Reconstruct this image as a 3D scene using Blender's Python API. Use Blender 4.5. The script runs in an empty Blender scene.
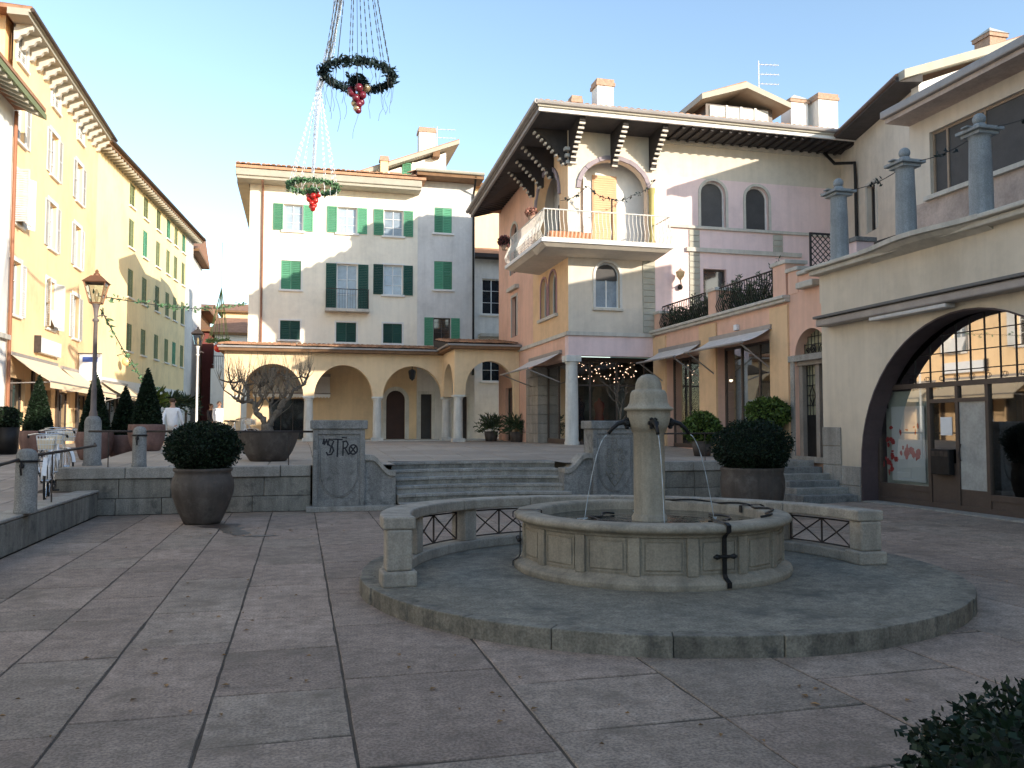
import bpy, math, random
from math import sin, cos, pi, radians, sqrt, atan2
from mathutils import Vector, noise
rnd = random.Random(11)
scene = bpy.context.scene
COL = scene.collection
# ------------------------------------------------------------------ materials
MATS = {}
def mat(name, col, rough=.85, var=.14, scale=1.5, bump=.25, bscale=40., island=0., streak=0., metal=0., dirt=None, dscale=2.5, spec=.35, speck=0.):
    if name in MATS: return MATS[name]
    m = bpy.data.materials.new(name); m.use_nodes = True
    nt = m.node_tree; N = nt.nodes; L = nt.links
    bs = N['Principled BSDF']; bs.inputs['Roughness'].default_value = rough; bs.inputs['Metallic'].default_value = metal
    bs.inputs['Specular IOR Level'].default_value = spec
    tc = N.new('ShaderNodeTexCoord')
    def noi(sc, det=4, stretch=None, ro=.6):
        n = N.new('ShaderNodeTexNoise'); n.inputs['Scale'].default_value = sc; n.inputs['Detail'].default_value = det; n.inputs['Roughness'].default_value = ro
        if stretch:
            mp = N.new('ShaderNodeMapping'); mp.inputs['Scale'].default_value = stretch
            L.new(tc.outputs['Object'], mp.inputs['Vector']); L.new(mp.outputs[0], n.inputs['Vector'])
        else: L.new(tc.outputs['Object'], n.inputs['Vector'])
        return n.outputs['Fac']
    def rng(src, a, b, lo=.3, hi=.7):
        r = N.new('ShaderNodeMapRange'); r.inputs[1].default_value = lo; r.inputs[2].default_value = hi
        r.inputs[3].default_value = a; r.inputs[4].default_value = b; L.new(src, r.inputs[0]); return r.outputs[0]
    def mul(a, b):
        x = N.new('ShaderNodeMath'); x.operation = 'MULTIPLY'; L.new(a, x.inputs[0]); L.new(b, x.inputs[1]); return x.outputs[0]
    f = rng(noi(scale, 6), 1 - var, 1 + var)
    f = mul(f, rng(noi(scale * 9, 5), 1 - var * .5, 1 + var * .5))
    if island:
        g = N.new('ShaderNodeNewGeometry'); f = mul(f, rng(g.outputs['Random Per Island'], 1 - island, 1 + island, 0, 1))
    if streak and 'plaster' in name: streak *= .35
    if streak: f = mul(f, rng(noi(1.6, 5, (3, 3, .22)), 1 - streak, 1.04, .33, .58))
    if speck: f = mul(f, rng(noi(55, 3), 1 - speck, 1 + speck * .5, .40, .58))
    if 'slab' in name or 'platform' in name: f = mul(f, rng(noi(7, 6, None, .75), .72, 1.18, .34, .64))
    if 'plaster' in name:   # grime rising from the ground, patchy repairs
        ge = N.new('ShaderNodeNewGeometry'); sp = N.new('ShaderNodeSeparateXYZ'); L.new(ge.outputs['Position'], sp.inputs[0]); ad = N.new('ShaderNodeMath'); ad.operation = 'MULTIPLY_ADD'
        L.new(noi(1.7, 6), ad.inputs[0]); ad.inputs[1].default_value = -2.2; L.new(sp.outputs[2], ad.inputs[2]); f = mul(f, rng(ad.outputs[0], .80, 1, -.5, .8)); f = mul(f, rng(noi(.45, 8, None, .7), .9, 1.03, .38, .52))
    if 'shutter' in name or 'glass' in name or 'blind' in name:
        oi = N.new('ShaderNodeObjectInfo'); f = mul(f, rng(oi.outputs['Random'], .72, 1.22, 0, 1))
    vm = N.new('ShaderNodeVectorMath'); vm.operation = 'SCALE'; vm.inputs[0].default_value = col[:3]; L.new(f, vm.inputs['Scale'])
    out = vm.outputs[0]
    if 'slab' in name:
        g2 = N.new('ShaderNodeNewGeometry'); mt = N.new('ShaderNodeMath'); mt.operation = 'MULTIPLY'; mt.inputs[1].default_value = 7.31; L.new(g2.outputs['Random Per Island'], mt.inputs[0]); fr = N.new('ShaderNodeMath'); fr.operation = 'FRACT'; L.new(mt.outputs[0], fr.inputs[0])
        m0 = N.new('ShaderNodeMix'); m0.data_type = 'RGBA'; L.new(rng(fr.outputs[0], 0, .38, .35, .9), m0.inputs[0]); L.new(out, m0.inputs[6]); g3 = N.new('ShaderNodeVectorMath'); g3.operation = 'SCALE'; g3.inputs[0].default_value = (.26, .225, .175); L.new(f, g3.inputs['Scale']); L.new(g3.outputs[0], m0.inputs[7]); out = m0.outputs[2]
    if dirt:
        mx = N.new('ShaderNodeMix'); mx.data_type = 'RGBA'
        L.new(rng(noi(dscale, 7, None, .7), 0, .85, .52, .68), mx.inputs[0]); L.new(out, mx.inputs[6]); mx.inputs[7].default_value = (*dirt, 1)
        out = mx.outputs[2]
    L.new(out, bs.inputs['Base Color'])
    if bump:
        b = N.new('ShaderNodeBump'); b.inputs['Strength'].default_value = bump; b.inputs['Distance'].default_value = .01
        L.new(noi(bscale, 6), b.inputs['Height']); L.new(b.outputs[0], bs.inputs['Normal'])
    MATS[name] = m; return m
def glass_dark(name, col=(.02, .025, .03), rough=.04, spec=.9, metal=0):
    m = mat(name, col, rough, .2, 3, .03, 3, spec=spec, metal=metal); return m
def glass_clear(name, refl=.32, tint=(.75, .8, .8)):
    m = bpy.data.materials.new(name); m.use_nodes = True; nt = m.node_tree; nt.nodes.clear()
    o = nt.nodes.new('ShaderNodeOutputMaterial'); t = nt.nodes.new('ShaderNodeBsdfTransparent'); g = nt.nodes.new('ShaderNodeBsdfGlossy')
    t.inputs[0].default_value = (*tint, 1); g.inputs['Roughness'].default_value = .02; g.inputs[0].default_value = (.9, .9, .9, 1)
    lw = nt.nodes.new('ShaderNodeLayerWeight'); lw.inputs[0].default_value = refl
    mx = nt.nodes.new('ShaderNodeMixShader'); nt.links.new(lw.outputs['Facing'], mx.inputs[0]); nt.links.new(t.outputs[0], mx.inputs[1]); nt.links.new(g.outputs[0], mx.inputs[2])
    # gentle waviness of old panes
    n = nt.nodes.new('ShaderNodeTexNoise'); n.inputs['Scale'].default_value = 1.3; b = nt.nodes.new('ShaderNodeBump'); b.inputs['Strength'].default_value = .02
    nt.links.new(n.outputs['Fac'], b.inputs['Height']); nt.links.new(b.outputs[0], g.inputs['Normal'])
    nt.links.new(mx.outputs[0], o.inputs[0]); return m
def emit(name, col, s):
    m = bpy.data.materials.new(name); m.use_nodes = True; b = m.node_tree.nodes['Principled BSDF']
    b.inputs['Base Color'].default_value = (*col, 1); b.inputs['Emission Color'].default_value = (*col, 1); b.inputs['Emission Strength'].default_value = s; return m

SLAB = mat('paving slabs', (.325, .243, .190), .85, .2, .9, .9, 30, island=.13, dirt=(.17, .132, .098), dscale=1.5, speck=.30)
SLAB2 = mat('upper paving', (.37, .31, .25), .8, .12, .6, .4, 30, island=.1, speck=.12)
STREET = mat('street setts', (.30, .26, .23), .8, .14, .6, .5, 20, island=.14)
JOINT = mat('joint dirt', (.085, .066, .05), .95, .3, 4, .5, 30)
GRAN = mat('grey granite', (.25, .245, .23), .8, .2, 1.6, .5, 45, streak=.3, dirt=(.09, .09, .085), dscale=3, speck=.25)
GRANB = mat('granite blocks', (.25, .235, .20), .85, .2, 2.2, .7, 25, island=.16, streak=.35, dirt=(.07, .07, .065), dscale=3.5, speck=.2)
CAPST = mat('coping stone', (.32, .30, .265), .8, .18, 2, .5, 30, island=.1, streak=.2, speck=.2)
PLAT = mat('fountain platform stone', (.225, .2, .155), .88, .24, 1.3, .6, 26, dirt=(.085, .080, .068), dscale=1.5, speck=.25)
KERB = mat('platform kerb stone', (.23, .205, .16), .75, .25, 2, .8, 22, island=.12, streak=.4, dirt=(.05, .05, .045), dscale=4, speck=.2)
LIME = mat('fountain limestone', (.33, .282, .215), .8, .15, 2.2, .45, 40, streak=.3, dirt=(.19, .17, .135), dscale=3, speck=.12)
LIME2 = mat('bench limestone', (.37, .325, .265), .8, .15, 2.2, .5, 40, streak=.25, dirt=(.22, .2, .17), dscale=3, speck=.14)
LIMEC = mat('fountain column stone', (.36, .31, .235), .8, .12, 3, .35, 50, streak=.3, speck=.1)
GRANL = mat('pale grey granite', (.31, .325, .325), .8, .15, 1.6, .4, 45, streak=.2, speck=.15)
IRON = mat('black iron', (.018, .017, .017), .5, .3, 6, .3, 60, metal=.3)
RUST = mat('weathered iron', (.05, .038, .032), .75, .4, 8, .4, 60)
ORANGE = mat('orange plaster', (.86, .60, .34), .9, .05, .5, .15, 60, streak=.06)
YELLOW = mat('yellow plaster', (.90, .71, .40), .9, .05, .5, .15, 60, streak=.06)
OCHRE = mat('ochre plaster', (.74, .47, .12), .9, .08, .5, .15, 60, streak=.08)
CREAMW = mat('cream white plaster', (.86, .78, .64), .9, .05, .5, .15, 60, streak=.07)
CREAM = mat('cream plaster', (.80, .60, .37), .9, .06, .5, .15, 60, streak=.1)
GREYW = mat('grey plaster', (.68, .65, .61), .9, .09, .7, .15, 60, streak=.15)
PINK = mat('pink plaster', (.80, .61, .58), .9, .05, .6, .15, 60, streak=.1)
PINKO = mat('salmon plaster', (.74, .46, .34), .9, .06, .6, .15, 60, streak=.12)
APRI = mat('apricot plaster', (.74, .50, .29), .9, .06, .6, .15, 60, streak=.1)
PUTTY = mat('putty plaster', (.64, .56, .46), .9, .06, .6, .15, 60, streak=.12)
BEIGE = mat('beige plaster', (.64, .55, .43), .92, .05, .5, .2, 50, streak=.14)
RBEI = mat('rough beige plaster', (.48, .38, .32), .95, .2, 2, .8, 14, streak=.15)
WHITEP = mat('white plaster', (.80, .77, .72), .9, .04, .6, .1, 60, streak=.06)
TRIM = mat('stone trim', (.56, .52, .45), .85, .1, 2, .3, 40, streak=.15)
WTRIM = mat('white trim', (.78, .75, .70), .8, .05, 2, .1, 40)
QUOIN = mat('quoin stone', (.42, .40, .33), .85, .12, 2, .3, 40, island=.06)
COLW = mat('white column stone', (.64, .62, .56), .8, .12, 2, .3, 40, streak=.2)
GREEN = mat('green shutter paint', (.10, .31, .18), .6, .1, 2, .1, 40)
DGREEN = mat('dark green shutter paint', (.02, .075, .055), .6, .12, 2, .1, 40)
OLIVE = mat('olive shutter paint', (.22, .25, .12), .7, .1, 2, .1, 40)
PALE = mat('pale shutter paint', (.70, .68, .64), .7, .08, 2, .1, 40)
SHORANGE = mat('orange blind', (.62, .36, .20), .7, .08, 2, .1, 40)
WPAINT = mat('white window paint', (.78, .78, .76), .5, .03, 3, .05, 40)
BROWNP = mat('brown frame paint', (.085, .062, .05), .45, .15, 3, .1, 40)
DWOOD = mat('dark stained wood', (.035, .03, .03), .7, .25, 4, .4, 30)
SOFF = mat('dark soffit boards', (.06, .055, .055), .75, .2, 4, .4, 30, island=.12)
BWOOD = mat('brown eave wood', (.20, .11, .055), .75, .2, 4, .4, 30)
FASC = mat('fascia metal', (.33, .30, .28), .5, .12, 3, .1, 30, metal=.2)
LFASC = mat('pale fascia', (.40, .37, .30), .7, .08, 3, .1, 30)
GUT = mat('copper gutter', (.10, .065, .05), .5, .2, 4, .1, 30, metal=.4)
TILE = mat('terracotta roof tile', (.40, .22, .13), .9, .2, 2, .5, 30, island=.28, dirt=(.13, .1, .08), dscale=2)
TILEF = mat('far roof tile', (.34, .18, .11), .9, .25, 3, .6, 12)
BRICK = mat('chimney brick', (.42, .28, .20), .9, .25, 12, .6, 30)
CAN = mat('awning canvas', (.64, .60, .56), .85, .06, 2, .15, 60, streak=.12)
CANO = mat('cream awning canvas', (.80, .66, .46), .85, .05, 2, .1, 60)
POT = mat('brown planter', (.085, .07, .06), .7, .2, 3, .3, 40, streak=.3, dirt=(.13, .115, .1), dscale=4)
CORT = mat('rusty planter', (.17, .10, .085), .75, .25, 3, .3, 40, streak=.3)
SOIL = mat('soil', (.04, .028, .02), 1, .3, 8, .8, 30)
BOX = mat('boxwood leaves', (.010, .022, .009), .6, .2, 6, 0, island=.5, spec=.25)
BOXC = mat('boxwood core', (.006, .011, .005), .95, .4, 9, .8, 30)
LEAF = mat('bright bush leaves', (.075, .12, .022), .6, .2, 6, 0, island=.5)
OLEA = mat('oleander leaves', (.05, .075, .035), .5, .2, 6, 0, island=.5)
BARK = mat('grey bark', (.16, .13, .10), .95, .4, 9, 1.0, 22, speck=.3)
TWIG = mat('thin twigs', (.22, .17, .12), .9, .2, 8, .2, 30)
GLD = glass_dark('dark window glass')
GLC = glass_dark('curtain and reflection glass', (.30, .36, .42), .12, .6)  # grey-blue base stands for curtains and for reflections painted into the pane
GLB = glass_dark('blind behind glass', (.50, .50, .47), .12, .6)
SCREEN = mat('dark roller blind', (.085, .08, .078), .7, .12, 3, .1, 40)
MIRR = glass_clear('shop glass', .45, (.75, .8, .8))
MIRR2 = glass_clear('lunette glass', .8, (.35, .4, .4))
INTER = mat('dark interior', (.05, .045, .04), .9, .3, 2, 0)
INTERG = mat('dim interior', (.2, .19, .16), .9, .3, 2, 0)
BULB = emit('lit bulb', (1, .62, .42), 5)
WARM = emit('shop lamp', (1, .85, .6), 6)
WIRE = mat('dark wire', (.02, .02, .02), .6, .1, 4, 0)
FAIRY = mat('fairy light string', (.75, .78, .80), .4, .2, 9, 0, metal=.2)
GARL = mat('dark garland', (.015, .03, .028), .7, .3, 8, 0, island=.6)
GARG = mat('green garland', (.10, .20, .09), .6, .3, 8, 0, island=.5)
REDB = mat('red bauble', (.45, .02, .015), .2, .15, 8, 0, spec=.7)
REDD = mat('shaded red bauble', (.16, .015, .03), .25, .15, 8, 0, spec=.6)  # darker copy of the red: shade of the nearer ring put into the colour
GOLDB = mat('gold bauble', (.5, .38, .22), .25, .15, 8, 0, metal=.6)
PAINTB = mat('black spray paint', (.02, .02, .025), .7, .2, 9, 0)
WATERJ = mat('falling water', (.42, .46, .48), .1, .1, 20, .3, 60, spec=.8)
SKIN = mat('skin', (.45, .27, .19), .6, .08, 6, 0)
SHIRT = mat('white shirt', (.78, .80, .84), .85, .06, 6, .2, 30)
TROU = mat('pale trousers', (.52, .50, .47), .85, .06, 6, .2, 30)
DARKC = mat('dark coat', (.04, .04, .05), .85, .1, 6, .2, 30)
HAIR = mat('brown hair', (.06, .035, .02), .7, .2, 20, .4, 60)
WHITEB = mat('white bicycle paint', (.75, .76, .77), .35, .05, 5, 0)
RUBB = mat('rubber', (.02, .02, .02), .8, .1, 5, 0)
CHROME = mat('bright metal', (.6, .6, .6), .25, .05, 5, 0, metal=1)
SIGNW = mat('white sign face', (.8, .8, .8), .5, .03, 5, 0)
SIGNB = mat('blue sign print', (.05, .1, .35), .5, .03, 5, 0)
REDP = mat('red poster print', (.50, .03, .025), .5, .05, 5, 0)
LAMPG = mat('lantern glass', (.62, .42, .22), .2, .1, 5, 0, spec=.6)
LAMPM = mat('lamp post paint', (.16, .13, .12), .6, .2, 5, .2, 40)
HILLM = mat('wooded hill', (.10, .14, .10), 1, .3, .02, 0)
DRYL = mat('fallen leaf', (.24, .13, .05), .8, .3, 8, 0, island=.4)
def water_mat():
    m = bpy.data.materials.new('basin water'); m.use_nodes = True; b = m.node_tree.nodes['Principled BSDF']
    b.inputs['Base Color'].default_value = (.035, .04, .032, 1); b.inputs['Roughness'].default_value = .04
    n = m.node_tree.nodes.new('ShaderNodeTexNoise'); n.inputs['Scale'].default_value = 7; n.inputs['Detail'].default_value = 4
    u = m.node_tree.nodes.new('ShaderNodeBump'); u.inputs['Strength'].default_value = .35; u.inputs['Distance'].default_value = .05
    m.node_tree.links.new(n.outputs['Fac'], u.inputs['Height']); m.node_tree.links.new(u.outputs[0], b.inputs['Normal']); return m
WATER = water_mat()
# ------------------------------------------------------------------ mesh helpers
W = {}
class Fr:   # facade frame: origin, U along the wall, N outward
    def __init__(s, o, u, n): s.o = Vector(o); s.u = Vector(u).normalized(); s.n = Vector(n).normalized()
    def P(s, u, v, w=0): return tuple(s.o + s.u * u + s.n * w + Vector((0, 0, v)))
class MB:
    def __init__(s): s.v = []; s.f = []
    def face(s, *p): n = len(s.v); s.v += [tuple(q) for q in p]; s.f.append(tuple(range(n, n + len(p)))); return s
    def hexa(s, p):  # 8 pts: bottom 4, top 4
        n = len(s.v); s.v += [tuple(q) for q in p]
        for f in ((3, 2, 1, 0), (4, 5, 6, 7), (0, 1, 5, 4), (1, 2, 6, 5), (2, 3, 7, 6), (3, 0, 4, 7)): s.f.append(tuple(n + i for i in f))
        return s
    def box(s, x0, y0, z0, x1, y1, z1): return s.hexa([(x0, y0, z0), (x1, y0, z0), (x1, y1, z0), (x0, y1, z0), (x0, y0, z1), (x1, y0, z1), (x1, y1, z1), (x0, y1, z1)])
    def fb(s, F, u0, v0, w0, u1, v1, w1):
        P = F.P; return s.hexa([P(u0, v0, w0), P(u1, v0, w0), P(u1, v0, w1), P(u0, v0, w1), P(u0, v1, w0), P(u1, v1, w0), P(u1, v1, w1), P(u0, v1, w1)])
    def prism(s, F, poly, w0, w1):
        n = len(s.v); k = len(poly); s.v += [F.P(a, b, w0) for a, b in poly] + [F.P(a, b, w1) for a, b in poly]
        s.f.append(tuple(range(n, n + k))); s.f.append(tuple(range(n + 2 * k - 1, n + k - 1, -1)))
        for i in range(k): j = (i + 1) % k; s.f.append((n + i, n + j, n + k + j, n + k + i))
        return s
    def tube(s, pts, r, seg=6, cap=True):
        pts = [Vector(p) for p in pts]; k = len(pts); rs = r if isinstance(r, (list, tuple)) else [r] * k; n = len(s.v)
        t = (pts[1] - pts[0]).normalized(); a = t.orthogonal().normalized()
        for i in range(k):
            t = (pts[min(i + 1, k - 1)] - pts[max(i - 1, 0)]);
            if t.length < 1e-9: t = Vector((0, 0, 1))
            t.normalize(); a = (a - t * a.dot(t))
            if a.length < 1e-6: a = t.orthogonal()
            a.normalize(); b = t.cross(a)
            for j in range(seg): g = 2 * pi * j / seg; s.v.append(tuple(pts[i] + (a * cos(g) + b * sin(g)) * rs[i]))
        for i in range(k - 1):
            for j in range(seg): q = (j + 1) % seg; s.f.append((n + i * seg + j, n + i * seg + q, n + (i + 1) * seg + q, n + (i + 1) * seg + j))
        if cap: s.f.append(tuple(n + j for j in range(seg - 1, -1, -1))); s.f.append(tuple(n + (k - 1) * seg + j for j in range(seg)))
        return s
    def lathe(s, prof, c=(0, 0, 0), seg=32, a0=0, a1=360, sx=1, sy=1):
        n = len(s.v); full = abs(a1 - a0) >= 360; m = seg if full else seg + 1; k = len(prof)
        for i in range(m):
            g = radians(a0 + (a1 - a0) * i / seg)
            for r, z in prof: s.v.append((c[0] + r * cos(g) * sx, c[1] + r * sin(g) * sy, c[2] + z))
        for i in range(seg):
            j = (i + 1) % m
            for q in range(k - 1): s.f.append((n + i * k + q, n + j * k + q, n + j * k + q + 1, n + i * k + q + 1))
        return s
    def arcbox(s, cx, cy, r0, r1, a0, a1, z0, z1, n=12):
        zf = lambda z, x, y: z(x, y) if callable(z) else z
        b = len(s.v)
        for i in range(n + 1):
            g = radians(a0 + (a1 - a0) * i / n)
            for r, z in ((r0, z0), (r1, z0), (r1, z1), (r0, z1)):
                x = cx + r * cos(g); y = cy + r * sin(g); s.v.append((x, y, zf(z, x, y)))
        for i in range(n):
            for q in range(4): j = (q + 1) % 4; s.f.append((b + 4 * i + q, b + 4 * i + j, b + 4 * i + 4 + j, b + 4 * i + 4 + q))
        s.f.append((b, b + 3, b + 2, b + 1)); e = b + 4 * n; s.f.append((e, e + 1, e + 2, e + 3)); return s
    def ball(s, c, r, seg=10, rings=7, sq=1):
        return s.lathe([(r * sin(pi * i / rings) if 0 < i < rings else .0005, -r * sq * cos(pi * i / rings)) for i in range(rings + 1)], c, seg)
    def leaf(s, p, size, asp=1.6, d=None, R=rnd):
        d = Vector((R.gauss(0, 1), R.gauss(0, 1), R.gauss(0, 1))) if d is None else Vector(d); d.normalize()
        q = Vector((R.gauss(0, 1), R.gauss(0, 1), R.gauss(0, 1))).cross(d)
        if q.length < 1e-4: q = d.orthogonal()
        q.normalize(); p = Vector(p); h = d * size * asp * .5; w = q * size * .5
        s.face(p - h, p + w - h * .1, p + h, p - w - h * .1)
    def build(s, name, m, parent=None, bevel=0, smooth=False, recalc=True, **tags):
        off = W.get(parent.name, Vector()) if parent else Vector()
        me = bpy.data.meshes.new(name); o3 = off
        me.from_pydata([(a - o3.x, b - o3.y, c - o3.z) for a, b, c in s.v], [], s.f)
        if recalc:
            import bmesh
            bm = bmesh.new(); bm.from_mesh(me); bmesh.ops.recalc_face_normals(bm, faces=bm.faces); bm.to_mesh(me); bm.free()
        if smooth:
            for p in me.polygons: p.use_smooth = True
        me.materials.append(m); o = bpy.data.objects.new(name, me); COL.objects.link(o)
        if parent: o.parent = parent
        W[o.name] = off
        if bevel:
            b = o.modifiers.new('bevel', 'BEVEL'); b.width = bevel; b.segments = 2; b.limit_method = 'ANGLE'; b.angle_limit = radians(40)
        for k, v in tags.items(): o[k] = v
        return o
def thing(name, label, cat, loc=(0, 0, 0), group=None):
    o = bpy.data.objects.new(name, None); COL.objects.link(o); o.location = loc; o.empty_display_size = .2
    o['label'] = label; o['category'] = cat
    if group: o['group'] = group
    W[o.name] = Vector(loc); return o
def single(o, label, cat, group=None):
    o['label'] = label; o['category'] = cat
    if group: o['group'] = group
    return o
def copy_tree(o, loc=None, label=None, parent=None, rz=None, group=None, scale=None):
    c = o.copy(); COL.objects.link(c)
    if parent: c.parent = parent
    if loc is not None: c.location = loc
    if rz is not None: c.rotation_euler[2] = rz
    if scale: c.scale = scale
    if label: c['label'] = label
    if group: c['group'] = group
    for ch in list(o.children): copy_tree(ch, parent=c)
    return c
def arcpts(a, b, vs, rise, n=12):
    c = (a + b) / 2; h = (b - a) / 2
    return [(c - h * cos(pi * i / n), vs + rise * sin(pi * i / n)) for i in range(n + 1)]
def wall(F, u0, u1, v0, v1, ops=(), depth=.2, m=None):
    m = m or MB(); us = {u0, u1}; vs = {v0, v1}
    for a, b, c, d, r in ops: us |= {a, b}; vs |= {c, d}
    us = sorted(x for x in us if u0 <= x <= u1); vs = sorted(x for x in vs if v0 <= x <= v1)
    for i in range(len(us) - 1):
        for j in range(len(vs) - 1):
            cu = (us[i] + us[i + 1]) / 2; cv = (vs[j] + vs[j + 1]) / 2
            if any(a < cu < b and c < cv < d for a, b, c, d, r in ops): continue
            m.face(F.P(us[i], vs[j]), F.P(us[i + 1], vs[j]), F.P(us[i + 1], vs[j + 1]), F.P(us[i], vs[j + 1]))
    for a, b, c, d, r in ops:
        s = d - r; P = F.P
        m.face(P(a, c), P(a, s), P(a, s, -depth), P(a, c, -depth)); m.face(P(b, c), P(b, s), P(b, s, -depth), P(b, c, -depth))
        if c > v0: m.face(P(a, c), P(b, c), P(b, c, -depth), P(a, c, -depth))
        if r:
            NA = 28; pts = arcpts(a, b, s, r, NA)
            for k in range(NA):
                p, q = pts[k], pts[k + 1]; m.face(P(*p), P(*q), P(*q, -depth), P(*p, -depth))
                cr = (a, d) if k < NA // 2 else (b, d); m.face(P(*cr), P(*p), P(*q))
        else: m.face(P(a, d), P(b, d), P(b, d, -depth), P(a, d, -depth))
    return m
def shutter_mb(F, u0, u1, v0, v1, w0, w1, n=None, m=None):
    m = m or MB(); t = .05; n = n or max(6, int((v1 - v0) / .075)); vm = (v0 + v1) / 2
    m.fb(F, u0, v0, w0, u0 + t, v1, w1); m.fb(F, u1 - t, v0, w0, u1, v1, w1)
    for v in (v0, vm - t / 2, v1 - t): m.fb(F, u0 + t, v, w0, u1 - t, v + t, w1)
    h = (v1 - v0) / n; wc = (w0 + w1) / 2
    for i in range(n):
        v = v0 + h * i; m.hexa([F.P(u0 + t, v, w1 - .004), F.P(u1 - t, v, w1 - .004), F.P(u1 - t, v + .012, w1 - .004), F.P(u0 + t, v + .012, w1 - .004),
            F.P(u0 + t, v + h * .85, w0 + .004), F.P(u1 - t, v + h * .85, w0 + .004), F.P(u1 - t, v + h * .85 + .012, w0 + .004), F.P(u0 + t, v + h * .85 + .012, w0 + .004)])
    return m
def window(B, F, a, b, c, d, rise=0, depth=.18, pane=None, fr=None, mun=(2, 3), sh=None, shm=None, sill=None, sur=None, surw=.1, ft=.05, name='window', grid=.02):
    pane = pane or GLD; fr = fr or WPAINT; P = F.P; w1 = -depth + .05; w0 = -depth; s = d - rise
    m = MB(); m.fb(F, a, c, w0, a + ft, s, w1); m.fb(F, b - ft, c, w0, b, s, w1); m.fb(F, a + ft, c, w0, b - ft, c + ft, w1)
    if rise:
        po = arcpts(a, b, s, rise, 14); pi_ = arcpts(a + ft, b - ft, s, rise - ft, 14)
        for k in range(14): m.hexa([P(*po[k], w0), P(*po[k + 1], w0), P(*pi_[k + 1], w0), P(*pi_[k], w0), P(*po[k], w1), P(*po[k + 1], w1), P(*pi_[k + 1], w1), P(*pi_[k], w1)])
    else: m.fb(F, a + ft, d - ft, w0, b - ft, d, w1)
    def top(u):
        if not rise: return d - ft
        h = (b - a) / 2; x = (u - (a + b) / 2) / h; return s + (rise - ft) * sqrt(max(0, 1 - x * x))
    nu, nv = mun
    for i in range(1, nu):
        u = a + (b - a) * i / nu; g = ft * .8 if (nu % 2 == 0 and i == nu // 2) else grid
        m.fb(F, u - g / 2, c + ft, w0 + .003, u + g / 2, top(u), w1 - .004)
    for j in range(1, nv):
        v = c + (d - c) * j / nv
        if rise and v > s: h = (b - a) / 2 * sqrt(max(0, 1 - ((v - s) / rise) ** 2)); q0, q1 = (a + b) / 2 - h, (a + b) / 2 + h
        else: q0, q1 = a, b
        m.fb(F, q0 + ft, v - grid / 2, w0 + .006, q1 - ft, v + grid / 2, w1 - .008)
    wo = m.build(name, fr, B)
    pm = MB(); poly = [(a, c), (b, c)] + ([(u, v) for u, v in reversed(arcpts(a, b, s, rise, 14))] if rise else [(b, d), (a, d)])
    pm.face(*[P(u, v, w0 + .015) for u, v in poly]); pm.build('pane', pane, wo)
    if sill: MB().fb(F, a - .1, c - .09, -.02, b + .1, c, .1).build('sill', sill, wo, bevel=.01)
    if sur:
        q = MB(); q.fb(F, a - surw, c, -.01, a, s, .03); q.fb(F, b, c, -.01, b + surw, s, .03)
        if rise:
            po = arcpts(a - surw, b + surw, s, rise + surw, 14); pi_ = arcpts(a, b, s, rise, 14)
            for k in range(14): q.hexa([P(*po[k], -.01), P(*po[k + 1], -.01), P(*pi_[k + 1], -.01), P(*pi_[k], -.01), P(*po[k], .03), P(*po[k + 1], .03), P(*pi_[k + 1], .03), P(*pi_[k], .03)])
        else: q.fb(F, a - surw, d, -.01, b + surw, d + surw, .03)
        q.build('surround', sur, wo)
    if sh:
        hw = (b - a) / 2
        if sh == 'open':
            for u in ((a - hw - .02, a - .02), (b + .02, b + hw + .02)): shutter_mb(F, u[0], u[1], c, d, .012, .05).build('shutter', shm, wo)
        elif sh == 'closed':
            for u in ((a + .01, a + hw - .005), (b - hw + .005, b - .01)): shutter_mb(F, u[0], u[1], c + .01, d - .01, -.06, -.02).build('shutter', shm, wo)
        else:  # leaves swung partly open
            for k, (o, sg) in enumerate(((a, -1), (b, 1))):
                g = radians(rnd.choice([100, 125, 150])) ; dv = -F.u * sg * cos(g) * -1 * -1 + F.n * sin(g)
                dv = F.u * (sg * -cos(g)) + F.n * sin(g)
                F2 = Fr(F.P(o, 0, .02), dv, F.u * sg * sin(g) + F.n * cos(g)); shutter_mb(F2, 0, hw, c, d, -.02, .02).build('shutter', shm, wo)
            if sh == 'tilt':   # lower flap pushed out at the bottom
                for u0_, u1_ in ((a + .04, a + hw - .02), (b - hw + .02, b - .04)):
                    h = (d - c) * .42; q = MB()
                    q.hexa([P(u0_, c + .02, .3), P(u1_, c + .02, .3), P(u1_, c + .02, .33), P(u0_, c + .02, .33), P(u0_, c + h, -.03), P(u1_, c + h, -.03), P(u1_, c + h, 0), P(u0_, c + h, 0)])
                    q.build('flap', shm, wo)
    return wo
def tiles(P0, U, S, width, length, sp=.21, step=.42, s0=None, s1=None):
    m = MB(); P0 = Vector(P0); U = Vector(U).normalized(); S = Vector(S).normalized(); Nn = U.cross(S)
    if Nn.z < 0: Nn = -Nn
    for i in range(int(width / sp)):
        u = (i + .5) * sp; a = s0(u) if s0 else 0; e = s1(u) if s1 else length
        if e - a < .15: continue
        s = a; jx = rnd.uniform(-.015, .015)
        while s < e - .05:
            q = min(s + step, e); dh = rnd.uniform(0, .012); ring = []
            for t, hh in ((s - .03, .028 + dh), (q, .0)):
                ring.append([P0 + U * (u + jx + sp * .5 * -cos(pi * k / 4)) + S * t + Nn * (sin(pi * k / 4) * .065 + hh) for k in range(5)])
            n = len(m.v); m.v += [tuple(x) for r in ring for x in r]
            for k in range(4): m.f.append((n + k, n + k + 1, n + 6 + k, n + 5 + k))
            m.f.append((n, n + 4, n + 3, n + 2, n + 1)); s = q
    return m
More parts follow.
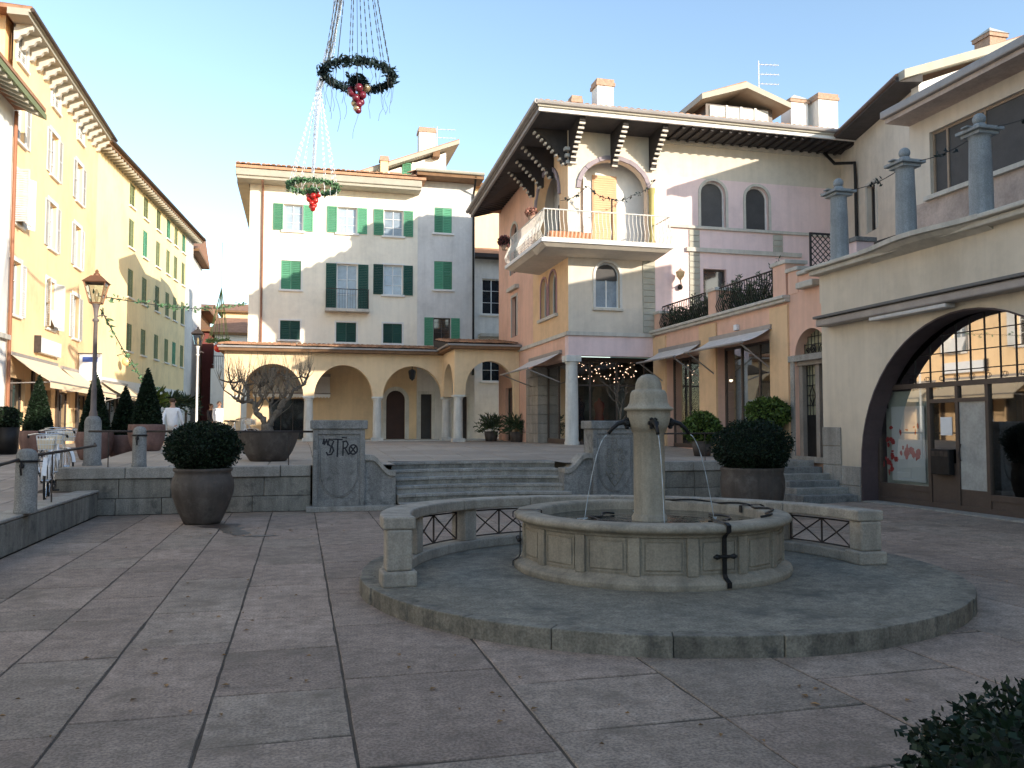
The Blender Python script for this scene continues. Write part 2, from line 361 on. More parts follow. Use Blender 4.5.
def foliage(root, c, rx, ry, rz, n, size, m=None, cm=None, cone=False, asp=1.6, name='foliage', lump=.12, core=.86, R=None):
    R = R or rnd; m = m or BOX; cm = cm or BOXC; L = MB(); c = Vector(c); sd = R.uniform(0, 50)
    def rad(d): return 1 + lump * noise.noise(d * 2.2 + Vector((sd, 0, 0))) + lump * .5 * noise.noise(d * 6 + Vector((0, sd, 0)))
    for i in range(n):
        if cone:
            t = 1 - sqrt(R.random()); g = R.uniform(0, 2 * pi); k = (1 - t) ** .8 * (1 + lump * noise.noise(Vector((cos(g) * 2, sin(g) * 2, t * 6 + sd)))) * R.uniform(.9, 1.06)
            p = c + Vector((rx * k * cos(g), ry * k * sin(g), rz * t)); d = Vector((cos(g), sin(g), .3)) + Vector((R.gauss(0, .6), R.gauss(0, .6), R.gauss(0, .6)))
        else:
            d0 = Vector((R.gauss(0, 1), R.gauss(0, 1), R.gauss(0, 1))).normalized(); k = rad(d0) * R.uniform(.86, 1.03)
            if R.random() < .05: k *= R.uniform(1.03, 1.11)
            p = c + Vector((rx * d0.x * k, ry * d0.y * k, rz * d0.z * k)); d = d0 + Vector((R.gauss(0, .7), R.gauss(0, .7), R.gauss(0, .7)))
        L.leaf(p, size * R.uniform(.7, 1.3), asp, d, R)
    f = L.build(name, m, root, recalc=False)
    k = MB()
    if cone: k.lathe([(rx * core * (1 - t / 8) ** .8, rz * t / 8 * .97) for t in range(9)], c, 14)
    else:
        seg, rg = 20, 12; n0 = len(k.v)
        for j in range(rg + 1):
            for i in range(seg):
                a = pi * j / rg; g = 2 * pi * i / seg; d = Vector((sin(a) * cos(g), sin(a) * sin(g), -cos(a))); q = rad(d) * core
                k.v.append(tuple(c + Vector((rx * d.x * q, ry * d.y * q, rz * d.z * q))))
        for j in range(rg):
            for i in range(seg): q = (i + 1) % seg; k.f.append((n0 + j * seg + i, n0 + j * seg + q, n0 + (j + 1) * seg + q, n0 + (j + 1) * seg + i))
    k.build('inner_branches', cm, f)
    return f
# ------------------------------------------------------------------ camera, sun, sky
F_PX = 835.; AL = math.atan(212 / F_PX); TH = math.atan(43 / F_PX)
cam = bpy.data.cameras.new('camera'); co = bpy.data.objects.new('camera', cam); COL.objects.link(co); scene.camera = co
cam.sensor_width = 36; cam.lens = F_PX / 1024 * 36; cam.clip_end = 3000; cam.clip_start = .05
co.location = (0, 0, 1.6); co.rotation_euler = (pi / 2 + TH, 0, -AL)
sd = Vector((1, -1.37, .455)).normalized()   # towards the sun
elev = math.asin(sd.z); az = atan2(sd.x, sd.y)
sl = bpy.data.lights.new('sun', 'SUN'); sl.energy = 7.0; sl.angle = radians(.5); sl.color = (1, .90, .76)
so = bpy.data.objects.new('sun', sl); COL.objects.link(so); so.rotation_euler = sd.to_track_quat('Z', 'Y').to_euler(); so.location = (20, -30, 30)
w = bpy.data.worlds.new('World'); scene.world = w; w.use_nodes = True; nt = w.node_tree
bg = nt.nodes['Background']; sk = nt.nodes.new('ShaderNodeTexSky'); sk.sky_type = 'NISHITA'; sk.sun_disc = False
sk.sun_elevation = elev; sk.sun_rotation = az; sk.altitude = 200; sk.air_density = 1.0; sk.dust_density = .35; sk.ozone_density = 1.2
wb = nt.nodes.new('ShaderNodeVectorMath'); wb.operation = 'MULTIPLY'; wb.inputs[1].default_value = (1.0, .99, .97); nt.links.new(sk.outputs[0], wb.inputs[0]); nt.links.new(wb.outputs[0], bg.inputs['Color']); bg.inputs['Strength'].default_value = .38
scene.view_settings.view_transform = 'Standard'; scene.view_settings.look = 'None'; scene.view_settings.exposure = 0
scene.render.engine = 'CYCLES'
scene.cycles.max_bounces = 8; scene.cycles.transparent_max_bounces = 12
# ------------------------------------------------------------------ ground
def tz(y): return .86 if y <= 19 else (.86 + .17 * min(1, (y - 19) / 6))
def sz(y):
    k = [(-60, .35), (15, .4), (24, .76), (36, .9), (200, 1.2)]
    for (a, za), (b, zb) in zip(k, k[1:]):
        if y <= b: return za + (zb - za) * (max(y, a) - a) / (b - a)
    return 1.2
def gz(x, y=0): return 0 if x < 8 else min(.1, (x - 8) * .034)
def struct(o): o['kind'] = 'structure'; return o
g = MB(); g.face((-700, -500, -.3), (700, -500, -.3), (700, 900, -.3), (-700, 900, -.3)); struct(g.build('ground', JOINT))
def slab_field(xs, y0, y1, zf, lmin, lmax, gap=.003, ch=.004, inside=None, amp=.0015, R=None):
    m = MB(); R = R or rnd
    for i in range(len(xs) - 1):
        y = y0 - R.uniform(0, lmax); x0, x1 = xs[i], xs[i + 1]
        while y < y1:
            L = R.uniform(lmin, lmax); a, b = max(y, y0), min(y + L, y1); y += L
            if b - a < .08: continue
            if inside and not inside((x0 + x1) / 2, (a + b) / 2): continue
            dz = R.uniform(-amp, amp); sk_ = R.uniform(-.02, .02)
            e0, e1 = R.uniform(-.001, .009), R.uniform(-.001, .009); X0, X1, A, B = x0 + gap + e0 * .5, x1 - gap - e1 * .5, a + gap + e1 * .8, b - gap - e0 * .8
            K = max(2, int((B - A) / .16)); wob = lambda q: .007 * noise.noise(Vector((q[0] * 9, q[1] * 9, 0))) + .004 * noise.noise(Vector((q[0] * 31, q[1] * 31, 5)))
            loop = [(X0 + (X1 - X0) * k / 4, A + sk_ * (1 - k / 2)) for k in range(4)] + [(X1, A - sk_ + (B - A + sk_) * k / K) for k in range(K)] + [(X1 - (X1 - X0) * k / 4, B) for k in range(4)] + [(X0, B - (B - A - sk_) * k / K) for k in range(K)]
            cx, cy = (X0 + X1) / 2, (A + B) / 2; nn = len(loop); top, bot = [], []
            for p, q in loop:
                d = wob((p, q)); l_ = sqrt((p - cx) ** 2 + (q - cy) ** 2); ux, uy = (cx - p) / l_, (cy - q) / l_; bot.append((p + ux * d, q + uy * d)); e_ = ch * (1.4 + 2.2 * abs(noise.noise(Vector((p * 5, q * 5, 9))))); top.append((p + ux * (d + e_), q + uy * (d + e_)))
            n = len(m.v); m.v += [(p, q, zf(p, q) + dz) for p, q in top] + [(p, q, zf(p, q) + dz - .016) for p, q in bot]
            m.f.append(tuple(range(n, n + nn)))
            for k in range(nn): j = (k + 1) % nn; m.f.append((n + nn + k, n + nn + j, n + j, n + k))
    return m
jm = MB()
for a, b in ((-3.5, 8), (8, 11.2)):
    za, zb = gz(a) - .007, gz(b) - .007
    jm.face((a, -34, za), (b, -34, zb), (b, 17, zb), (a, 17, za))
struct(jm.build('plaza_bedding', JOINT))
xs = [-3.5, -2.62, -1.85, -1.2, -.48, .29, 1.28, 2.29, 3.2, 4.25, 5.2, 6.25, 7.1, 8.0, 9.0, 9.9, 11.0]
slab_field(xs, -12, 16.5, gz, .75, 1.75, R=random.Random(5)).build('plaza_paving', SLAB); struct(bpy.data.objects['plaza_paving'])
# upper terrace
TX0 = -4.2
tm = MB(); ys = [16.5, 18.0, 19, 25, 40]
for a, b in zip(ys, ys[1:]):
    for xa, xb in ([(TX0, 1.84), (5.34, 11.9)] if a < 18 else [(TX0, 11.9)]): tm.face((xa, a, tz(a) - .012), (xb, a, tz(a) - .012), (xb, b, tz(b) - .012), (xa, b, tz(b) - .012))
tm.face((TX0, 16.5, 0), (TX0, 40, 0), (TX0, 40, 1.018), (TX0, 25, 1.018), (TX0, 19, .848), (TX0, 16.5, .848))
struct(tm.build('terrace_bedding', JOINT, recalc=False))
def in_terr(x, y): return not (1.6 < x < 5.4 and y < 18.0)
xs2 = [TX0 + i * .9 for i in range(18)]
tp = slab_field(xs2, 16.86, 38, lambda x, y: tz(y), .6, 1.3, inside=in_terr, R=random.Random(6))
for xa, xb in ((1.2, 1.835), (5.345, 5.7)):
    for ya, yb_ in ((16.6, 17.4), (17.405, 18.0)): tp.face((xa, ya, .861), (xb, ya, .861), (xb, yb_, .861), (xa, yb_, .861))
tp.face((1.845, 17.75, .8795), (5.335, 17.75, .8795), (5.335, 18.02, .872), (1.845, 18.02, .872))
struct(tp.build('terrace_paving', SLAB2))
# street on the left
sm = MB(); yk = [-60, 15, 24, 36, 130]
for a, b in zip(yk, yk[1:]):
    xe = -3.85 if b <= 15 else TX0 if b <= 24 else TX0; xr = {-60: -3.84, 15: TX0 + .01, 24: TX0 + .01, 36: 20}[a]
    sm.face((-12, a, sz(a) - .012), (xr, a, sz(a) - .012), (xr, b, sz(b) - .012), (-12, b, sz(b) - .012))
sm.face((-3.84, 15, sz(15) - .012), (-3.84, 16.6, .46), (TX0, 16.6, .46), (TX0, 15, sz(15) - .012))
struct(sm.build('street_bedding', JOINT))
st = slab_field([-9.3 + .6 * i for i in range(9)] + [-3.86], -4, 60, lambda x, y: sz(y), .3, .55, inside=lambda x, y: x < TX0 - .02 or y < 16.3 or y > 40)
struct(st.build('street_paving', STREET))
# hills far beyond the town
hm = MB(); n = 60; prev = None
for i in range(n + 1):
    x = -420 + i * 14; h = 34 + 16 * noise.noise(Vector((x * .012, 3, 0))) + 8 * noise.noise(Vector((x * .04, 7, 0))); h += max(0, (x + 60)) * .02
    cur = [(x, 300, 0), (x, 330, h * .6), (x, 380, h * 1.05), (x, 460, h * .9)]
    if prev:
        for k in range(3): hm.face(prev[k], cur[k], cur[k + 1], prev[k + 1])
    prev = cur
struct(hm.build('hills', HILLM, smooth=True))
# ------------------------------------------------------------------ block walls
def blocks(m, F, u0, u1, courses, w0, w1, lmin=.5, lmax=1.1, gap=.004, R=rnd):
    for v0, v1 in courses:
        u = u0
        while u < u1 - .01:
            L = R.uniform(lmin, lmax); e = u + L
            if u1 - e < lmin * .6: e = u1
            e = min(e, u1); jw = R.uniform(-.004, .004)
            m.fb(F, u + gap, v0 + gap, w0, e - gap, v1 - gap, w1 + jw); u = e
    return m
FW = Fr((0, 16.5, 0), (1, 0, 0), (0, -1, 0))
t = thing('retaining_wall', 'grey granite block wall behind the left ball planter holding up the upper square', 'wall', (-1.8, 16.5, 0))
blocks(MB(), FW, TX0, .22, [(0, .3), (.3, .66)], -.3, 0).build('block_face', GRANB, t, bevel=.012)
blocks(MB(), FW, TX0 - .02, .22, [(.66, .868)], -.36, .04, .9, 1.5).build('coping', CAPST, t, bevel=.015)
t = thing('retaining_wall', 'dark granite wall between the right shield pedestal and the side steps', 'wall', (8.3, 16.5, 0))
blocks(MB(), FW, 6.86, 9.9, [(0, .3), (.3, .66)], -.3, 0).build('block_face', GRANB, t, bevel=.012)
blocks(MB(), FW, 6.86, 9.9, [(.66, .868)], -.36, .04, .9, 1.5).build('coping', CAPST, t, bevel=.015)
FL = Fr((-3.5, 0, 0), (0, 1, 0), (1, 0, 0))
t = thing('kerb_wall', 'low stone kerb wall running along the left side of the lower square', 'wall', (-3.5, 6, 0))
blocks(MB(), FL, -12, 16.46, [(0, .42)], -.2, 0, .9, 1.6).build('block_face', GRANB, t, bevel=.02)
blocks(MB(), FL, -12, 16.46, [(.42, .47)], -.36, .015, .9, 1.6).build('coping', CAPST, t, bevel=.015)
# steps: concave flight between the pedestals
t = thing('stone_staircase', 'wide curved flight of worn stone steps between the two shield pedestals', 'steps', (3.5, 16.5, 0))
rise = .86 / 6
for i in range(6):
    mS = MB(); z0, z1 = i * rise, (i + 1) * rise; yb = 15.95 + i * .29; nS = 10
    for k in range(nS):
        xa, xb = 1.84 + 3.5 * k / nS, 1.84 + 3.5 * (k + 1) / nS
        cv = lambda x: yb + .32 * (1 - ((x - 3.59) / 1.75) ** 2) - .1
        if rnd.random() < 0: pass
        mS.hexa([(xa, cv(xa), 0), (xb, cv(xb), 0), (xb, 18.1, 0), (xa, 18.1, 0), (xa, cv(xa), z1 + .002 * i), (xb, cv(xb), z1 + .002 * i), (xb, 18.1 - .01 * i, z1 + .002 * i), (xa, 18.1 - .01 * i, z1 + .002 * i)])
    mS.build('step', GRANB if i % 2 else CAPST, t, bevel=0)
# nosing lips so that each tread edge catches the light
for i in range(6):
    mS = MB(); z1 = (i + 1) * rise + .004; yb = 15.95 + i * .29
    for k in range(10):
        xa, xb = 1.84 + 3.5 * k / 10 + .003, 1.84 + 3.5 * (k + 1) / 10 - .003
        cv = lambda x: yb + .32 * (1 - ((x - 3.59) / 1.75) ** 2) - .13
        mS.hexa([(xa, cv(xa), z1 - .045), (xb, cv(xb), z1 - .045), (xb, cv(xb) + .3, z1 - .045), (xa, cv(xa) + .3, z1 - .045), (xa, cv(xa), z1 + .008), (xb, cv(xb), z1 + .008), (xb, cv(xb) + .3, z1 + .008), (xa, cv(xa) + .3, z1 + .008)])
    mS.build('nosing', CAPST, t, bevel=.006)
# shield pedestals with scroll wings
def pedestal(x0, x1, sgn, label):
    F = Fr((x0, 16.3, 0), (1, 0, 0), (0, -1, 0)); wd = x1 - x0
    t = thing('shield_pedestal', label, 'pedestal', (x0 + wd / 2, 16.6, 0), 'stone pedestals flanking the steps')
    MB().fb(F, 0, .1, -.55, wd, 1.56, 0).build('block', GRAN, t, bevel=.012)
    q = MB(); b = .09
    q.fb(F, 0, .1, 0, b, 1.56, .03); q.fb(F, wd - b, .1, 0, wd, 1.56, .03); q.fb(F, b, 1.46, 0, wd - b, 1.56, .03); q.fb(F, b, .1, 0, wd - b, .22, .03)
    q.build('panel_frame', GRAN, t, bevel=.008)
    MB().fb(F, -.05, 1.56, -.6, wd + .05, 1.73, .07).build('cap', GRAN, t, bevel=.02)
    MB().fb(F, -.12 if sgn > 0 else -.7, 0, -.6, wd + (.7 if sgn > 0 else .12), .1, .14).build('plinth', CAPST, t, bevel=.015)
    # carved shield: raised rim following a heater shape
    cx = wd / 2; hw = wd * .37; top = 1.38; mid = .78; bot = .27
    pts = [(cx - hw, top), (cx - hw, mid)] + [(cx - hw * cos(a), mid - (mid - bot) * sin(a) ** .9) for a in [pi / 2 * i / 8 for i in range(1, 9)]]
    pts += [(2 * cx - u, v) for u, v in reversed(pts[:-1])]
    MB().tube([F.P(u, v, .004) for u, v in pts + [pts[0]]], .014, 5).build('shield_rim', GRAN, t, smooth=True)
    MB().prism(F, [((u - cx) * .955 + cx, (v - .85) * .965 + .85) for u, v in pts], .0, .012).build('shield', GRAN, t, bevel=.005)
    # scroll wing stepping down towards the stairs
    prof = [(0, .1)] ; cur = []
    for i in range(13):
        k = i / 12; u = .6 * k
        v = 1.06 - .30 * (3 * max(0, (k - .22) / .62) ** 2 - 2 * max(0, (k - .22) / .62) ** 3 if k < .84 else 1) if k > .22 else 1.06
        cur.append((u, v))
    base = wd if sgn > 0 else 0
    fx = (lambda u: base + u) if sgn > 0 else (lambda u: base - u)
    MB().prism(F, [(fx(0), .1)] + [(fx(u), v - .09) for u, v in cur] + [(fx(.6), .1)], -.42, -.04).build('scroll_wing', GRAN, t)
    q = MB()
    for (ua, va), (ub, vb) in zip(cur, cur[1:]):
        q.hexa([F.P(fx(ua), va - .1, -.45), F.P(fx(ub), vb - .1, -.45), F.P(fx(ub), vb - .1, .01), F.P(fx(ua), va - .1, .01), F.P(fx(ua), va, -.45), F.P(fx(ub), vb, -.45), F.P(fx(ub), vb, .01), F.P(fx(ua), va, .01)])
    q.build('scroll_coping', CAPST, t)
    return t, F
t, FP = pedestal(.25, 1.22, 1, 'stone pedestal with plain shield and black graffiti left of the steps')
# spray-painted letters
def strokes(F, L, r=.014):
    m = MB()
    for s_ in L:
        for (a, b), (c, d) in zip(s_, s_[1:]):
            dx, dy = c - a, d - b; l = max(1e-5, sqrt(dx * dx + dy * dy)); nx, ny = -dy / l * r, dx / l * r; ex, ey = dx / l * r * .7, dy / l * r * .7
            m.prism(F, [(a + nx - ex, b + ny - ey), (c + nx + ex, d + ny + ey), (c - nx + ex, d - ny + ey), (a - nx - ex, b - ny - ey)], .013, .0150 + rnd.random() * .001)
    return m
def circ(cx, cy, rx, ry, n=14): return [(cx + rx * cos(2 * pi * i / n + 1), cy + ry * sin(2 * pi * i / n + 1)) for i in range(n + 1)]
gl = [[(.18, 1.28), (.20, 1.38), (.21, 1.27), (.25, 1.36), (.27, 1.26), (.30, 1.38)],
      [(.36, 1.35), (.30, 1.36), (.27, 1.30), (.30, 1.25), (.36, 1.22), (.38, 1.15), (.34, 1.08), (.27, 1.07), (.25, 1.12)], [(.38, 1.33), (.33, 1.2), (.31, 1.12)],
      [(.38, 1.37), (.54, 1.36)], [(.46, 1.36), (.45, 1.04)],
      [(.56, 1.32), (.555, 1.06)], [(.55, 1.32), (.62, 1.33), (.65, 1.27), (.62, 1.21), (.56, 1.19)], [(.59, 1.20), (.66, 1.08), (.69, 1.10)],
      circ(.75, 1.17, .075, .09), [(.70, 1.23), (.80, 1.10)], [(.80, 1.24), (.70, 1.11)], [(.54, 1.40), (.62, 1.39)]]
strokes(FP, gl).build('graffiti', PAINTB, t)
t, FP = pedestal(5.85, 6.82, -1, 'stone pedestal with coat of arms carving right of the steps')
q = MB()
for cx, cy, r in ((.48, 1.2, .07), (.36, 1.1, .05), (.6, 1.1, .05), (.48, .95, .09), (.36, .85, .06), (.6, .85, .06), (.48, .7, .07), (.4, .6, .05), (.56, .6, .05), (.48, .46, .06), (.3, .98, .04), (.66, .98, .04), (.48, 1.32, .05)):
    q.tube([FP.P(u, v, .012) for u, v in circ(cx, cy, r, r * 1.1, 10)], .011, 5)
q.tube([FP.P(u, v, .015) for u, v in [(.28, .7), (.38, .5), (.48, .38), (.58, .5), (.68, .7)]], .014, 5)
q.build('carved_crest', GRANB, t, smooth=True)
# side steps by the doorway
t = thing('side_steps', 'narrow granite steps beside the beige building below the iron door', 'steps', (10.4, 15.6, 0))
for i in range(6):
    z1 = .1 + (i + 1) * .127; MB().box(9.9 - .12 * (5 - i) * .3, 14.75 + i * .3, 0, 10.99, 17.3 - .006 * i, z1 + .0).build('step', CAPST if i % 2 else GRAN, t, bevel=.012)
# ------------------------------------------------------------------ fountain
FC = (3.58, 8.22)
t = thing('stone_fountain', 'round panelled stone fountain with domed column and four thin water jets', 'fountain', (FC[0], FC[1], 0))
R0 = 2.99
pl = MB(); pl.lathe([(1.0, .0), (1.0, .149), (R0 - .12, .151)], (*FC, 0), 96); pl.build('platform', PLAT, t)
q = MB(); a = 0; kr = random.Random(3)
while a < 360:
    e = min(a + kr.uniform(11, 17), 360)
    if 360 - e < 6: e = 360
    nn = max(2, int((e - a) / 2)); dr = kr.uniform(-.01, .01)
    q.arcbox(*FC, R0 - .15, R0 + dr, a + .05, e - .05, -.01, .1515 + kr.uniform(-.001, .002), nn); a = e
q.build('kerb_ring', KERB, t, bevel=.008)
BK = .965; body = [(r_ * BK, z_) for r_, z_ in [(1.30, .15), (1.47, .15), (1.475, .17), (1.475, .20), (1.46, .225), (1.42, .24), (1.40, .25), (1.385, .262), (1.365, .27), (1.365, .60), (1.385, .61), (1.39, .625), (1.41, .64), (1.44, .65)]]
MB().lathe(body, (*FC, 0), 96).build('basin_wall', LIME, t, smooth=False)
rim = [(r_ * BK, z_) for r_, z_ in [(1.44, .648), (1.465, .66), (1.475, .68), (1.472, .70), (1.455, .72), (1.42, .728), (1.24, .728), (1.215, .72), (1.20, .70), (1.20, .42)]]
MB().lathe(rim, (*FC, 0), 96).build('rim', LIME, t, smooth=True)
MB().lathe([(.05, .40), (1.21, .42)], (*FC, 0), 64).build('basin_floor', RUST, t)
wm = MB(); wm.lathe([(.01, .625), (.4, .625), (.8, .625), (1.2, .625)], (*FC, 0), 64); wm.build('water', WATER, t, smooth=True)
cdir = math.degrees(atan2(-FC[1], -FC[0]))   # bearing of the plaza side
for k in range(16):
    a = cdir - 6 + 22.5 * k; fr_ = MB(); g_ = lambda x: x * BK
    fr_.arcbox(*FC, g_(1.36), g_(1.394), a - 2.2, a + 2.2, .266, .606, 3); po_ = fr_.build('pilaster', LIME, t, bevel=.005)
    pn = MB(); pn.arcbox(*FC, g_(1.36), g_(1.378), a + 4.4, a + 18.1, .315, .56, 6); pn = pn.build('carved_panel', LIME, t, bevel=.006)
    fr_ = MB(); fr_.arcbox(*FC, g_(1.36), g_(1.374), a + 3.2, a + 19.3, .288, .302, 6); fr_.arcbox(*FC, g_(1.36), g_(1.374), a + 3.2, a + 19.3, .572, .586, 6)
    fr_.arcbox(*FC, g_(1.36), g_(1.374), a + 3.2, a + 3.8, .302, .572, 1); fr_.arcbox(*FC, g_(1.36), g_(1.374), a + 18.7, a + 19.3, .302, .572, 1); fr_.build('panel_moulding', LIME, pn)
shaft = [(.185, .40), (.185, .66), (.172, .68), (.163, .70), (.163, 1.2), (.162, 1.53), (.175, 1.545), (.185, 1.56)]
MB().lathe(shaft, (*FC, 0), 40).build('shaft', LIMEC, t, smooth=True)
head = [(r_ * .95, z_) for r_, z_ in [(.16, 1.545), (.19, 1.56), (.225, 1.64), (.238, 1.72), (.238, 1.765), (.255, 1.772), (.275, 1.785), (.27, 1.80), (.235, 1.82), (.212, 1.86), (.205, 1.92), (.20, 1.955), (.18, 1.985), (.15, 1.995), (.148, 2.01), (.142, 2.06), (.118, 2.11), (.075, 2.145), (.03, 2.158), (.001, 2.16)]]
MB().lathe(head, (*FC, 0), 48).build('head', LIMEC, t, smooth=True)
for k in range(4):
    a = radians(cdir + 12 + 90 * k); d = Vector((cos(a), sin(a), 0)); c = Vector((*FC, 0)); up = Vector((0, 0, 1))
    pts = [c + d * r_ + up * z_ for r_, z_ in ((.19, 1.645), (.26, 1.655), (.33, 1.635), (.39, 1.585), (.43, 1.53))]
    sp = MB().tube(pts, [.034, .028, .024, .021, .019], 8).build('spout', IRON, t, smooth=True)
    ms = MB(); 
    for j in range(6): b_ = j * pi / 3; ms.tube([c + d * .222 + up * 1.64, c + d * .235 + up * (1.64 + .06 * sin(b_)) + d.cross(up) * .055 * cos(b_)], [.034, .018], 5)
    ms.ball(tuple(c + d * .225 + up * 1.64), .05, 8, 6); ms.build('mask', IRON, sp)
    vj = []
    for i in range(15):
        tt = i / 14 * .42; r_ = .445 + .62 * tt * 1.0; z_ = 1.52 - .35 * tt - 4.9 * tt * tt
        vj.append(c + d * r_ + up * max(z_, .63))
        if z_ < .63: break
    MB().tube(vj, [.0045 + .002 * sin(i * 2.3) for i in range(len(vj))], 6).build('water_jet', WATERJ, t, smooth=True)
    for j in range(2): MB().tube([vj[-1] + Vector((0, 0, .0))] + [vj[-1] + Vector((rnd.uniform(-.05, .05), rnd.uniform(-.05, .05), .02 - .01 * i)) for i in range(2)], .006, 4).build('splash', WATERJ, t)
# iron clamps over the rim with cross bars
def clamp(a):
    a = radians(a); d = Vector((cos(a), sin(a), 0)); s_ = Vector((-sin(a), cos(a), 0)); c = Vector((*FC, 0)); F = Fr(c, d, s_)
    q = MB(); pr = [(r_ * BK, z_) for r_, z_ in [(1.18, .66), (1.18, .735), (1.25, .742), (1.44, .742), (1.487, .72), (1.487, .66), (1.43, .63), (1.41, .6), (1.41, .28), (1.425, .25), (1.487, .215), (1.487, .165)]]
    for (r0, z0), (r1, z1) in zip(pr, pr[1:]):
        q.hexa([tuple(c + d * r + s_ * w_ + Vector((0, 0, z))) for r, z, w_ in ((r0, z0, -.022), (r0, z0, .022), (r1, z1, .022), (r1, z1, -.022), (r0 + .01, z0 + .004, -.022), (r0 + .01, z0 + .004, .022), (r1 + .01, z1 + .004, .022), (r1 + .01, z1 + .004, -.022))])
    q.tube([c + d * 1.38 + s_ * x + Vector((0, 0, .44)) for x in (-.12, -.09, -.05, 0, .05, .09, .12)], [.01, .026, .014, .018, .014, .026, .01], 8)
    q.build('iron_clamp', IRON, t)
for a in (cdir + 29, cdir - 77, cdir + 120): clamp(a)
q = MB()
for r_, a0, a1, z_ in ((1.05, cdir - 60, cdir + 60, .66), (.8, cdir - 10, cdir + 130, .65), (1.22, cdir + 60, cdir + 175, .74), (.6, cdir - 140, cdir + 20, .64)):
    q.tube([(FC[0] + (r_ + .05 * sin(i * 1.1)) * cos(radians(a0 + (a1 - a0) * i / 24)), FC[1] + (r_ + .05 * sin(i * 1.1)) * sin(radians(a0 + (a1 - a0) * i / 24)), z_ + .01 * sin(i)) for i in range(25)], .012, 5)
q.build('rubber_hose', IRON, t, smooth=True)
# curved balustrade bench
BC = (3.38, 7.85); bz = lambda dz: (lambda x, y: .745 - .032 * (x - 3.5) / 2.6 + dz - .012 * (y - 7.85))
t = thing('curved_stone_bench', 'semicircular stone bench with crossed iron panels around the fountain', 'bench', (3.5, 10, .15))
q = MB(); ed = [-4, 24, 50, 77, 104, 130, 157, 184]
for a, b in zip(ed, ed[1:]): q.arcbox(*BC, 2.34, 2.64, a + .06, b - .06, bz(-.115), bz(0), 10)
q.build('seat_slab', LIME2, t, bevel=.018)
q = MB(); ed = [-3, 31, 63, 93, 123, 153, 183]
for a, b in zip(ed, ed[1:]): q.arcbox(*BC, 2.36, 2.62, a + .06, b - .06, .148, lambda x, y: .26, 12)
q.build('base_kerb', LIME2, t, bevel=.015)
posts = [27, 54, 80, 100, 126, 153]
for a in posts: MB().arcbox(*BC, 2.38, 2.60, a - 2.3, a + 2.3, .261, bz(-.117), 2).build('post', LIME2, t, bevel=.01)
for a, sg in ((-1.5, 1), (181.5, -1)):
    p = MB(); p.arcbox(*BC, 2.37, 2.61, a - 2.6, a + 2.6, .29, bz(-.117), 3); p.arcbox(*BC, 2.33, 2.65, a - 3.3, a + 3.3, .148, .29, 3); p.build('end_pier', LIME2, t, bevel=.02)
al = [4] + posts + [176]
for a, b in zip(al, al[1:]):
    q = MB(); a += 3.2 if a > 4 else 0; b -= 3.2 if b < 176 else 0
    def bp(ang, k):
        x = BC[0] + 2.49 * cos(radians(ang)); y = BC[1] + 2.49 * sin(radians(ang)); return (x, y, .285 + (bz(-.15)(x, y) - .285) * k)
    mid = (a + b) / 2
    for u0, u1 in ((a, mid), (mid, b)):
        for k0, k1 in ((0, 1), (1, 0)): q.tube([bp(u0 + (u1 - u0) * i / 4, k0 + (k1 - k0) * i / 4) for i in range(5)], .009, 5)
    for u in (a, mid, b): q.tube([bp(u, 0), bp(u, 1)], .011, 5)
    for k in (0, 1): q.tube([bp(a + (b - a) * i / 6, k) for i in range(7)], .009, 5)
    q.build('iron_panel', RUST, t)
# ------------------------------------------------------------------ planters
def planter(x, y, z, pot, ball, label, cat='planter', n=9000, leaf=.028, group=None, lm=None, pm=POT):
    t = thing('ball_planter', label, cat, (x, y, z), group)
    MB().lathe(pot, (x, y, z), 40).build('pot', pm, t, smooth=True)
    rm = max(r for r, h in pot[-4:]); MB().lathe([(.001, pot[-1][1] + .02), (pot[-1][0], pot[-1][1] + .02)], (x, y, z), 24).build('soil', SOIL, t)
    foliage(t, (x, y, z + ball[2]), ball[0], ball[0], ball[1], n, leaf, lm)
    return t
potL = [(.24, 0), (.28, 0), (.31, .05), (.40, .25), (.485, .50), (.50, .62), (.49, .72), (.45, .80), (.44, .85), (.47, .88), (.47, .92), (.43, .92), (.41, .86), (.40, .80)]
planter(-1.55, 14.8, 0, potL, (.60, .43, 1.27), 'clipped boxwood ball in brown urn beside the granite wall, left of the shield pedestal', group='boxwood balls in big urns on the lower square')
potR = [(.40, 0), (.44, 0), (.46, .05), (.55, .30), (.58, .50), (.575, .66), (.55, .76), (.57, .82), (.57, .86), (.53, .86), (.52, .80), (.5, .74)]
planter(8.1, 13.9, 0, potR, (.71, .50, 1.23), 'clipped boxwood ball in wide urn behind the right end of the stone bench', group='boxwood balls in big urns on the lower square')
planter(2.40, 1.86, 0, [(.25, 0), (.3, .02), (.36, .14), (.34, .2), (.3, .18)], (.74, .50, .36), 'dark clipped boxwood bush nearest the camera at the bottom right corner', n=15000, leaf=.02, group='boxwood balls in big urns on the lower square')
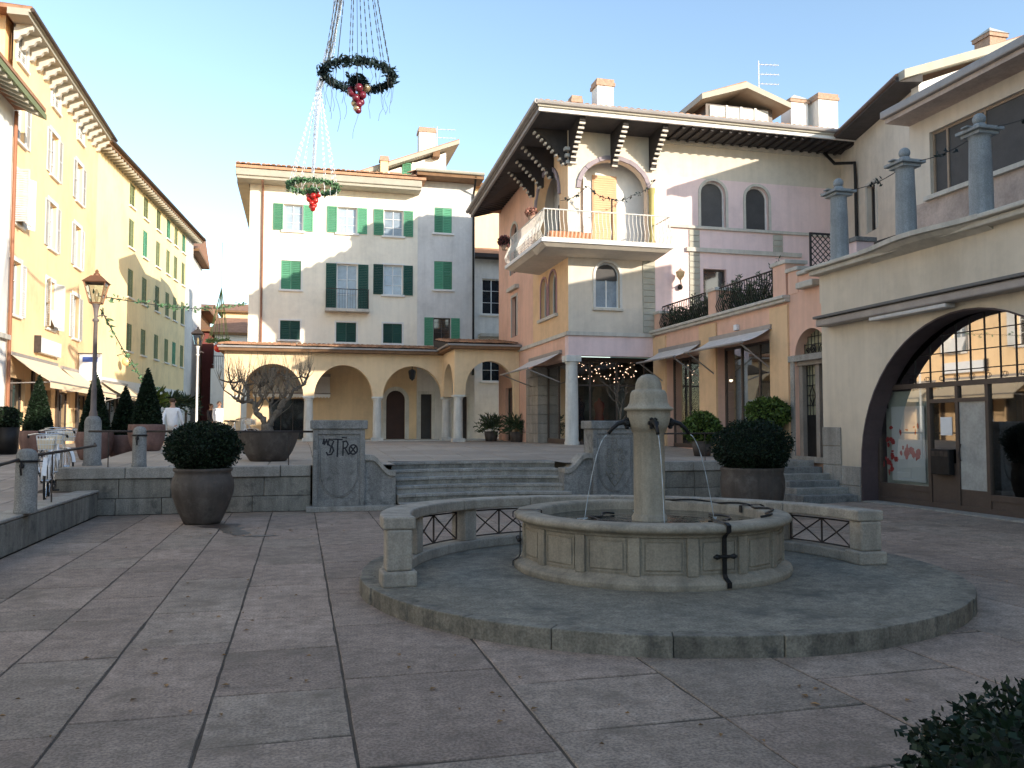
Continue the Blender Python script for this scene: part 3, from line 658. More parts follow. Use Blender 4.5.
# wide bowl with gnarled bare tree
bx, by = -.66, 19.0
t = thing('tree_bowl', 'wide brown bowl planter on the upper square left of the graffiti pedestal', 'planter', (bx, by, .86))
MB().lathe([(.30, 0), (.36, 0), (.40, .03), (.52, .22), (.60, .42), (.65, .60), (.67, .64), (.62, .64), (.60, .56)], (bx, by, .86), 40).build('bowl', POT, t, smooth=True)
MB().lathe([(.001, .58), (.61, .56)], (bx, by, .86), 24).build('soil', SOIL, t)
t = thing('gnarled_tree', 'bare gnarled twisting tree growing in the wide brown bowl', 'tree', (bx, by, 1.43))
tr = MB(); tw = MB(); gr = random.Random(8)
def limb(p, d, r, L, n, depth):
    p = Vector(p); d = Vector(d).normalized(); pts = [p]; rs = [r]
    for i in range(n):
        d = (d + Vector((gr.gauss(0, .32), gr.gauss(0, .2), gr.gauss(.06, .25)))).normalized(); p = p + d * L / n; pts.append(p); rs.append(r * (1 - .55 * (i + 1) / n) * gr.uniform(.9, 1.2))
    tr.tube(pts, rs, 8)
    if depth:
        for k in range(2): q = pts[gr.randint(n // 2, n)]; limb(q, d + Vector((gr.uniform(-1, 1), gr.uniform(-.5, .5), gr.uniform(0, .8))), rs[-1] * 1.0, L * .5, n - 1, depth - 1)
    for k in range(5):
        q = Vector(pts[gr.randint(n // 2, n)]); l = gr.uniform(.25, .75); e = q + Vector((gr.uniform(-.15, .15), gr.uniform(-.1, .1), l)); tw.tube([q, (q + e) / 2 + Vector((gr.uniform(-.05, .05), 0, 0)), e], [.008, .005, .002], 4)
T0 = Vector((bx, by, 1.42))
tr.tube([T0 + Vector((0, 0, -.05)), T0 + Vector((-.03, 0, .12)), T0 + Vector((-.05, 0, .25))], [.17, .13, .12], 9)
for pts, rs in (([(-.05, 0, .15), (-.13, .02, .36), (-.26, 0, .48), (-.29, .02, .68), (-.44, 0, .78), (-.42, 0, .93), (-.5, 0, 1.1)], [.10, .085, .07, .065, .055, .045, .03]),
                ([(0, 0, .1), (.08, 0, .35), (.22, .02, .55), (.30, 0, .82), (.38, 0, 1.05), (.42, 0, 1.25)], [.11, .09, .075, .06, .05, .03]),
                ([(.22, .02, .55), (.4, 0, .8), (.55, 0, 1.0), (.72, 0, 1.1), (.80, 0, 1.25)], [.07, .06, .05, .045, .03]),
                ([(-.28, 0, .55), (-.15, 0, .8), (-.2, 0, 1.05), (-.12, 0, 1.15)], [.05, .045, .04, .03]),
                ([(-.33, 0, .75), (-.6, 0, .72), (-.72, 0, .8)], [.05, .04, .03]), ([(-.5, 0, .86), (-.75, 0, 1.0), (-.8, 0, 1.15)], [.045, .035, .02]),
                ([(.1, 0, .35), (.02, 0, .6), (.1, 0, .85), (.05, 0, 1.0)], [.05, .04, .035, .02])):
    P_ = [T0 + Vector(p) for p in pts]; tr_p, tr_r = [], []
    for (pa, ra), (pb, rb_) in zip(zip(P_, rs), zip(P_[1:], rs[1:])):
        for k in range(5): f_ = k / 5; tr_p.append(pa.lerp(pb, f_) + Vector((gr.gauss(0, .014), gr.gauss(0, .014), gr.gauss(0, .01)))); tr_r.append((ra + (rb_ - ra) * f_) * gr.uniform(.55, .88))
    tr_p.append(P_[-1]); tr_r.append(rs[-1] * .7); tr.tube(tr_p, tr_r, 9)
    for k in range(6):   # short knuckled spurs ending in shoots
        q = P_[gr.randint(1, len(P_) - 1)]; d_ = Vector((gr.uniform(-1, 1), gr.uniform(-.6, .6), gr.uniform(-.1, 1))).normalized(); m1 = q + d_ * .1; e = m1 + (d_ + Vector((gr.gauss(0, .5), 0, .3))).normalized() * gr.uniform(.08, .2)
        tr.tube([q, m1, e], [.026, .018, .014], 6)
        for _ in range(6): f_ = e + Vector((gr.gauss(0, .1), gr.gauss(0, .08), gr.uniform(.15, .6))); tw.tube([e, (e + f_) / 2 + Vector((gr.gauss(0, .03), 0, 0)), f_], [.008, .005, .002], 4)
    for k in range(7):
        q = P_[gr.randint(len(P_) // 2, len(P_) - 1)]; l = gr.uniform(.2, .85); e = q + Vector((gr.uniform(-.2, .2), gr.uniform(-.1, .1), l)); tw.tube([q, (q + e) / 2 + Vector((gr.uniform(-.06, .06), 0, 0)), e], [.010, .006, .003], 4)
tr.build('trunk', BARK, t, smooth=True); tw.build('twigs', TWIG, t)
# conical topiaries in rusty planters along the street
pr0 = None
cones = [(-7.0, 25.6, 'cone topiary in a dark planter in front of the orange building, leftmost of the row'), (-5.2, 23.9, 'cone topiary in a rusty planter directly behind the near street lamp'),
         (-4.6, 24.6, 'cone topiary in a rusty planter just right of the near street lamp'), (-3.85, 23.4, 'cone topiary in a rusty planter behind the granite rail post')]
for i, (x, y, lb) in enumerate(cones):
    if i == 0:
        pr0 = t = thing('cone_topiary', lb, 'topiary', (x, y, sz(y)), 'cone topiaries in planters along the street'); z = sz(y)
        MB().lathe([(.30, 0), (.34, .02), (.42, .25), (.46, .5), (.45, .68), (.44, .72), (.41, .72), (.41, .64)], (x, y, z), 28).build('pot', CORT, t, smooth=True)
        MB().lathe([(.001, .66), (.42, .66)], (x, y, z), 20).build('soil', SOIL, t)
        foliage(t, (x, y, z + .68), .38, .38, 1.6, 6000, .042, cone=True)
    else: copy_tree(pr0, (x, y, max(sz(y), tz(y) if x > TX0 else 0)), lb, scale=(1, 1, [0, 1.0, .86, .95][i]))
t = thing('dark_pot_bush', 'small round bush in a black tub by the shop door at the left edge', 'planter', (-8.3, 27.4, sz(27)))
MB().lathe([(.2, 0), (.26, 0), (.32, .8), (.28, .8)], (-8.3, 27.4, sz(27)), 20).build('pot', IRON, t, smooth=True)
foliage(t, (-8.3, 27.4, sz(27) + 1.05), .38, .38, .36, 900, .06)
# round potted bushes before the shops and inside the portico
def bush(x, y, z, r, rz_, pot_h, label, lm, n=2600, size=.05):
    t = thing('potted_bush', label, 'potted plant', (x, y, z))
    MB().lathe([(.18, 0), (.2, 0), (.27, pot_h), (.24, pot_h), (.23, pot_h - .05)], (x, y, z), 24).build('pot', POT, t, smooth=True)
    MB().lathe([(.001, pot_h - .05), (.24, pot_h - .05)], (x, y, z), 16).build('soil', SOIL, t)
    foliage(t, (x, y, z + pot_h + rz_ * .8), r, r, rz_, n, size, lm, asp=2, lump=.2)
bush(9.85, 19.3, tz(19.3), .46, .40, .38, 'round green bush in a small pot before the left shop window pillar', LEAF)
bush(10.75, 17.7, .86, .50, .38, .75, 'bright green bush in tall pot beside the iron and glass door', LEAF)
def palm(x, y, z, label):
    t = thing('potted_palm', label, 'potted plant', (x, y, z)); MB().lathe([(.2, 0), (.22, 0), (.28, .4), (.25, .4), (.25, .36)], (x, y, z), 20).build('pot', POT, t, smooth=True)
    q = MB(); R_ = random.Random(int(x * 100))
    for k in range(70):
        a = R_.uniform(0, 2 * pi); e = R_.uniform(-.2, 1.3); L = R_.uniform(.5, .8); d = Vector((cos(a) * cos(e), sin(a) * cos(e), sin(e))); p = Vector((x, y, z + .55))
        for i in range(9): q.leaf(p + d * L * (i + 2) / 10 + Vector((0, 0, -.25 * (i / 9) ** 2 * L)), .05, 5, d + Vector((R_.gauss(0, .4), R_.gauss(0, .4), R_.gauss(0, .4))), R_)
    q.build('fronds', OLEA, t, recalc=False)
palm(7.35, 32.3, 1.03, 'dark bushy palm in a pot inside the right portico arch')
palm(8.05, 31.0, 1.03, 'dark bushy palm in a pot against the portico end pier')
t = thing('bare_sapling', 'leafless young tree in a tub before the lit corner shop window', 'tree', (8.1, 20.5, .9))
MB().lathe([(.2, 0), (.25, .02), (.3, .4), (.27, .4), (.27, .34)], (8.1, 20.5, .9), 18).build('tub', POT, t, smooth=True)
q = MB(); gr = random.Random(21)
def twg(p, d, r, L, dep):
    e = p + d * L; q.tube([p, p + d * L * .5 + Vector((gr.gauss(0, .02), gr.gauss(0, .02), 0)), e], [r, r * .8, r * .6], 5)
    if dep:
        for k in range(3): twg(p + d * L * gr.uniform(.5, 1), (d + Vector((gr.gauss(0, .55), gr.gauss(0, .55), gr.gauss(.25, .3)))).normalized(), r * .55, L * gr.uniform(.55, .8), dep - 1)
twg(Vector((8.1, 20.5, 1.25)), Vector((.05, 0, 1)), .035, .85, 4); q.build('trunk', BARK, t)
# ------------------------------------------------------------------ railings, posts, lamps
def post(x, y, z, h, r, label):
    t = thing('granite_post', label, 'post', (x, y, z), 'granite rail posts')
    MB().lathe([(r * 1.05, 0), (r * 1.05, .03), (r, .05), (r * .96, h - .12), (r * .96, h - .11), (r * .93, h - .07), (r * .75, h - .025), (r * .4, h), (.001, h + .005)], (x, y, z), 24).build('shaft', GRAN, t, smooth=True)
    MB().tube([(x + r * 1.03 * cos(a), y + r * 1.03 * sin(a), z + h - .16) for a in [2 * pi * i / 20 for i in range(21)]], .016, 6).build('iron_collar', IRON, t, smooth=True)
    m_ = MB(); m_.ball((x - .02, y - r - .01, z + h - .22), .035, 8, 6); m_.tube([(x - .02, y - r - .02, z + h - .16), (x - .02, y - r - .05, z + h - .26), (x - .02, y - r - .02, z + h - .34)], .014, 6); m_.build('iron_boss', IRON, t)
post(-3.5, 12.35, .47, .84, .135, 'round-topped granite post on the low kerb wall at the left edge')
post(-2.87, 16.72, .868, .74, .125, 'round-topped granite post on the wall between lamp and ball planter')
t = thing('iron_railing', 'iron handrail sloping along the low kerb wall beside the bicycles', 'railing', (-3.62, 13.5, .47))
MB().tube([(-3.62, 4, .72), (-3.62, 8, .95), (-3.56, 12.2, 1.17)], .022, 8).build('rail', RUST, t, smooth=True)
MB().tube([(-3.56, 12.5, 1.2), (-3.62, 14.6, 1.22), (-3.62, 16.75, 1.26), (-3.8, 17.5, 1.28)], .022, 8).build('rail', RUST, t, smooth=True)
MB().tube([(-3.62, 14.0, .46), (-3.62, 14.0, 1.2)], .012, 6).build('stanchion', RUST, t)
t = thing('iron_railing', 'thin iron handrail from the lamp post to the graffiti pedestal', 'railing', (-1.8, 16.72, .868))
MB().tube([(-3.75, 16.78, 1.52), (-3.0, 16.72, 1.52)], .02, 8).build('rail', RUST, t, smooth=True)
MB().tube([(-2.75, 16.72, 1.52), (.3, 16.72, 1.51)], .02, 8).build('rail', RUST, t, smooth=True)
for x in (-3.4, -1.3, -.2): MB().tube([(x, 16.72, .86), (x, 16.72, 1.51)], .01, 6).build('stanchion', RUST, t)
t = thing('iron_railing', 'thin iron handrail above the dark wall behind the right urn', 'railing', (8.3, 16.72, .868))
MB().tube([(6.7, 16.72, 1.45), (9.85, 16.72, 1.47)], .018, 8).build('rail', RUST, t, smooth=True)
for x in (7.5, 8.6, 9.84): MB().tube([(x, 16.72, .86), (x, 16.72, 1.45)], .01, 6).build('stanchion', RUST, t)
def lamp(x, y, z, h0, top, label, ped=True):
    t = thing('street_lamp', label, 'street lamp', (x, y, z), 'old lantern street lamps')
    if ped: MB().lathe([(.17, 0), (.17, .04), (.155, .06), (.15, h0 - .1), (.12, h0 - .03), (.08, h0)], (x, y, z), 24).build('granite_base', GRAN, t, smooth=True)
    b = z + (h0 if ped else 0); T = z + top
    MB().lathe([(.075, 0), (.07, .08), (.055, .12), (.05, .5), (.055, .52), (.042, .56), (.036, T - .35 - b), (.06, T - .33 - b), (.06, T - .30 - b), (.03, T - .27 - b), (.05, T - .08 - b), (.075, T - b)], (x, y, b), 18).build('pole', LAMPM if ped else WTRIM, t, smooth=True)
    lan = MB(); s0, s1, h = .10, .19, .42
    C4 = [(-1, -1), (1, -1), (1, 1), (-1, 1)]
    for i in range(4):
        a, c = C4[i]; lan.tube([(x + a * s0, y + c * s0, T + .02), (x + a * s1, y + c * s1, T + h)], .012, 5)
        d, e = C4[(i + 1) % 4]; lan.tube([(x + a * s0, y + c * s0, T + .02), (x + d * s0, y + e * s0, T + .02)], .012, 5); lan.tube([(x + a * s1, y + c * s1, T + h), (x + d * s1, y + e * s1, T + h)], .018, 5)
    lan.hexa([(x - .22, y - .22, T + h), (x + .22, y - .22, T + h), (x + .22, y + .22, T + h), (x - .22, y + .22, T + h), (x - .09, y - .09, T + h + .13), (x + .09, y - .09, T + h + .13), (x + .09, y + .09, T + h + .13), (x - .09, y + .09, T + h + .13)])
    lan.lathe([(.07, h + .12), (.06, h + .17), (.03, h + .2), (.035, h + .23), (.001, h + .27)], (x, y, T), 12)
    lo = lan.build('lantern', mat('copper lantern', (.22, .10, .05), .5, .2, 5, .1, metal=.3) if ped else RUST, t)
    gl_ = MB()
    for i in range(4):
        a, c = C4[i]; d, e = C4[(i + 1) % 4]; k0, k1 = s0 - .004, s1 - .006
        gl_.face((x + a * k0, y + c * k0, T + .03), (x + d * k0, y + e * k0, T + .03), (x + d * k1, y + e * k1, T + h - .01), (x + a * k1, y + c * k1, T + h - .01))
    gl_.build('glass', MIRR, lo); MB().lathe([(.02, .05), (.035, .1), (.035, .25), (.001, .3)], (x, y, T), 10).build('bulb', LAMPG, lo, smooth=True)
    # brackets
    MB().tube([(x, y, T - .25), (x + .12, y, T - .2), (x + .2, y, T - .24)], .012, 5).build('bracket', LAMPM, t)
lamp(-3.86, 17.6, .86, .95, 3.12, 'tall black lantern lamp on round granite base above the bicycles')
lamp(-3.5, 31.0, sz(31), 0, 3.6, 'pale slender lantern lamp further down the street, left of the portico', ped=False)
exec_parts = []
# ------------------------------------------------------------------ building helpers
def hip(name, B, x0, y0, x1, y1, z, rise, m=TILEF, ridge_x=True):
    q = MB()
    if ridge_x: h = (y1 - y0) / 2; a, b = (x0 + h, y0 + h, z + rise), (x1 - h, y0 + h, z + rise)
    else: h = (x1 - x0) / 2; a, b = (x0 + h, y0 + h, z + rise), (x0 + h, y1 - h, z + rise)
    c = [(x0, y0, z), (x1, y0, z), (x1, y1, z), (x0, y1, z)]
    if ridge_x: q.face(c[0], c[1], b, a); q.face(c[1], c[2], b); q.face(c[2], c[3], a, b); q.face(c[3], c[0], a)
    else: q.face(c[0], c[1], a); q.face(c[1], c[2], b, a); q.face(c[2], c[3], b); q.face(c[3], c[0], a, b)
    q.box(x0, y0, z - .12, x1, y1, z - .004); return q.build(name, m, B)
def chimney(B, x, y, z0, z1, w=.6, d=.6, cap='flat', body=None):
    c = MB().box(x - w / 2, y - d / 2, z0, x + w / 2, y + d / 2, z1 - .25).build('chimney', body or WHITEP, B)
    MB().box(x - w / 2 - .05, y - d / 2 - .05, z1 - .25, x + w / 2 + .05, y + d / 2 + .05, z1 - .13).build('brick_band', BRICK, c)
    if cap == 'flat': MB().box(x - w / 2 - .02, y - d / 2 - .02, z1 - .129, x + w / 2 + .02, y + d / 2 + .02, z1).build('cap', BRICK, c)
    else:
        q = MB(); p = [(x - w / 2 - .08, y - d / 2 - .08), (x + w / 2 + .08, y - d / 2 - .08), (x + w / 2 + .08, y + d / 2 + .08), (x - w / 2 - .08, y + d / 2 + .08)]
        q.face(*[(a, b, z1 - .129) for a, b in p])
        for i in range(4): q.face((*p[i], z1 - .128), (*p[(i + 1) % 4], z1 - .128), (x, y, z1 + .2))
        q.build('cap', TRIM, c)
def antenna(B, x, y, z0, z1, sc=1):
    q = MB(); q.tube([(x, y, z0), (x, y, z1)], .02, 5)
    for k in range(3):
        zz = z1 - .15 - k * .35 * sc; q.tube([(x, y, zz), (x + .75 * sc, y - .1, zz + .02)], .012, 4)
        for j in range(5): q.tube([(x + .15 * sc * (j + .5), y - .02 * j - .15, zz + .01), (x + .15 * sc * (j + .5), y - .02 * j + .15, zz + .01)], .006, 4)
    return q
def belly_rail(P0, U, Nn, L, h=.9, sp=.125, m=None):
    m = m or MB(); P0 = Vector(P0); U = Vector(U).normalized(); Nn = Vector(Nn).normalized(); n = int(L / sp); up = Vector((0, 0, 1))
    for i in range(n + 1):
        p = P0 + U * L * i / n
        m.tube([p + Nn * w_ + up * z_ * h for w_, z_ in ((0, .02), (.07, .12), (.12, .28), (.06, .48), (0, .66), (-.01, .82), (0, 1))], .0115, 4, cap=False)
    m.tube([P0 + up * h, P0 + U * L + up * h], .022, 6); m.tube([P0 + up * .03, P0 + U * L + up * .03], .016, 6); return m
def hollow_box(x0, y0, z0, x1, y1, z1, faces='lrbtd'):
    m = MB()
    if 'l' in faces: m.face((x0, y0, z0), (x0, y1, z0), (x0, y1, z1), (x0, y0, z1))
    if 'r' in faces: m.face((x1, y0, z0), (x1, y1, z0), (x1, y1, z1), (x1, y0, z1))
    if 'f' in faces: m.face((x0, y0, z0), (x1, y0, z0), (x1, y0, z1), (x0, y0, z1))
    if 'b' in faces: m.face((x0, y1, z0), (x1, y1, z0), (x1, y1, z1), (x0, y1, z1))
    if 't' in faces: m.face((x0, y0, z1), (x1, y0, z1), (x1, y1, z1), (x0, y1, z1))
    if 'd' in faces: m.face((x0, y0, z0), (x1, y0, z0), (x1, y1, z0), (x0, y1, z0))
    return m
def awning(label, F, u0, u1, vt, vb, out, m=CAN, val=.12, arms=True, group='shop awnings', scallop=False, name='shop_awning', wt=.06):
    t = thing(name, label, 'awning', F.P((u0 + u1) / 2, vt, .05), group); P = F.P
    q = MB(); n = 12
    for i in range(n):
        a, b = u0 + (u1 - u0) * i / n, u0 + (u1 - u0) * (i + 1) / n
        for k in range(4):
            s0, s1 = k / 4, (k + 1) / 4; sag = lambda s: -.05 * sin(pi * s)
            q.face(P(a, vt + (vb - vt) * s0 + sag(s0), wt + (out - wt) * s0), P(b, vt + (vb - vt) * s0 + sag(s0), wt + (out - wt) * s0), P(b, vt + (vb - vt) * s1 + sag(s1), wt + (out - wt) * s1), P(a, vt + (vb - vt) * s1 + sag(s1), wt + (out - wt) * s1))
        if scallop:
            for j in range(2):
                c0 = a + (b - a) * j / 2; c1 = a + (b - a) * (j + 1) / 2; q.face(P(c0, vb, out), P(c1, vb, out), P(c1, vb - val * .7, out + .01), P((c0 + c1) / 2, vb - val, out + .01), P(c0, vb - val * .7, out + .01))
        elif val: q.face(P(a, vb, out), P(b, vb, out), P(b, vb - val, out + .01), P(a, vb - val, out + .01))
    q.build('canvas', m, t, recalc=False)
    MB().tube([P(u0 - .02, vb, out), P(u1 + .02, vb, out)], .03, 8).build('front_bar', FASC, t)
    MB().fb(F, u0 - .03, vt - .03, 0, u1 + .03, vt + .09, .1).build('cassette', FASC, t)
    if arms:
        for u in (u0 + .15, u1 - .15): MB().tube([P(u, vt - .95, .03), P(u, vb - .02, out - .03)], .02, 6).build('arm', FASC, t)
    return t
# ------------------------------------------------------------------ left side of the street
t = B = thing('apartment_house', 'white rendered house at the left edge with striped eave underside', 'building', (-9.2, 24, .5))
F = Fr((-9.2, -2, 0), (0, 1, 0), (1, 0, 0)); E0 = 32.05
ops = [(a, a + 1.0, z, z + 1.8, 0) for a in (2.5, 7, 11.5, 16, 20.5, 25.0, 28.6) for z in (5.0, 8.3)] + [(a, a + 1.8, .75, 3.2, 0) for a in (4, 9, 14, 19, 24, 28.5)]
wall(F, 0, E0, 0, 12.3, ops).build('wall', WHITEP, B)
MB().box(-18, -2, 0, -9.45, 30.05, 12.2).build('wall', WHITEP, B)
for a, b, c, d, r in ops: window(B, F, a, b, c, d, sh='open' if c > 4 else None, shm=PALE, mun=(2, 3) if c > 4 else (2, 1), sill=TRIM if c > 4 else None, fr=WPAINT if c > 4 else BROWNP, pane=GLC if c > 4 else GLD)
q = MB(); q.hexa([(-9.6, -2.5, 12.32), (-8.3, -2.5, 11.80), (-8.3, 30.3, 11.80), (-9.6, 30.3, 12.32), (-9.6, -2.5, 12.5), (-8.3, -2.5, 11.98), (-8.3, 30.3, 11.98), (-9.6, 30.3, 12.5)]); q.build('eave', OLIVE, B)
q = MB()
for i in range(64): y = -2 + i * .5; q.hexa([(-9.3, y, 12.1), (-8.36, y, 11.7), (-8.36, y + .12, 11.7), (-9.3, y + .12, 12.1), (-9.3, y, 12.21), (-8.36, y, 11.82), (-8.36, y + .12, 11.82), (-9.3, y + .12, 12.21)])
q.build('rafters', LFASC, B)
hip('roof', B, -18.5, -2.4, -8.3, 30.2, 12.15, 2.2, ridge_x=False)
MB().tube([(-9.1, 29.95, .5), (-9.1, 29.95, 11.9)], .06, 8).build('downpipe', mat('brown downpipe', (.30, .12, .06), .6, .1, 3, 0), B)
MB().box(-9.19, 26, 4.4, -9.05, 30.0, 4.55).build('string_course', TRIM, B)

t = B = thing('apartment_house', 'orange rendered house with bracketed eave and white window surrounds', 'building', (-9.3, 36, .6))
F = Fr((-9.3, 30.1, 0), (0, 1, 0), (1, 0, 0)); cols = (.42, 4.45, 8.2); rows = ((5.35, 7.15), (8.4, 10.15), (11.2, 12.85), (13.85, 14.75))
ops = [(c, c + 1.0, a, b, 0) for c in cols for a, b in rows] + [(.5, 2.3, .8, 3.25, 0), (3.2, 5.4, .8, 3.0, 0), (6.4, 8.2, .8, 3.0, 0), (9.2, 11.2, .8, 3.0, 0)]
wall(F, 0, 11.9, 0, 15.3, ops).build('wall', ORANGE, B)
MB().box(-19, 30.12, 0, -9.55, 41.99, 15.2).build('wall', ORANGE, B)
for k, (a, b, c, d, r) in enumerate(ops):
    if c > 4: window(B, F, a, b, c, d, sh=['open', 'tilt', 'open', 'open'][(k + k // 4) % 4] if c < 13 else 'closed', shm=PALE, mun=(2, 3), sill=WTRIM, sur=WTRIM, surw=.16, pane=GLC if k % 3 else GLD)
    else: window(B, F, a, b, c, d, mun=(2, 1), fr=BROWNP, pane=GLD, name='shop_window')
q = MB(); q.fb(F, -.7, 14.9, 0, 12.1, 15.02, .62); q.fb(F, -.7, 15.021, 0, 12.1, 15.12, .70); q.build('eave', LFASC, B)
MB().tube([F.P(-.7, 15.1, .74), F.P(12.1, 15.1, .74)], .07, 8).build('gutter', GUT, B)
br = MB().prism(Fr(F.P(0, 0, 0), F.n, F.u), [(0, 14.35), (0, 14.9), (.56, 14.9), (.56, 14.74), (.44, 14.70), (.36, 14.58), (.2, 14.52), (.12, 14.38)], 0, .16).build('bracket', TRIM, B)
for i in range(1, 15): c = br.copy(); COL.objects.link(c); c.location = Vector(F.u) * (i * .82)
MB().fb(F, 0, 14.78, .0, 11.9, 14.895, .06).build('frieze', LFASC, B)
hip('roof', B, -19.2, 29.5, -8.6, 42.1, 15.26, 2.6, ridge_x=False)
chimney(B, -10.6, 42.6, 14.5, 16.7, .7, .7, body=BRICK)
q = MB()
for u in (2.9, 6.0, 9.0): MB().fb(F, u, .6, .001, u + .25, 3.6, .07).build('pilaster', BROWNP, B)

t = B = thing('apartment_house', 'long pale yellow house with small olive shutters, shaded at its far end', 'building', (-8.5, 52, .6))
F = Fr((-9.3, 42, 0), (.0906, .9959, 0), (.9959, -.0906, 0)); cols = (5.1, 7.75, 10.5, 12.9, 14.85, 17.0)
rows = ((5.6, 7.05), (8.45, 9.95), (11.1, 12.6), (13.3, 14.5))
ops = [(c, c + .95, a, b, 0) for c in cols for a, b in rows] + [(2.0, 4.4, .85, 3.1, 0), (6.2, 8.6, .85, 3.1, 0), (10.5, 12.5, .85, 3.1, 0), (14, 16, .85, 3.1, 0)]
wall(F, 0, 18.2, 4.0, 15.0, [o for o in ops if o[2] > 4]).build('wall', YELLOW, B); wall(F, 0, 18.2, 0, 4.0, [o for o in ops if o[2] < 4]).build('ground_floor_wall', WHITEP, B); wall(F, 18.2, 20.4, 0, 15.0).build('corner_wall', GREYW, B)
MB().fb(F, .3, .1, -10, 20.3, 14.9, -.25).build('wall', YELLOW, B)
MB().fb(F, 0, .5, .0, 18.2, 3.9, .03).build('ground_floor_band', WHITEP, B) if False else None
for a, b, c, d, r in ops:
    if c > 4: window(B, F, a, b, c, d, sh='closed', shm=OLIVE if rnd.random() < .8 else GREEN, mun=(1, 1), sill=WTRIM)
    else: window(B, F, a, b, c, d, mun=(2, 1), fr=BROWNP, pane=GLD, name='shop_window')
q = MB(); q.fb(F, -.3, 14.72, 0, 20.8, 14.84, .60); q.fb(F, -.3, 14.841, 0, 20.8, 14.94, .68); q.build('eave', BWOOD, B)
q = MB()
for i in range(46): q.fb(F, i * .45, 14.58, 0, i * .45 + .12, 14.719, .58)
q.build('rafters', LFASC, B)
MB().tube([F.P(-.3, 14.92, .72), F.P(20.8, 14.92, .72)], .07, 8).build('gutter', GUT, B)
q = MB(); q.face(F.P(-.3, 14.95, .68), F.P(20.8, 14.95, .68), F.P(20.8, 17.2, -5), F.P(-.3, 17.2, -5)); q.face(F.P(-.3, 14.95, -10.7), F.P(20.8, 14.95, -10.7), F.P(20.8, 17.2, -5), F.P(-.3, 17.2, -5)); q.build('roof', TILEF, B)
FY = F
FO = Fr((-9.3, 30.1, 0), (0, 1, 0), (1, 0, 0))
awning('long cream awning over the shop at the foot of the orange house', FO, .5, 5.9, 4.0, 3.12, 1.25, CANO, .22)
awning('short cream awning at the far end of the orange house', FO, 6.6, 11.6, 3.95, 3.1, 1.1, CANO, .2)
awning('pale awning on the ground floor of the long yellow house', FY, 1.2, 5.2, 3.75, 3.1, 1.1, CANO, .2)
t = thing('shop_sign', 'blank white box sign on the orange wall above the awning', 'sign', FO.P(5.6, 4.5)); MB().fb(FO, 3.2, 4.3, .02, 5.9, 4.85, .2).build('face', SIGNW, t, bevel=.02); MB().fb(FO, 3.1, 4.28, .01, 3.19, 4.9, .22).build('bracket', RUST, t)
t = thing('shop_sign', 'white hanging sign with blue print beside the near lamp post', 'sign', FO.P(9.2, 4)); MB().fb(FO, 9.2, 3.6, .06, 9.32, 4.75, .95).build('face', SIGNW, t, bevel=.02)
MB().fb(FO, 9.185, 4.4, .2, 9.198, 4.62, .8).build('print', SIGNB, t); MB().fb(FO, 9.24, 4.751, 0, 9.28, 4.79, .95).build('bracket', RUST, t)
t = thing('wall_lamp', 'small round wall lamp on the yellow house between awning and windows', 'lamp', FY.P(3.6, 5))
MB().tube([FY.P(3.6, 5.2, 0), FY.P(3.6, 5.3, .3), FY.P(3.6, 5.1, .45)], .02, 6).build('arm', RUST, t); MB().ball(FY.P(3.6, 4.9, .45), .22, 12, 8).build('globe', LAMPG, t, smooth=True)
# planting at the foot of the yellow house
for i, (u, lb) in enumerate(((6.8, 'leafy palm-like plant before the yellow house, nearer one'), (10.5, 'leafy palm-like plant before the yellow house, middle one'), (14.5, 'leafy palm-like plant in the shade at the far end of the yellow house'))):
    x, y, _ = FY.P(u, 0, 1.0); t = thing('street_plant', lb, 'plant', (x, y, sz(y))); MB().tube([(x, y, sz(y)), (x, y, sz(y) + 1.6)], .08, 7).build('stem', BARK, t); q = MB(); R_ = random.Random(i)
    for k in range(90):
        a = R_.uniform(0, 6.28); e = R_.uniform(-.4, 1.2); L = R_.uniform(.7, 1.2); d = Vector((cos(a) * cos(e), sin(a) * cos(e), sin(e)))
        for j in range(6): q.leaf(Vector((x, y, sz(y) + 2.1)) + d * L * (j + 1) / 6 + Vector((0, 0, -.4 * (j / 6) ** 2)), .1, 3.5, d, R_)
    q.build('fronds', OLEA if i else LEAF, t, recalc=False)
# far end of the street
def simple_house(label, x0, x1, y, y2, z1, wm, roofm=TILEF, wins=(), shm=None, frm=WPAINT, eave=.5, rise=1.2, fasc=BWOOD, z0=0):
    B = thing('town_house', label, 'building', ((x0 + x1) / 2, y, .8)); F = Fr((x0, y, 0), (1, 0, 0), (0, -1, 0))
    ops = [(a - x0, b - x0, c, d, r) for a, b, c, d, r in wins]
    wall(F, 0, x1 - x0, z0, z1, ops).build('wall', wm, B)
    MB().box(x0 + .01, y + .22, z0, x1 - .01, y2, z1 - .05).build('wall', wm, B)
    for a, b, c, d, r in ops: window(B, F, a, b, c, d, r, sh='open' if shm else None, shm=shm, fr=frm, sill=WTRIM)
    MB().box(x0 - eave, y - eave, z1, x1 + eave, y2 + .3, z1 + .18).build('eave', fasc, B)
    q = MB(); ym = (y + y2) / 2
    q.face((x0 - eave, y - eave, z1 + .185), (x1 + eave, y - eave, z1 + .185), (x1 + eave, ym, z1 + rise), (x0 - eave, ym, z1 + rise)); q.face((x0 - eave, y2 + .3, z1 + .185), (x1 + eave, y2 + .3, z1 + .185), (x1 + eave, ym, z1 + rise), (x0 - eave, ym, z1 + rise))
    q.face((x0 - eave, y - eave, z1 + .185), (x0 - eave, y2 + .3, z1 + .185), (x0 - eave, ym, z1 + rise)); q.face((x1 + eave, y - eave, z1 + .185), (x1 + eave, y2 + .3, z1 + .185), (x1 + eave, ym, z1 + rise))
    q.build('roof', roofm, B); return B, F
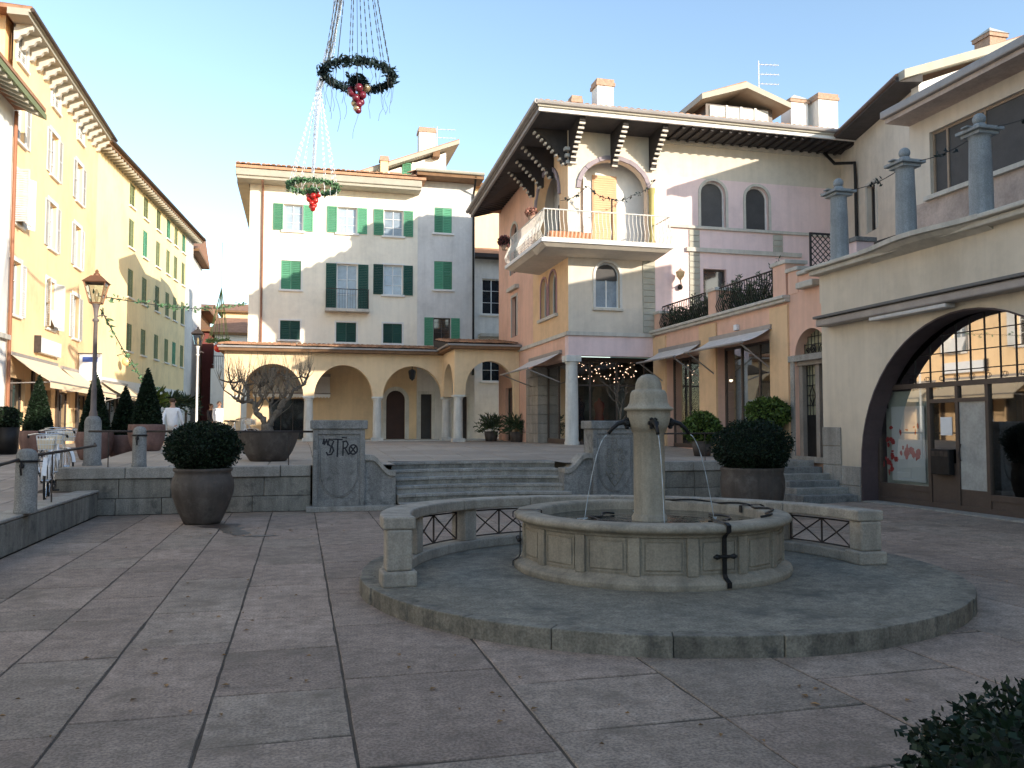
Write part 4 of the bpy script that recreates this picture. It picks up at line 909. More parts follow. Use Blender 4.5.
REDW = mat('brick red plaster', (.20, .06, .05), .9, .15, 1, .1, 30)
simple_house('tall brown-eaved house just past the yellow house at the end of the street', -14, -7.7, 63.5, 70, 14.2, GREYW, wins=[(-8.9, -8.1, 8, 9.6, 0)], eave=.55, rise=1.8)
simple_house('low wooden balcony house under a broad brown eave at the end of the street', -12, -8.0, 72, 80, 11.0, BWOOD, eave=.8, rise=1.2)
simple_house('dark red house with white framed windows closing the street', -8.6, -5.3, 74, 84, 9.6, REDW, wins=[(-7.1, -6.0, 3.3, 5.6, 0), (-7.1, -6.0, 6.9, 8.8, 0)], eave=.4, rise=1.0)
B, F = simple_house('white terrace house lit by the sun between street end and cream block', -6.1, -2.2, 64, 74, 8.3, WHITEP, wins=[(-5.4, -4.7, 5.9, 7.2, 0), (-4.0, -3.3, 5.9, 7.2, 0)], eave=.3, rise=1.9)
belly = MB(); belly.tube([(-6.0, 62, 6.6), (-2.2, 62, 6.6)], .03, 5)
for i in range(30): belly.tube([(-6 + i * .13, 62, 5.7), (-6 + i * .13, 62, 6.6)], .012, 4)
belly.build('railing', RUST, B); MB().box(-6.1, 61.8, 1, -2.2, 64.0, 5.7).build('terrace', WHITEP, B)
simple_house('orange gabled dormer house far behind the street end', -8.2, -4.6, 95, 104, 14.0, ORANGE, wins=[(-6.9, -6.0, 12, 13.4, 0)], eave=.6, rise=1.6)
simple_house('pale distant house low behind the street', -12, 4, 120, 130, 12.5, CREAM, eave=.4, rise=2.5)
# ------------------------------------------------------------------ cream block behind the portico
def sx(v): return round(v * 1.0556, 3)
def s_z(v): return round(1.6 + (v - 1.6) * 1.0556, 3)
B = thing('apartment_block', 'cream three-storey block with green shutters behind the portico', 'building', (1.5, 38, 1.0)); F = Fr((0, 38, 0), (1, 0, 0), (0, -1, 0))
wl = [(-.77, .02, 9.86, 10.98, 'open', GREEN, GLC), (1.45, 2.27, 9.88, 11.0, 'open', GREEN, GLC), (3.42, 4.25, 9.87, 11.0, 'open', GREEN, GLC),
      (-.84, -.03, 7.36, 8.58, 'closed', GREEN, GLD), (1.45, 2.32, 6.6, 8.55, 'open', DGREEN, GLC), (3.42, 4.25, 7.3, 8.6, 'open', DGREEN, GLC),
      (-.85, -.04, 5.25, 6.05, 'closed', DGREEN, GLD), (1.44, 2.28, 5.2, 6.04, 'closed', DGREEN, GLD), (3.42, 4.23, 5.2, 6.05, 'closed', DGREEN, GLD)]
ops = [(sx(a), sx(b), s_z(c), s_z(d), 0) for a, b, c, d, *_ in wl]
gop = [(sx(-1.25), sx(.2), 1.0, 2.85, 0), (3.78, 4.62, 1.03, 3.25, .42), (sx(5.0), 5.16 + .0, 1.03, 3.0, 0)]
gop = gop[:2]
wall(F, -2.25, 5.16, 4.9, 12.3, ops).build('wall', CREAMW, B)
wall(F, -2.25, 5.16, 0, 4.9, gop).build('ground_floor_wall', CREAM, B)
MB().box(-2.25, 38.22, 0, 5.15, 48, 12.28).build('wall', CREAMW, B)
for o, w_ in zip(ops, wl): window(B, F, *o[:4], sh=w_[4], shm=w_[5], pane=w_[6], mun=(2, 3), sill=WTRIM, sur=WTRIM, surw=.07)
window(B, F, *gop[0][:4], mun=(3, 1), fr=BROWNP, name='shop_window')
dd = MB(); dd.prism(F, [(3.78, 1.03), (4.62, 1.03)] + list(reversed(arcpts(3.78, 4.62, 2.83, .42))), -.14, -.08); do = dd.build('door', mat('dark brown door', (.05, .022, .015), .5, .2, 3, .1), B)
q = MB(); q.fb(F, 3.6, 1.03, -.01, 3.775, 2.83, .05); q.fb(F, 4.625, 1.03, -.01, 4.8, 2.83, .05); po = arcpts(3.6, 4.8, 2.83, .6); pi_ = arcpts(3.78, 4.62, 2.83, .42)
for k in range(12): q.hexa([F.P(*po[k], -.01), F.P(*po[k + 1], -.01), F.P(*pi_[k + 1], -.01), F.P(*pi_[k], -.01), F.P(*po[k], .05), F.P(*po[k + 1], .05), F.P(*pi_[k + 1], .05), F.P(*pi_[k], .05)])
q.build('door_surround', COLW, do)
# little french balcony
bl = MB().fb(F, 1.02, 6.72, 0, 2.95, 6.86, .55).build('balcony_slab', TRIM, B, bevel=.01); q = MB()
for i in range(17): q.tube([F.P(1.06 + i * 1.85 / 16, 6.86, .5), F.P(1.06 + i * 1.85 / 16, 7.72, .5)], .01, 4)
for s_ in (1.06, 2.91):
    for i in range(4): q.tube([F.P(s_, 6.86, .1 + i * .12), F.P(s_, 7.72, .1 + i * .12)], .01, 4)
    q.tube([F.P(s_, 7.72, .02), F.P(s_, 7.72, .5)], .016, 5)
q.tube([F.P(1.04, 7.72, .5), F.P(2.93, 7.72, .5)], .018, 5); q.build('railing', RUST, bl)
q = MB(); q.fb(F, -2.75, 12.3, -.02, 5.2, 12.42, .85); q.build('soffit', LFASC, B); MB().fb(F, -2.8, 12.42, -.0, 5.22, 12.72, .93).build('fascia', LFASC, B, bevel=.03)
MB().box(-2.8, 38.003, 12.3, -2.3, 48.4, 12.7).build('fascia', LFASC, B)
hip('roof', B, -2.8, 37.0, 5.4, 48.5, 12.85, 1.4, TILE)
tiles((-2.8, 37.0, 12.86), (1, 0, 0), (0, 1, .24), 7.9, 3.2).build('roof_tiles', TILE, B)
MB().tube([F.P(-1.7, 12.3, .8), F.P(-1.7, 12.2, .3), F.P(-1.7, 12.0, .07), F.P(-1.7, 4.9, .07)], .05, 8).build('downpipe', mat('copper pipe', (.22, .10, .06), .5, .2, 3, 0), B)
awning('white scalloped awning over the shop inside the left portico arch', F, sx(-1.85), sx(1.2), 3.86, 3.05, .9, mat('white canvas', (.88, .88, .86), .8, .03, 3, 0), .2, arms=False, scallop=True)
# grey neighbour
B = thing('apartment_block', 'narrow grey rendered house joined to the right of the cream block', 'building', (6.4, 38, 1.0))
g1 = (sx(5.62), sx(6.40), s_z(10.12), s_z(11.25), 0); g2 = (sx(5.62), sx(6.42), s_z(7.62), s_z(8.87), 0); g3 = (sx(5.60), sx(6.36), s_z(5.15), s_z(6.37), 0)
g4 = (5.35, 5.85, 1.03, 3.1, 0); g5 = (6.9, 7.5, 1.03, 3.0, 0)
wall(F, 5.16, 7.85, 0, 13.0, [g1, g2, g3, g4, g5]).build('wall', GREYW, B); MB().box(5.17, 38.22, 0, 7.84, 48, 12.95).build('wall', GREYW, B)
window(B, F, *g1[:4], sh='closed', shm=GREEN, sill=WTRIM); window(B, F, *g2[:4], sh='closed', shm=GREEN, sill=WTRIM); window(B, F, *g3[:4], sh='open', shm=GREEN, mun=(2, 2), fr=BROWNP, pane=GLD)
for g_ in (g4, g5): window(B, F, *g_[:4], mun=(1, 2), fr=BROWNP, pane=SCREEN, sur=COLW, surw=.14, name='door')
MB().fb(F, 5.0, 13.0, -.3, 8.1, 13.15, .9).build('soffit', BWOOD, B); MB().tube([F.P(4.95, 13.22, .95), F.P(8.1, 13.22, .95)], .08, 8).build('gutter', LFASC, B)
tiles((4.95, 37.08, 13.17), (1, 0, 0), (0, 1, .26), 3.2, 4).build('roof', TILE, B); MB().box(4.98, 38.5, 13.15, 8.0, 48, 13.6).build('roof_slab', TILEF, B)
MB().tube([F.P(7.7, 13.1, .9), F.P(7.75, 12.8, .5), F.P(7.77, 12.5, .07), F.P(7.77, 4, .07)], .05, 8).build('downpipe', IRON, B)
# attic house with one-way pitched roof
B = thing('rooftop_house', 'white attic with sloping roof and green shutter above the grey house', 'building', (4.5, 42, 13)); F = Fr((0, 42, 0), (1, 0, 0), (0, -1, 0))
q = MB(); q.prism(F, [(1.8, 12.6), (7.15, 12.6), (7.15, 15.75), (1.8, 13.6)], -5, 0); q.build('wall', WHITEP, B)
q = MB(); q.prism(F, [(.9, 13.35), (7.75, 16.1), (7.75, 16.3), (.9, 13.55)], -5.3, .55); q.build('roof', LFASC, B); q = MB(); q.prism(F, [(.9, 13.552), (7.75, 16.302), (7.75, 16.36), (.9, 13.61)], -5.3, .5); q.build('roof_tiles', TILE, B)
q = MB(); q.fb(F, 6.4, 15.35, 0, 6.75, 15.7, .5); q.build('beam', BWOOD, B)
shutter_mb(F, 4.9, 5.35, 14.0, 15.05, .01, .06).build('shutter', GREEN, B)
w_ = MB().fb(F, 5.4, 13.9, .0, 6.3, 15.1, .03).build('window', PALE, B)
chimney(B, 3.9, 41.2, 12.9, 15.0, .38, .38, body=ORANGE); chimney(B, 6.3, 43.2, 15.3, 17.3, .85, .7); chimney(B, 4.4, 40.8, 12.9, 14.1, .5, .4)
antenna(B, 6.9, 43.4, 15.8, 17.6, 1.3).build('antenna', WTRIM, B)
B, F = simple_house('tan house with brown rafters tucked behind the grey house', 7.3, 14, 44, 52, 14.6, CREAM, eave=.5, rise=.9)
B, F = simple_house('small grey house with dark eave between grey house and pink villa', 8.1, 14, 41, 44, 10.1, GREYW, wins=[(8.85, 9.85, 7.3, 9.1, 0), (8.85, 9.85, 3.9, 5.6, 0)], eave=.6, rise=.9, fasc=DWOOD)
MB().fb(F, .55, 6.1, 0, 2.2, 6.25, .7).build('balcony_slab', TRIM, B)
# ------------------------------------------------------------------ portico
B = thing('portico', 'low arched portico of white columns under a tiled lean-to roof', 'portico', (1.5, 34.2, 1.03))
PX = (-2.43, .33, 3.04, 5.87); zsp, zt = 2.83, 4.55
F = Fr((0, 34.02, 0), (1, 0, 0), (0, -1, 0))
ops = [(PX[i] + .21, PX[i + 1] - .21, 2.83, 4.08, 1.25) for i in range(3)]
wall(F, -2.86, 6.05, 2.83, zt, ops, .36).build('wall', CREAM, B)
Fi = Fr((0, 34.38, 0), (1, 0, 0), (0, 1, 0)); wall(Fi, -2.86, 5.69, 2.83, zt, ops, .0).build('wall', CREAM, B)
MB().box(-2.86, 34.021, 1.03, -2.25, 34.379, 2.829).build('corner_pier', CREAM, B)
Fs = Fr((-2.86, 38, 0), (0, -1, 0), (-1, 0, 0)); wall(Fs, 0, 3.98, 1.03, zt, [(.5, 3.4, 1.03, 4.1, 1.3)], .3).build('wall', CREAM, B)
# projecting bay on the right
F2 = Fr((0, 31.32, 0), (1, 0, 0), (0, -1, 0)); wall(F2, 5.69, 8.24, 2.83, zt + .02, [(6.12, 8.05, 2.83, 4.14, 1.1)], .36).build('wall', CREAM, B)
F3 = Fr((5.69, 34.02, 0), (0, -1, 0), (-1, 0, 0)); wall(F3, 0, 2.7, 2.83, zt + .02, [(.25, 2.35, 2.83, 4.1, 1.05)], .34).build('wall', CREAM, B)
MB().box(8.06, 31.321, 1.03, 8.24, 31.68, 2.829).build('end_pier', CREAM, B)
cp = None
for x, y in ((PX[0], 34.2), (PX[1], 34.2), (PX[2], 34.2), (5.87, 34.2), (5.87, 31.5)):
    if cp is None:
        cp = MB().lathe([(.19, .14), (.185, .2), (.18, .9), (.165, 1.58), (.165, 1.62), (.19, 1.64), (.17, 1.66), (.22, 1.72)], (x, y, 1.03), 24).build('column', COLW, B, smooth=True)
        MB().box(x - .23, y - .21, 1.03 + 1.72, x + .23, y + .21, 2.828).build('capital', COLW, cp, bevel=.01); MB().box(x - .24, y - .22, 1.03, x + .24, y + .22, 1.17).build('base', COLW, cp, bevel=.01)
        c0 = (x, y)
    else:
        c = cp.copy(); COL.objects.link(c); c.location = (x - c0[0], y - c0[1], 0)
        for ch in cp.children: d = ch.copy(); COL.objects.link(d); d.parent = c
q = MB(); q.box(-3.05, 33.66, zt + .001, 6.0, 38, zt + .12); q.box(5.45, 30.95, zt + .022, 8.24, 33.9, zt + .13); q.build('ceiling', BWOOD, B)
q = MB(); q.box(-3.1, 33.6, zt + .121, 5.4, 33.66, zt + .19); q.box(5.38, 30.9, zt + .131, 8.24, 30.95, zt + .2); q.box(5.36, 30.95, zt + .131, 5.44, 33.6, zt + .2); q.build('gutter', FASC, B)
tiles((-3.1, 33.6, zt + .2), (1, 0, 0), (0, 1, .11), 11.1, 4.4).build('roof', TILE, B)
tiles((5.38, 30.9, zt + .22), (1, 0, 0), (0, 1, .13), 2.86, 3.4).build('roof', TILE, B)
q = MB(); q.face((-3.1, 33.6, zt + .18), (8.2, 33.6, zt + .18), (8.2, 38, zt + .65), (-3.1, 38, zt + .65)); q.face((5.38, 30.9, zt + .2), (8.24, 30.9, zt + .2), (8.24, 34.4, zt + .64), (5.38, 34.4, zt + .64))
q.face((5.38, 30.9, zt + .2), (5.38, 34.4, zt + .64), (5.38, 34.4, zt + .2)); q.build('roof_boards', DWOOD, B)
MB().box(-2.9, 33.85, 1.0, 8.2, 38, 1.06).build('floor', TRIM, B)
for x, lb in ((-1.05, 'dark hanging lantern in the leftmost portico arch'), (4.45, 'dark hanging lantern in the third portico arch')):
    t = thing('hanging_lantern', lb, 'lantern', (x, 34.2, 4.0)); q = MB(); q.tube([(x, 34.2, 4.5), (x, 34.2, 3.95)], .015, 5); q.lathe([(.02, .0), (.14, -.06), (.16, -.12), (.11, -.4), (.03, -.46), (.001, -.5)], (x, 34.2, 3.98), 6); q.build('frame', IRON, t)
    MB().lathe([(.12, -.14), (.085, -.37)], (x, 34.2, 3.98), 6).build('glass', LAMPG, t)
# ------------------------------------------------------------------ pink villa
B = thing('pink_villa', 'pink and cream corner villa with loggia balcony and dark bracketed eaves', 'building', (8.25, 25.2, 1.05))
F1 = Fr((8.25, 25.2, 0), (1, 0, 0), (0, -1, 0)); F2 = Fr((8.25, 34.8, 0), (0, -1, 0), (-1, 0, 0))
lg1 = (.42, 2.75, 7.35, 10.3, 1.0); w1 = (.92, 1.75, 5.43, 6.93, .42)
wall(F1, 0, 2.99, 4.62, 11.15, [lg1, w1], .3).build('wall', PUTTY, B)
A_, B_, D_ = (4.66, 5.58, 8.3, 9.87, .46), (6.33, 7.2, 8.27, 9.8, .43), (4.73, 5.58, 4.9, 6.88, 0)
wall(F1, 2.99, 10.1, 4.62, 9.55, [(*A_[:3], 9.41, 0), (*B_[:3], 9.37, 0), D_], .25).build('wall', PINK, B) if False else None
wall(F1, 2.99, 10.1, 4.0, 9.92, [A_, B_, D_], .25).build('wall', PINK, B)
wall(F1, 2.99, 10.1, 9.92, 11.15).build('frieze', PUTTY, B)
lg2 = (5.9, 8.7, 7.35, 10.45, 1.15); wp1, wp2 = (6.49, 7.26, 5.4, 6.8, .38), (7.5, 8.35, 5.4, 6.88, .42)
wall(F2, 5.45, 9.6, 4.62, 11.15, [lg2, wp1, wp2], .3).build('wall', APRI, B)
wr, wa = (2.31, 3.11, 5.2, 6.79, 0), (2.1, 3.2, 7.75, 9.75, .5)
wall(F2, 0, 5.449, 3.7, 11.15, [wr, wa], .22).build('wall', PINKO, B)
window(B, F1, *w1[:4], w1[4], pane=GLC, mun=(2, 1), sill=TRIM, sur=PALE, surw=.08); MB().prism(F1, [(.97, 6.35), (1.70, 6.35)] + list(reversed(arcpts(.97, 1.70, 6.5, .36))), -.12, -.11).build('blind', SCREEN, B)
for o in (A_, B_): window(B, F1, *o[:4], o[4], pane=SCREEN, mun=(1, 1), fr=GREYW, sur=TRIM, surw=.09)
window(B, F1, *D_[:4], pane=GLD, mun=(1, 1), fr=BROWNP)
for o in (wp1, wp2): window(B, F2, *o[:4], o[4], pane=GLD, mun=(2, 1), fr=PALE, sur=mat('mauve trim', (.42, .25, .26), .8, .1, 2, .1), surw=.07)
MB().fb(F2, 6.3, 5.28, -.02, 8.5, 5.38, .1).build('sill', TRIM, B)
window(B, F2, *wr[:4], pane=GLD, mun=(2, 2), fr=BROWNP, sur=TRIM, surw=.1); MB().fb(F2, 2.0, 7.05, 0, 3.4, 7.2, .16).build('lintel', TRIM, B)
window(B, F2, *wa[:4], wa[4], pane=SCREEN, mun=(2, 1), fr=BROWNP, sur=TRIM, surw=.1)
q = MB(); q.fb(F1, -.07, 4.52, -.05, 2.99, 4.64, .07); q.fb(F2, 0, 4.52, -.05, 9.598, 4.64, .07); q.build('string_course', TRIM, B)
q = MB(); q.fb(F1, 3.5, 8.2, 0, 10.1, 8.29, .09); q.fb(F1, 4.1, 7.42, 0, 8.4, 7.56, .1); q.fb(F1, 3.3, 11.0, 0, 10.1, 11.148, .06); q.build('string_course', TRIM, B)
def quoin(u0, u1, v0, v1):
    q = MB(); v = v0; i = 0
    while v < v1 - .05: e = min(v + .2, v1); q.fb(F1, u0, v + .006, 0, u1, e - .006, .035); v = e; i += 1
    q.build('quoin_strip', QUOIN, B, bevel=.008)
quoin(2.55, 2.985, 4.66, 7.1); quoin(4.22, 4.6, 4.7, 7.41); quoin(4.22, 4.6, 7.57, 8.19); quoin(7.35, 7.72, 7.57, 8.19)
# loggia interior
q = MB(); q.box(8.3, 25.5, 7.2, 11.3, 29.3, 7.34); q.build('loggia_floor', TRIM, B)
q = MB(); q.face((9.0, 25.85, 7.34), (11.3, 25.85, 7.34), (11.3, 25.85, 11.0), (9.0, 25.85, 11.0)); q.face((9.0, 25.85, 7.34), (9.0, 29.3, 7.34), (9.0, 29.3, 11), (9.0, 25.85, 11)); q.face((11.25, 25.5, 7.34), (11.25, 25.85, 7.34), (11.25, 25.85, 11), (11.25, 25.5, 11))
q.face((8.55, 29.2, 7.34), (9.0, 29.2, 7.34), (9.0, 29.2, 11), (8.55, 29.2, 11)); q.face((8.3, 25.5, 10.8), (11.3, 25.5, 10.8), (11.3, 29.3, 10.8), (8.3, 29.3, 10.8)); q.build('loggia_wall', WHITEP, B)
FLg = Fr((0, 25.85, 0), (1, 0, 0), (0, -1, 0)); sd_ = MB(); sd_.fb(FLg, 9.3, 7.35, .01, 10.15, 9.95, .06)
for i in range(34): sd_.fb(FLg, 9.34, 7.4 + i * .074, .061, 10.11, 7.455 + i * .074, .075)
sd_.build('door_blind', SHORANGE, B)
FLs = Fr((9.0, 29.2, 0), (0, -1, 0), (-1, 0, 0)); MB().fb(FLs, .7, 7.35, .005, 1.5, 9.6, .04).build('loggia_window', GLD, B)
# stepped archivolts and pale spandrel panels
def ring(F, a, b, vs, rise, w_, m, d=.05, st=14):
    q = MB(); po = arcpts(a - w_, b + w_, vs, rise + w_, st); pi_ = arcpts(a, b, vs, rise, st)
    for k in range(st):
        dd_ = d + (.02 if k % 2 else 0); q.hexa([F.P(*po[k], -.01), F.P(*po[k + 1], -.01), F.P(*pi_[k + 1], -.01), F.P(*pi_[k], -.01), F.P(*po[k], dd_), F.P(*po[k + 1], dd_), F.P(*pi_[k + 1], dd_), F.P(*pi_[k], dd_)])
    q.build('archivolt', m, B)
MAUV = mat('mauve grey trim', (.30, .25, .27), .8, .1, 2, .2, 30)
ring(F1, .42, 2.75, 9.3, 1.0, .14, MAUV); ring(F2, 5.9, 8.7, 9.3, 1.15, .14, MAUV)
OLT = mat('olive yellow column paint', (.42, .36, .14), .8, .1, 2, .1)
for F_, u in ((F1, 2.86),): MB().lathe([(.09, 7.4), (.1, 7.5), (.085, 7.6), (.08, 9.2), (.11, 9.3), (.12, 9.42)], F_.P(u, 0, .08), 14).build('pilaster_shaft', OLT, B, smooth=True)
# balcony
q = MB(); q.hexa([(7.2, 24.15, 7.1), (11.2, 24.15, 7.1), (11.2, 25.2, 7.02), (7.2, 25.2, 7.02), (7.05, 24.0, 7.2), (11.3, 24.0, 7.2), (11.3, 25.2, 7.2), (7.05, 25.2, 7.2)])
q.hexa([(7.2, 25.21, 7.1), (8.25, 25.21, 7.02), (8.25, 28.45, 7.02), (7.2, 28.45, 7.1), (7.05, 25.21, 7.2), (8.25, 25.21, 7.2), (8.25, 28.6, 7.2), (7.05, 28.6, 7.2)]); bs_ = q.build('balcony_slab', PUTTY, B)
q = MB(); q.box(7.0, 23.95, 7.203, 11.35, 25.18, 7.33); q.box(7.0, 25.185, 7.203, 8.24, 28.65, 7.33); q.build('balcony_edge', WTRIM, bs_, bevel=.02)
RAILP = mat('pale railing paint', (.66, .62, .55), .6, .1, 5, 0)
belly_rail((7.1, 24.05, 7.33), (1, 0, 0), (0, -1, 0), 4.15).build('railing', RAILP, bs_); belly_rail((7.1, 24.05, 7.33), (0, 1, 0), (-1, 0, 0), 4.5).build('railing', RAILP, bs_)
belly_rail((11.25, 24.1, 7.33), (0, 1, 0), (1, 0, 0), 1.0).build('railing', RAILP, bs_)
# ground floor: corner column, beams, glazing
q = MB(); q.fb(F1, 0, 3.88, -.35, 2.95, 4.519, 0); q.build('beam', PINK, B); q = MB(); q.fb(F2, 5.452, 3.78, -.35, 9.24, 4.519, 0); q.build('beam', PINKO, B)
cc = MB().lathe([(.24, 1.03), (.24, 1.12), (.215, 1.16), (.21, 2.2), (.19, 3.55), (.19, 3.6), (.22, 3.64), (.21, 3.68)], (8.42, 25.4, 0), 28).build('corner_column', COLW, B, smooth=True); MB().box(8.17, 25.16, 3.68, 8.67, 25.65, 3.878).build('capital', COLW, cc, bevel=.01)
blocks(MB(), F2, 4.55, 6.15, [(1.03 + i * .34, 1.03 + (i + 1) * .34) for i in range(8)], -.4, .03).build('stone_pier', CAPST, B, bevel=.01)
wall(F2, 0, 4.5, 1.0, 3.7, [(1.2, 2.4, 1.0, 3.2, 0)], .2).build('wall', PINKO, B)
window(B, F2, 1.2, 2.4, 1.03, 3.2, mun=(2, 1), fr=BROWNP, pane=GLD, name='door')
FG = Fr((8.6, 26.0, 0), (1, 0, 0), (0, -1, 0)); q = MB()
for u in (0, .62, 1.55, 2.55): q.fb(FG, u, 1.03, -.03, u + .06, 3.86, .03)
q.fb(FG, 0, 2.95, -.028, 2.6, 3.0, .028); q.fb(FG, -.3, 3.74, -.034, 2.7, 3.9, .034); q.fb(FG, 0, 1.0, -.028, 2.6, 1.15, .04); sw = q.build('shop_window', BROWNP, B); MB().face(FG.P(0, 1.1), FG.P(2.6, 1.1), FG.P(2.6, 3.85), FG.P(0, 3.85)).build('pane', MIRR, sw)
FG2 = Fr((8.6, 28.6, 0), (0, -1, 0), (-1, 0, 0)); q = MB()
for u in (0, 1.25, 2.54): q.fb(FG2, u, 1.03, -.03, u + .06, 3.78, .03)
q.fb(FG2, -.1, 3.68, -.034, 2.7, 3.9, .034); q.fb(FG2, .0, 1.0, -.028, 2.6, 1.2, .04); sw = q.build('shop_window', BROWNP, B); MB().face(FG2.P(0, 1.1), FG2.P(2.6, 1.1), FG2.P(2.6, 3.78), FG2.P(0, 3.78)).build('pane', MIRR, sw)
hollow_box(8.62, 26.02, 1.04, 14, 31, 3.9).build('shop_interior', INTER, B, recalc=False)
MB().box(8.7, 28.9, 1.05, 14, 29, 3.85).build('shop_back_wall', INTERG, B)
# solid core so that no light leaks
q = MB(); q.box(11.35, 25.6, 4.7, 18.3, 34.7, 11.1); q.box(8.6, 29.4, 4.7, 11.35, 34.7, 11.1); q.box(8.6, 25.6, 4.7, 11.3, 29.3, 7.15); q.build('core', INTER, B)
# eaves and roof
E1 = [(6.95, 23.9, 11.30), (18.6, 23.9, 11.30)]; 
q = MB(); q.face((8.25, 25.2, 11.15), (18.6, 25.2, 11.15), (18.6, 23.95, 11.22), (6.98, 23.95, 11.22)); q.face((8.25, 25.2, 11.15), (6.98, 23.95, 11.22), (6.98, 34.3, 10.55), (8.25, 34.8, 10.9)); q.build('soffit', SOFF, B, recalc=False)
q = MB()
for i in range(17): y = 29.6 + i * .3; q.hexa([(7.05, y, 10.52 + (34.3 - y) * .067), (8.24, y, 10.85 + (34.3 - y) * .04), (8.24, y + .09, 10.85 + (34.3 - y) * .04), (7.05, y + .09, 10.52 + (34.3 - y) * .067), (7.05, y, 10.62 + (34.3 - y) * .067), (8.24, y, 10.95 + (34.3 - y) * .04), (8.24, y + .09, 10.95 + (34.3 - y) * .04), (7.05, y + .09, 10.62 + (34.3 - y) * .067)])
for i in range(20): x = 11.7 + i * .33; q.box(x, 24.0, 11.1, x + .09, 25.18, 11.19)
q.build('rafters', DWOOD, B)
def fascia(p, q_, h0, h1, out, m, name):
    p, q_ = Vector(p), Vector(q_); d = (q_ - p); n_ = Vector((d.y, -d.x, 0)).normalized() * out; a = MB(); z = Vector((0, 0, 1))
    a.hexa([p + z * h0, q_ + z * h0, q_ + z * h0 + n_, p + z * h0 + n_, p + z * h1, q_ + z * h1, q_ + z * h1 + n_, p + z * h1 + n_]); return a.build(name, m, B)
fascia((6.9, 23.95, 11.2), (18.5, 23.95, 11.2), -.02, .10, .08, WTRIM, 'fascia'); fascia((6.85, 23.9, 11.2), (18.5, 23.9, 11.2), .101, .20, .10, LFASC, 'fascia')
fascia((6.98, 34.3, 10.5), (6.98, 23.9, 11.2), -.02, .10, .08, FASC, 'fascia'); fascia((6.94, 34.35, 10.5), (6.94, 23.85, 11.2), .101, .2, .1, FASC, 'fascia')
MB().tube([(6.8, 23.78, 11.42), (18.4, 23.78, 11.42)], .075, 8).build('gutter', FASC, B); MB().tube([(6.8, 23.74, 11.42), (6.78, 34.4, 10.72)], .08, 8).build('gutter', FASC, B)
ap = (10.6, 31.0, 13.7); ap2 = (18.6, 31.0, 13.7)
q = MB(); q.face((6.85, 23.85, 11.41), (18.6, 23.85, 11.41), ap2, ap); q.face((6.85, 34.4, 10.72), (6.85, 23.85, 11.41), ap); q.face((6.85, 34.4, 10.72), ap, ap2, (18.6, 34.8, 11.0)); q.build('roof', TILEF, B, recalc=False)
sl_ = Vector((0, 7.15, 2.29)); Ls = sl_.length
tiles((6.85, 23.82, 11.43), (1, 0, 0), sl_, 11.7, Ls, s1=lambda u: min(Ls, u * 2.0)).build('roof_tiles', TILE, B)
# carved brackets
def bracket(F, u, big=1):
    Fb = Fr(F.P(u, 0, 0), F.n, F.u); pr = [(0, 10.05), (0, 11.16), (1.15, 11.2), (1.12, 11.08), (.98, 11.02), (.9, 10.88), (.74, 10.82), (.66, 10.66), (.5, 10.6), (.42, 10.42), (.26, 10.36), (.2, 10.1)]
    o = MB().prism(Fb, pr, -.09, .09).build('bracket', DWOOD, B)
    q = MB()
    for k in range(9):
        s_ = k / 8; q.fb(Fb, .10 + .95 * s_, 10.03 + .95 * s_ ** .9, -.095, .165 + .95 * s_, 10.09 + .95 * s_ ** .9, .095)
    q.build('carved_ends', TRIM, o)
for u in (.12, 1.55, 2.9): bracket(F1, u)
for u in (9.48, 8.9 - .9, 6.8, 5.6): bracket(F2, u)
q = MB()
for k in range(3): q.fb(F1, -.06 - .04 * k, 10.06 + k * .2, -.1, .30, 10.16 + k * .2, .06 + .05 * k)
q.build('corner_bands', PALE, B)
# dormer, chimneys, aerial
q = MB(); q.box(14.6, 28.0, 12.3, 17.4, 31, 13.72); dm = q.build('dormer', BROWNP, B); 
MB().box(14.75, 27.96, 13.2, 17.2, 27.995, 13.66).build('dormer_glazing', GLB, dm)
q = MB(); Fd = Fr((0, 27.4, 0), (1, 0, 0), (0, -1, 0)); q.prism(Fd, [(14.15, 13.62), (16.0, 14.22), (17.85, 13.62), (17.85, 13.82), (16.0, 14.45), (14.15, 13.82)], -3.8, 0); q.build('dormer_roof', LFASC, dm)
q = MB(); q.prism(Fd, [(14.2, 13.83), (16.0, 14.455), (17.8, 13.83), (17.8, 13.88), (16.0, 14.52), (14.2, 13.88)], -3.9, -.1); q.build('dormer_tiles', TILE, dm)
for x in (15.4, 16.0, 16.6): MB().box(x, 27.93, 13.15, x + .09, 27.958, 13.7).build('mullion', WTRIM, dm)
chimney(B, 10.5, 28.0, 12.2, 14.1, .62, .6); chimney(B, 9.55, 28.3, 12.2, 13.55, .35, .4, body=BRICK); chimney(B, 18.75, 28.6, 12.6, 14.5, .75, .7, 'pyramid'); chimney(B, 19.75, 28.2, 12.6, 14.55, .85, .7)
antenna(B, 17.2, 28.6, 12.8, 15.9, 1.1).build('antenna', WTRIM, B)
# sconce
t = thing('wall_lantern', 'small flower-shaped wall lantern on the pink wall right of the balcony', 'lamp', (12.05, 25.1, 6.4)); MB().tube([(12.1, 25.19, 6.3), (12.05, 24.95, 6.25), (12.0, 24.9, 6.4)], .02, 6).build('arm', IRON, t)
q = MB(); q.lathe([(.03, 0), (.13, .12), (.16, .26), (.05, .34), (.001, .4)], (12.0, 24.9, 6.4), 8); q.build('shade', LAMPG, t); MB().ball((12.1, 25.12, 6.2), .09, 8, 6).build('wall_plate', IRON, t)
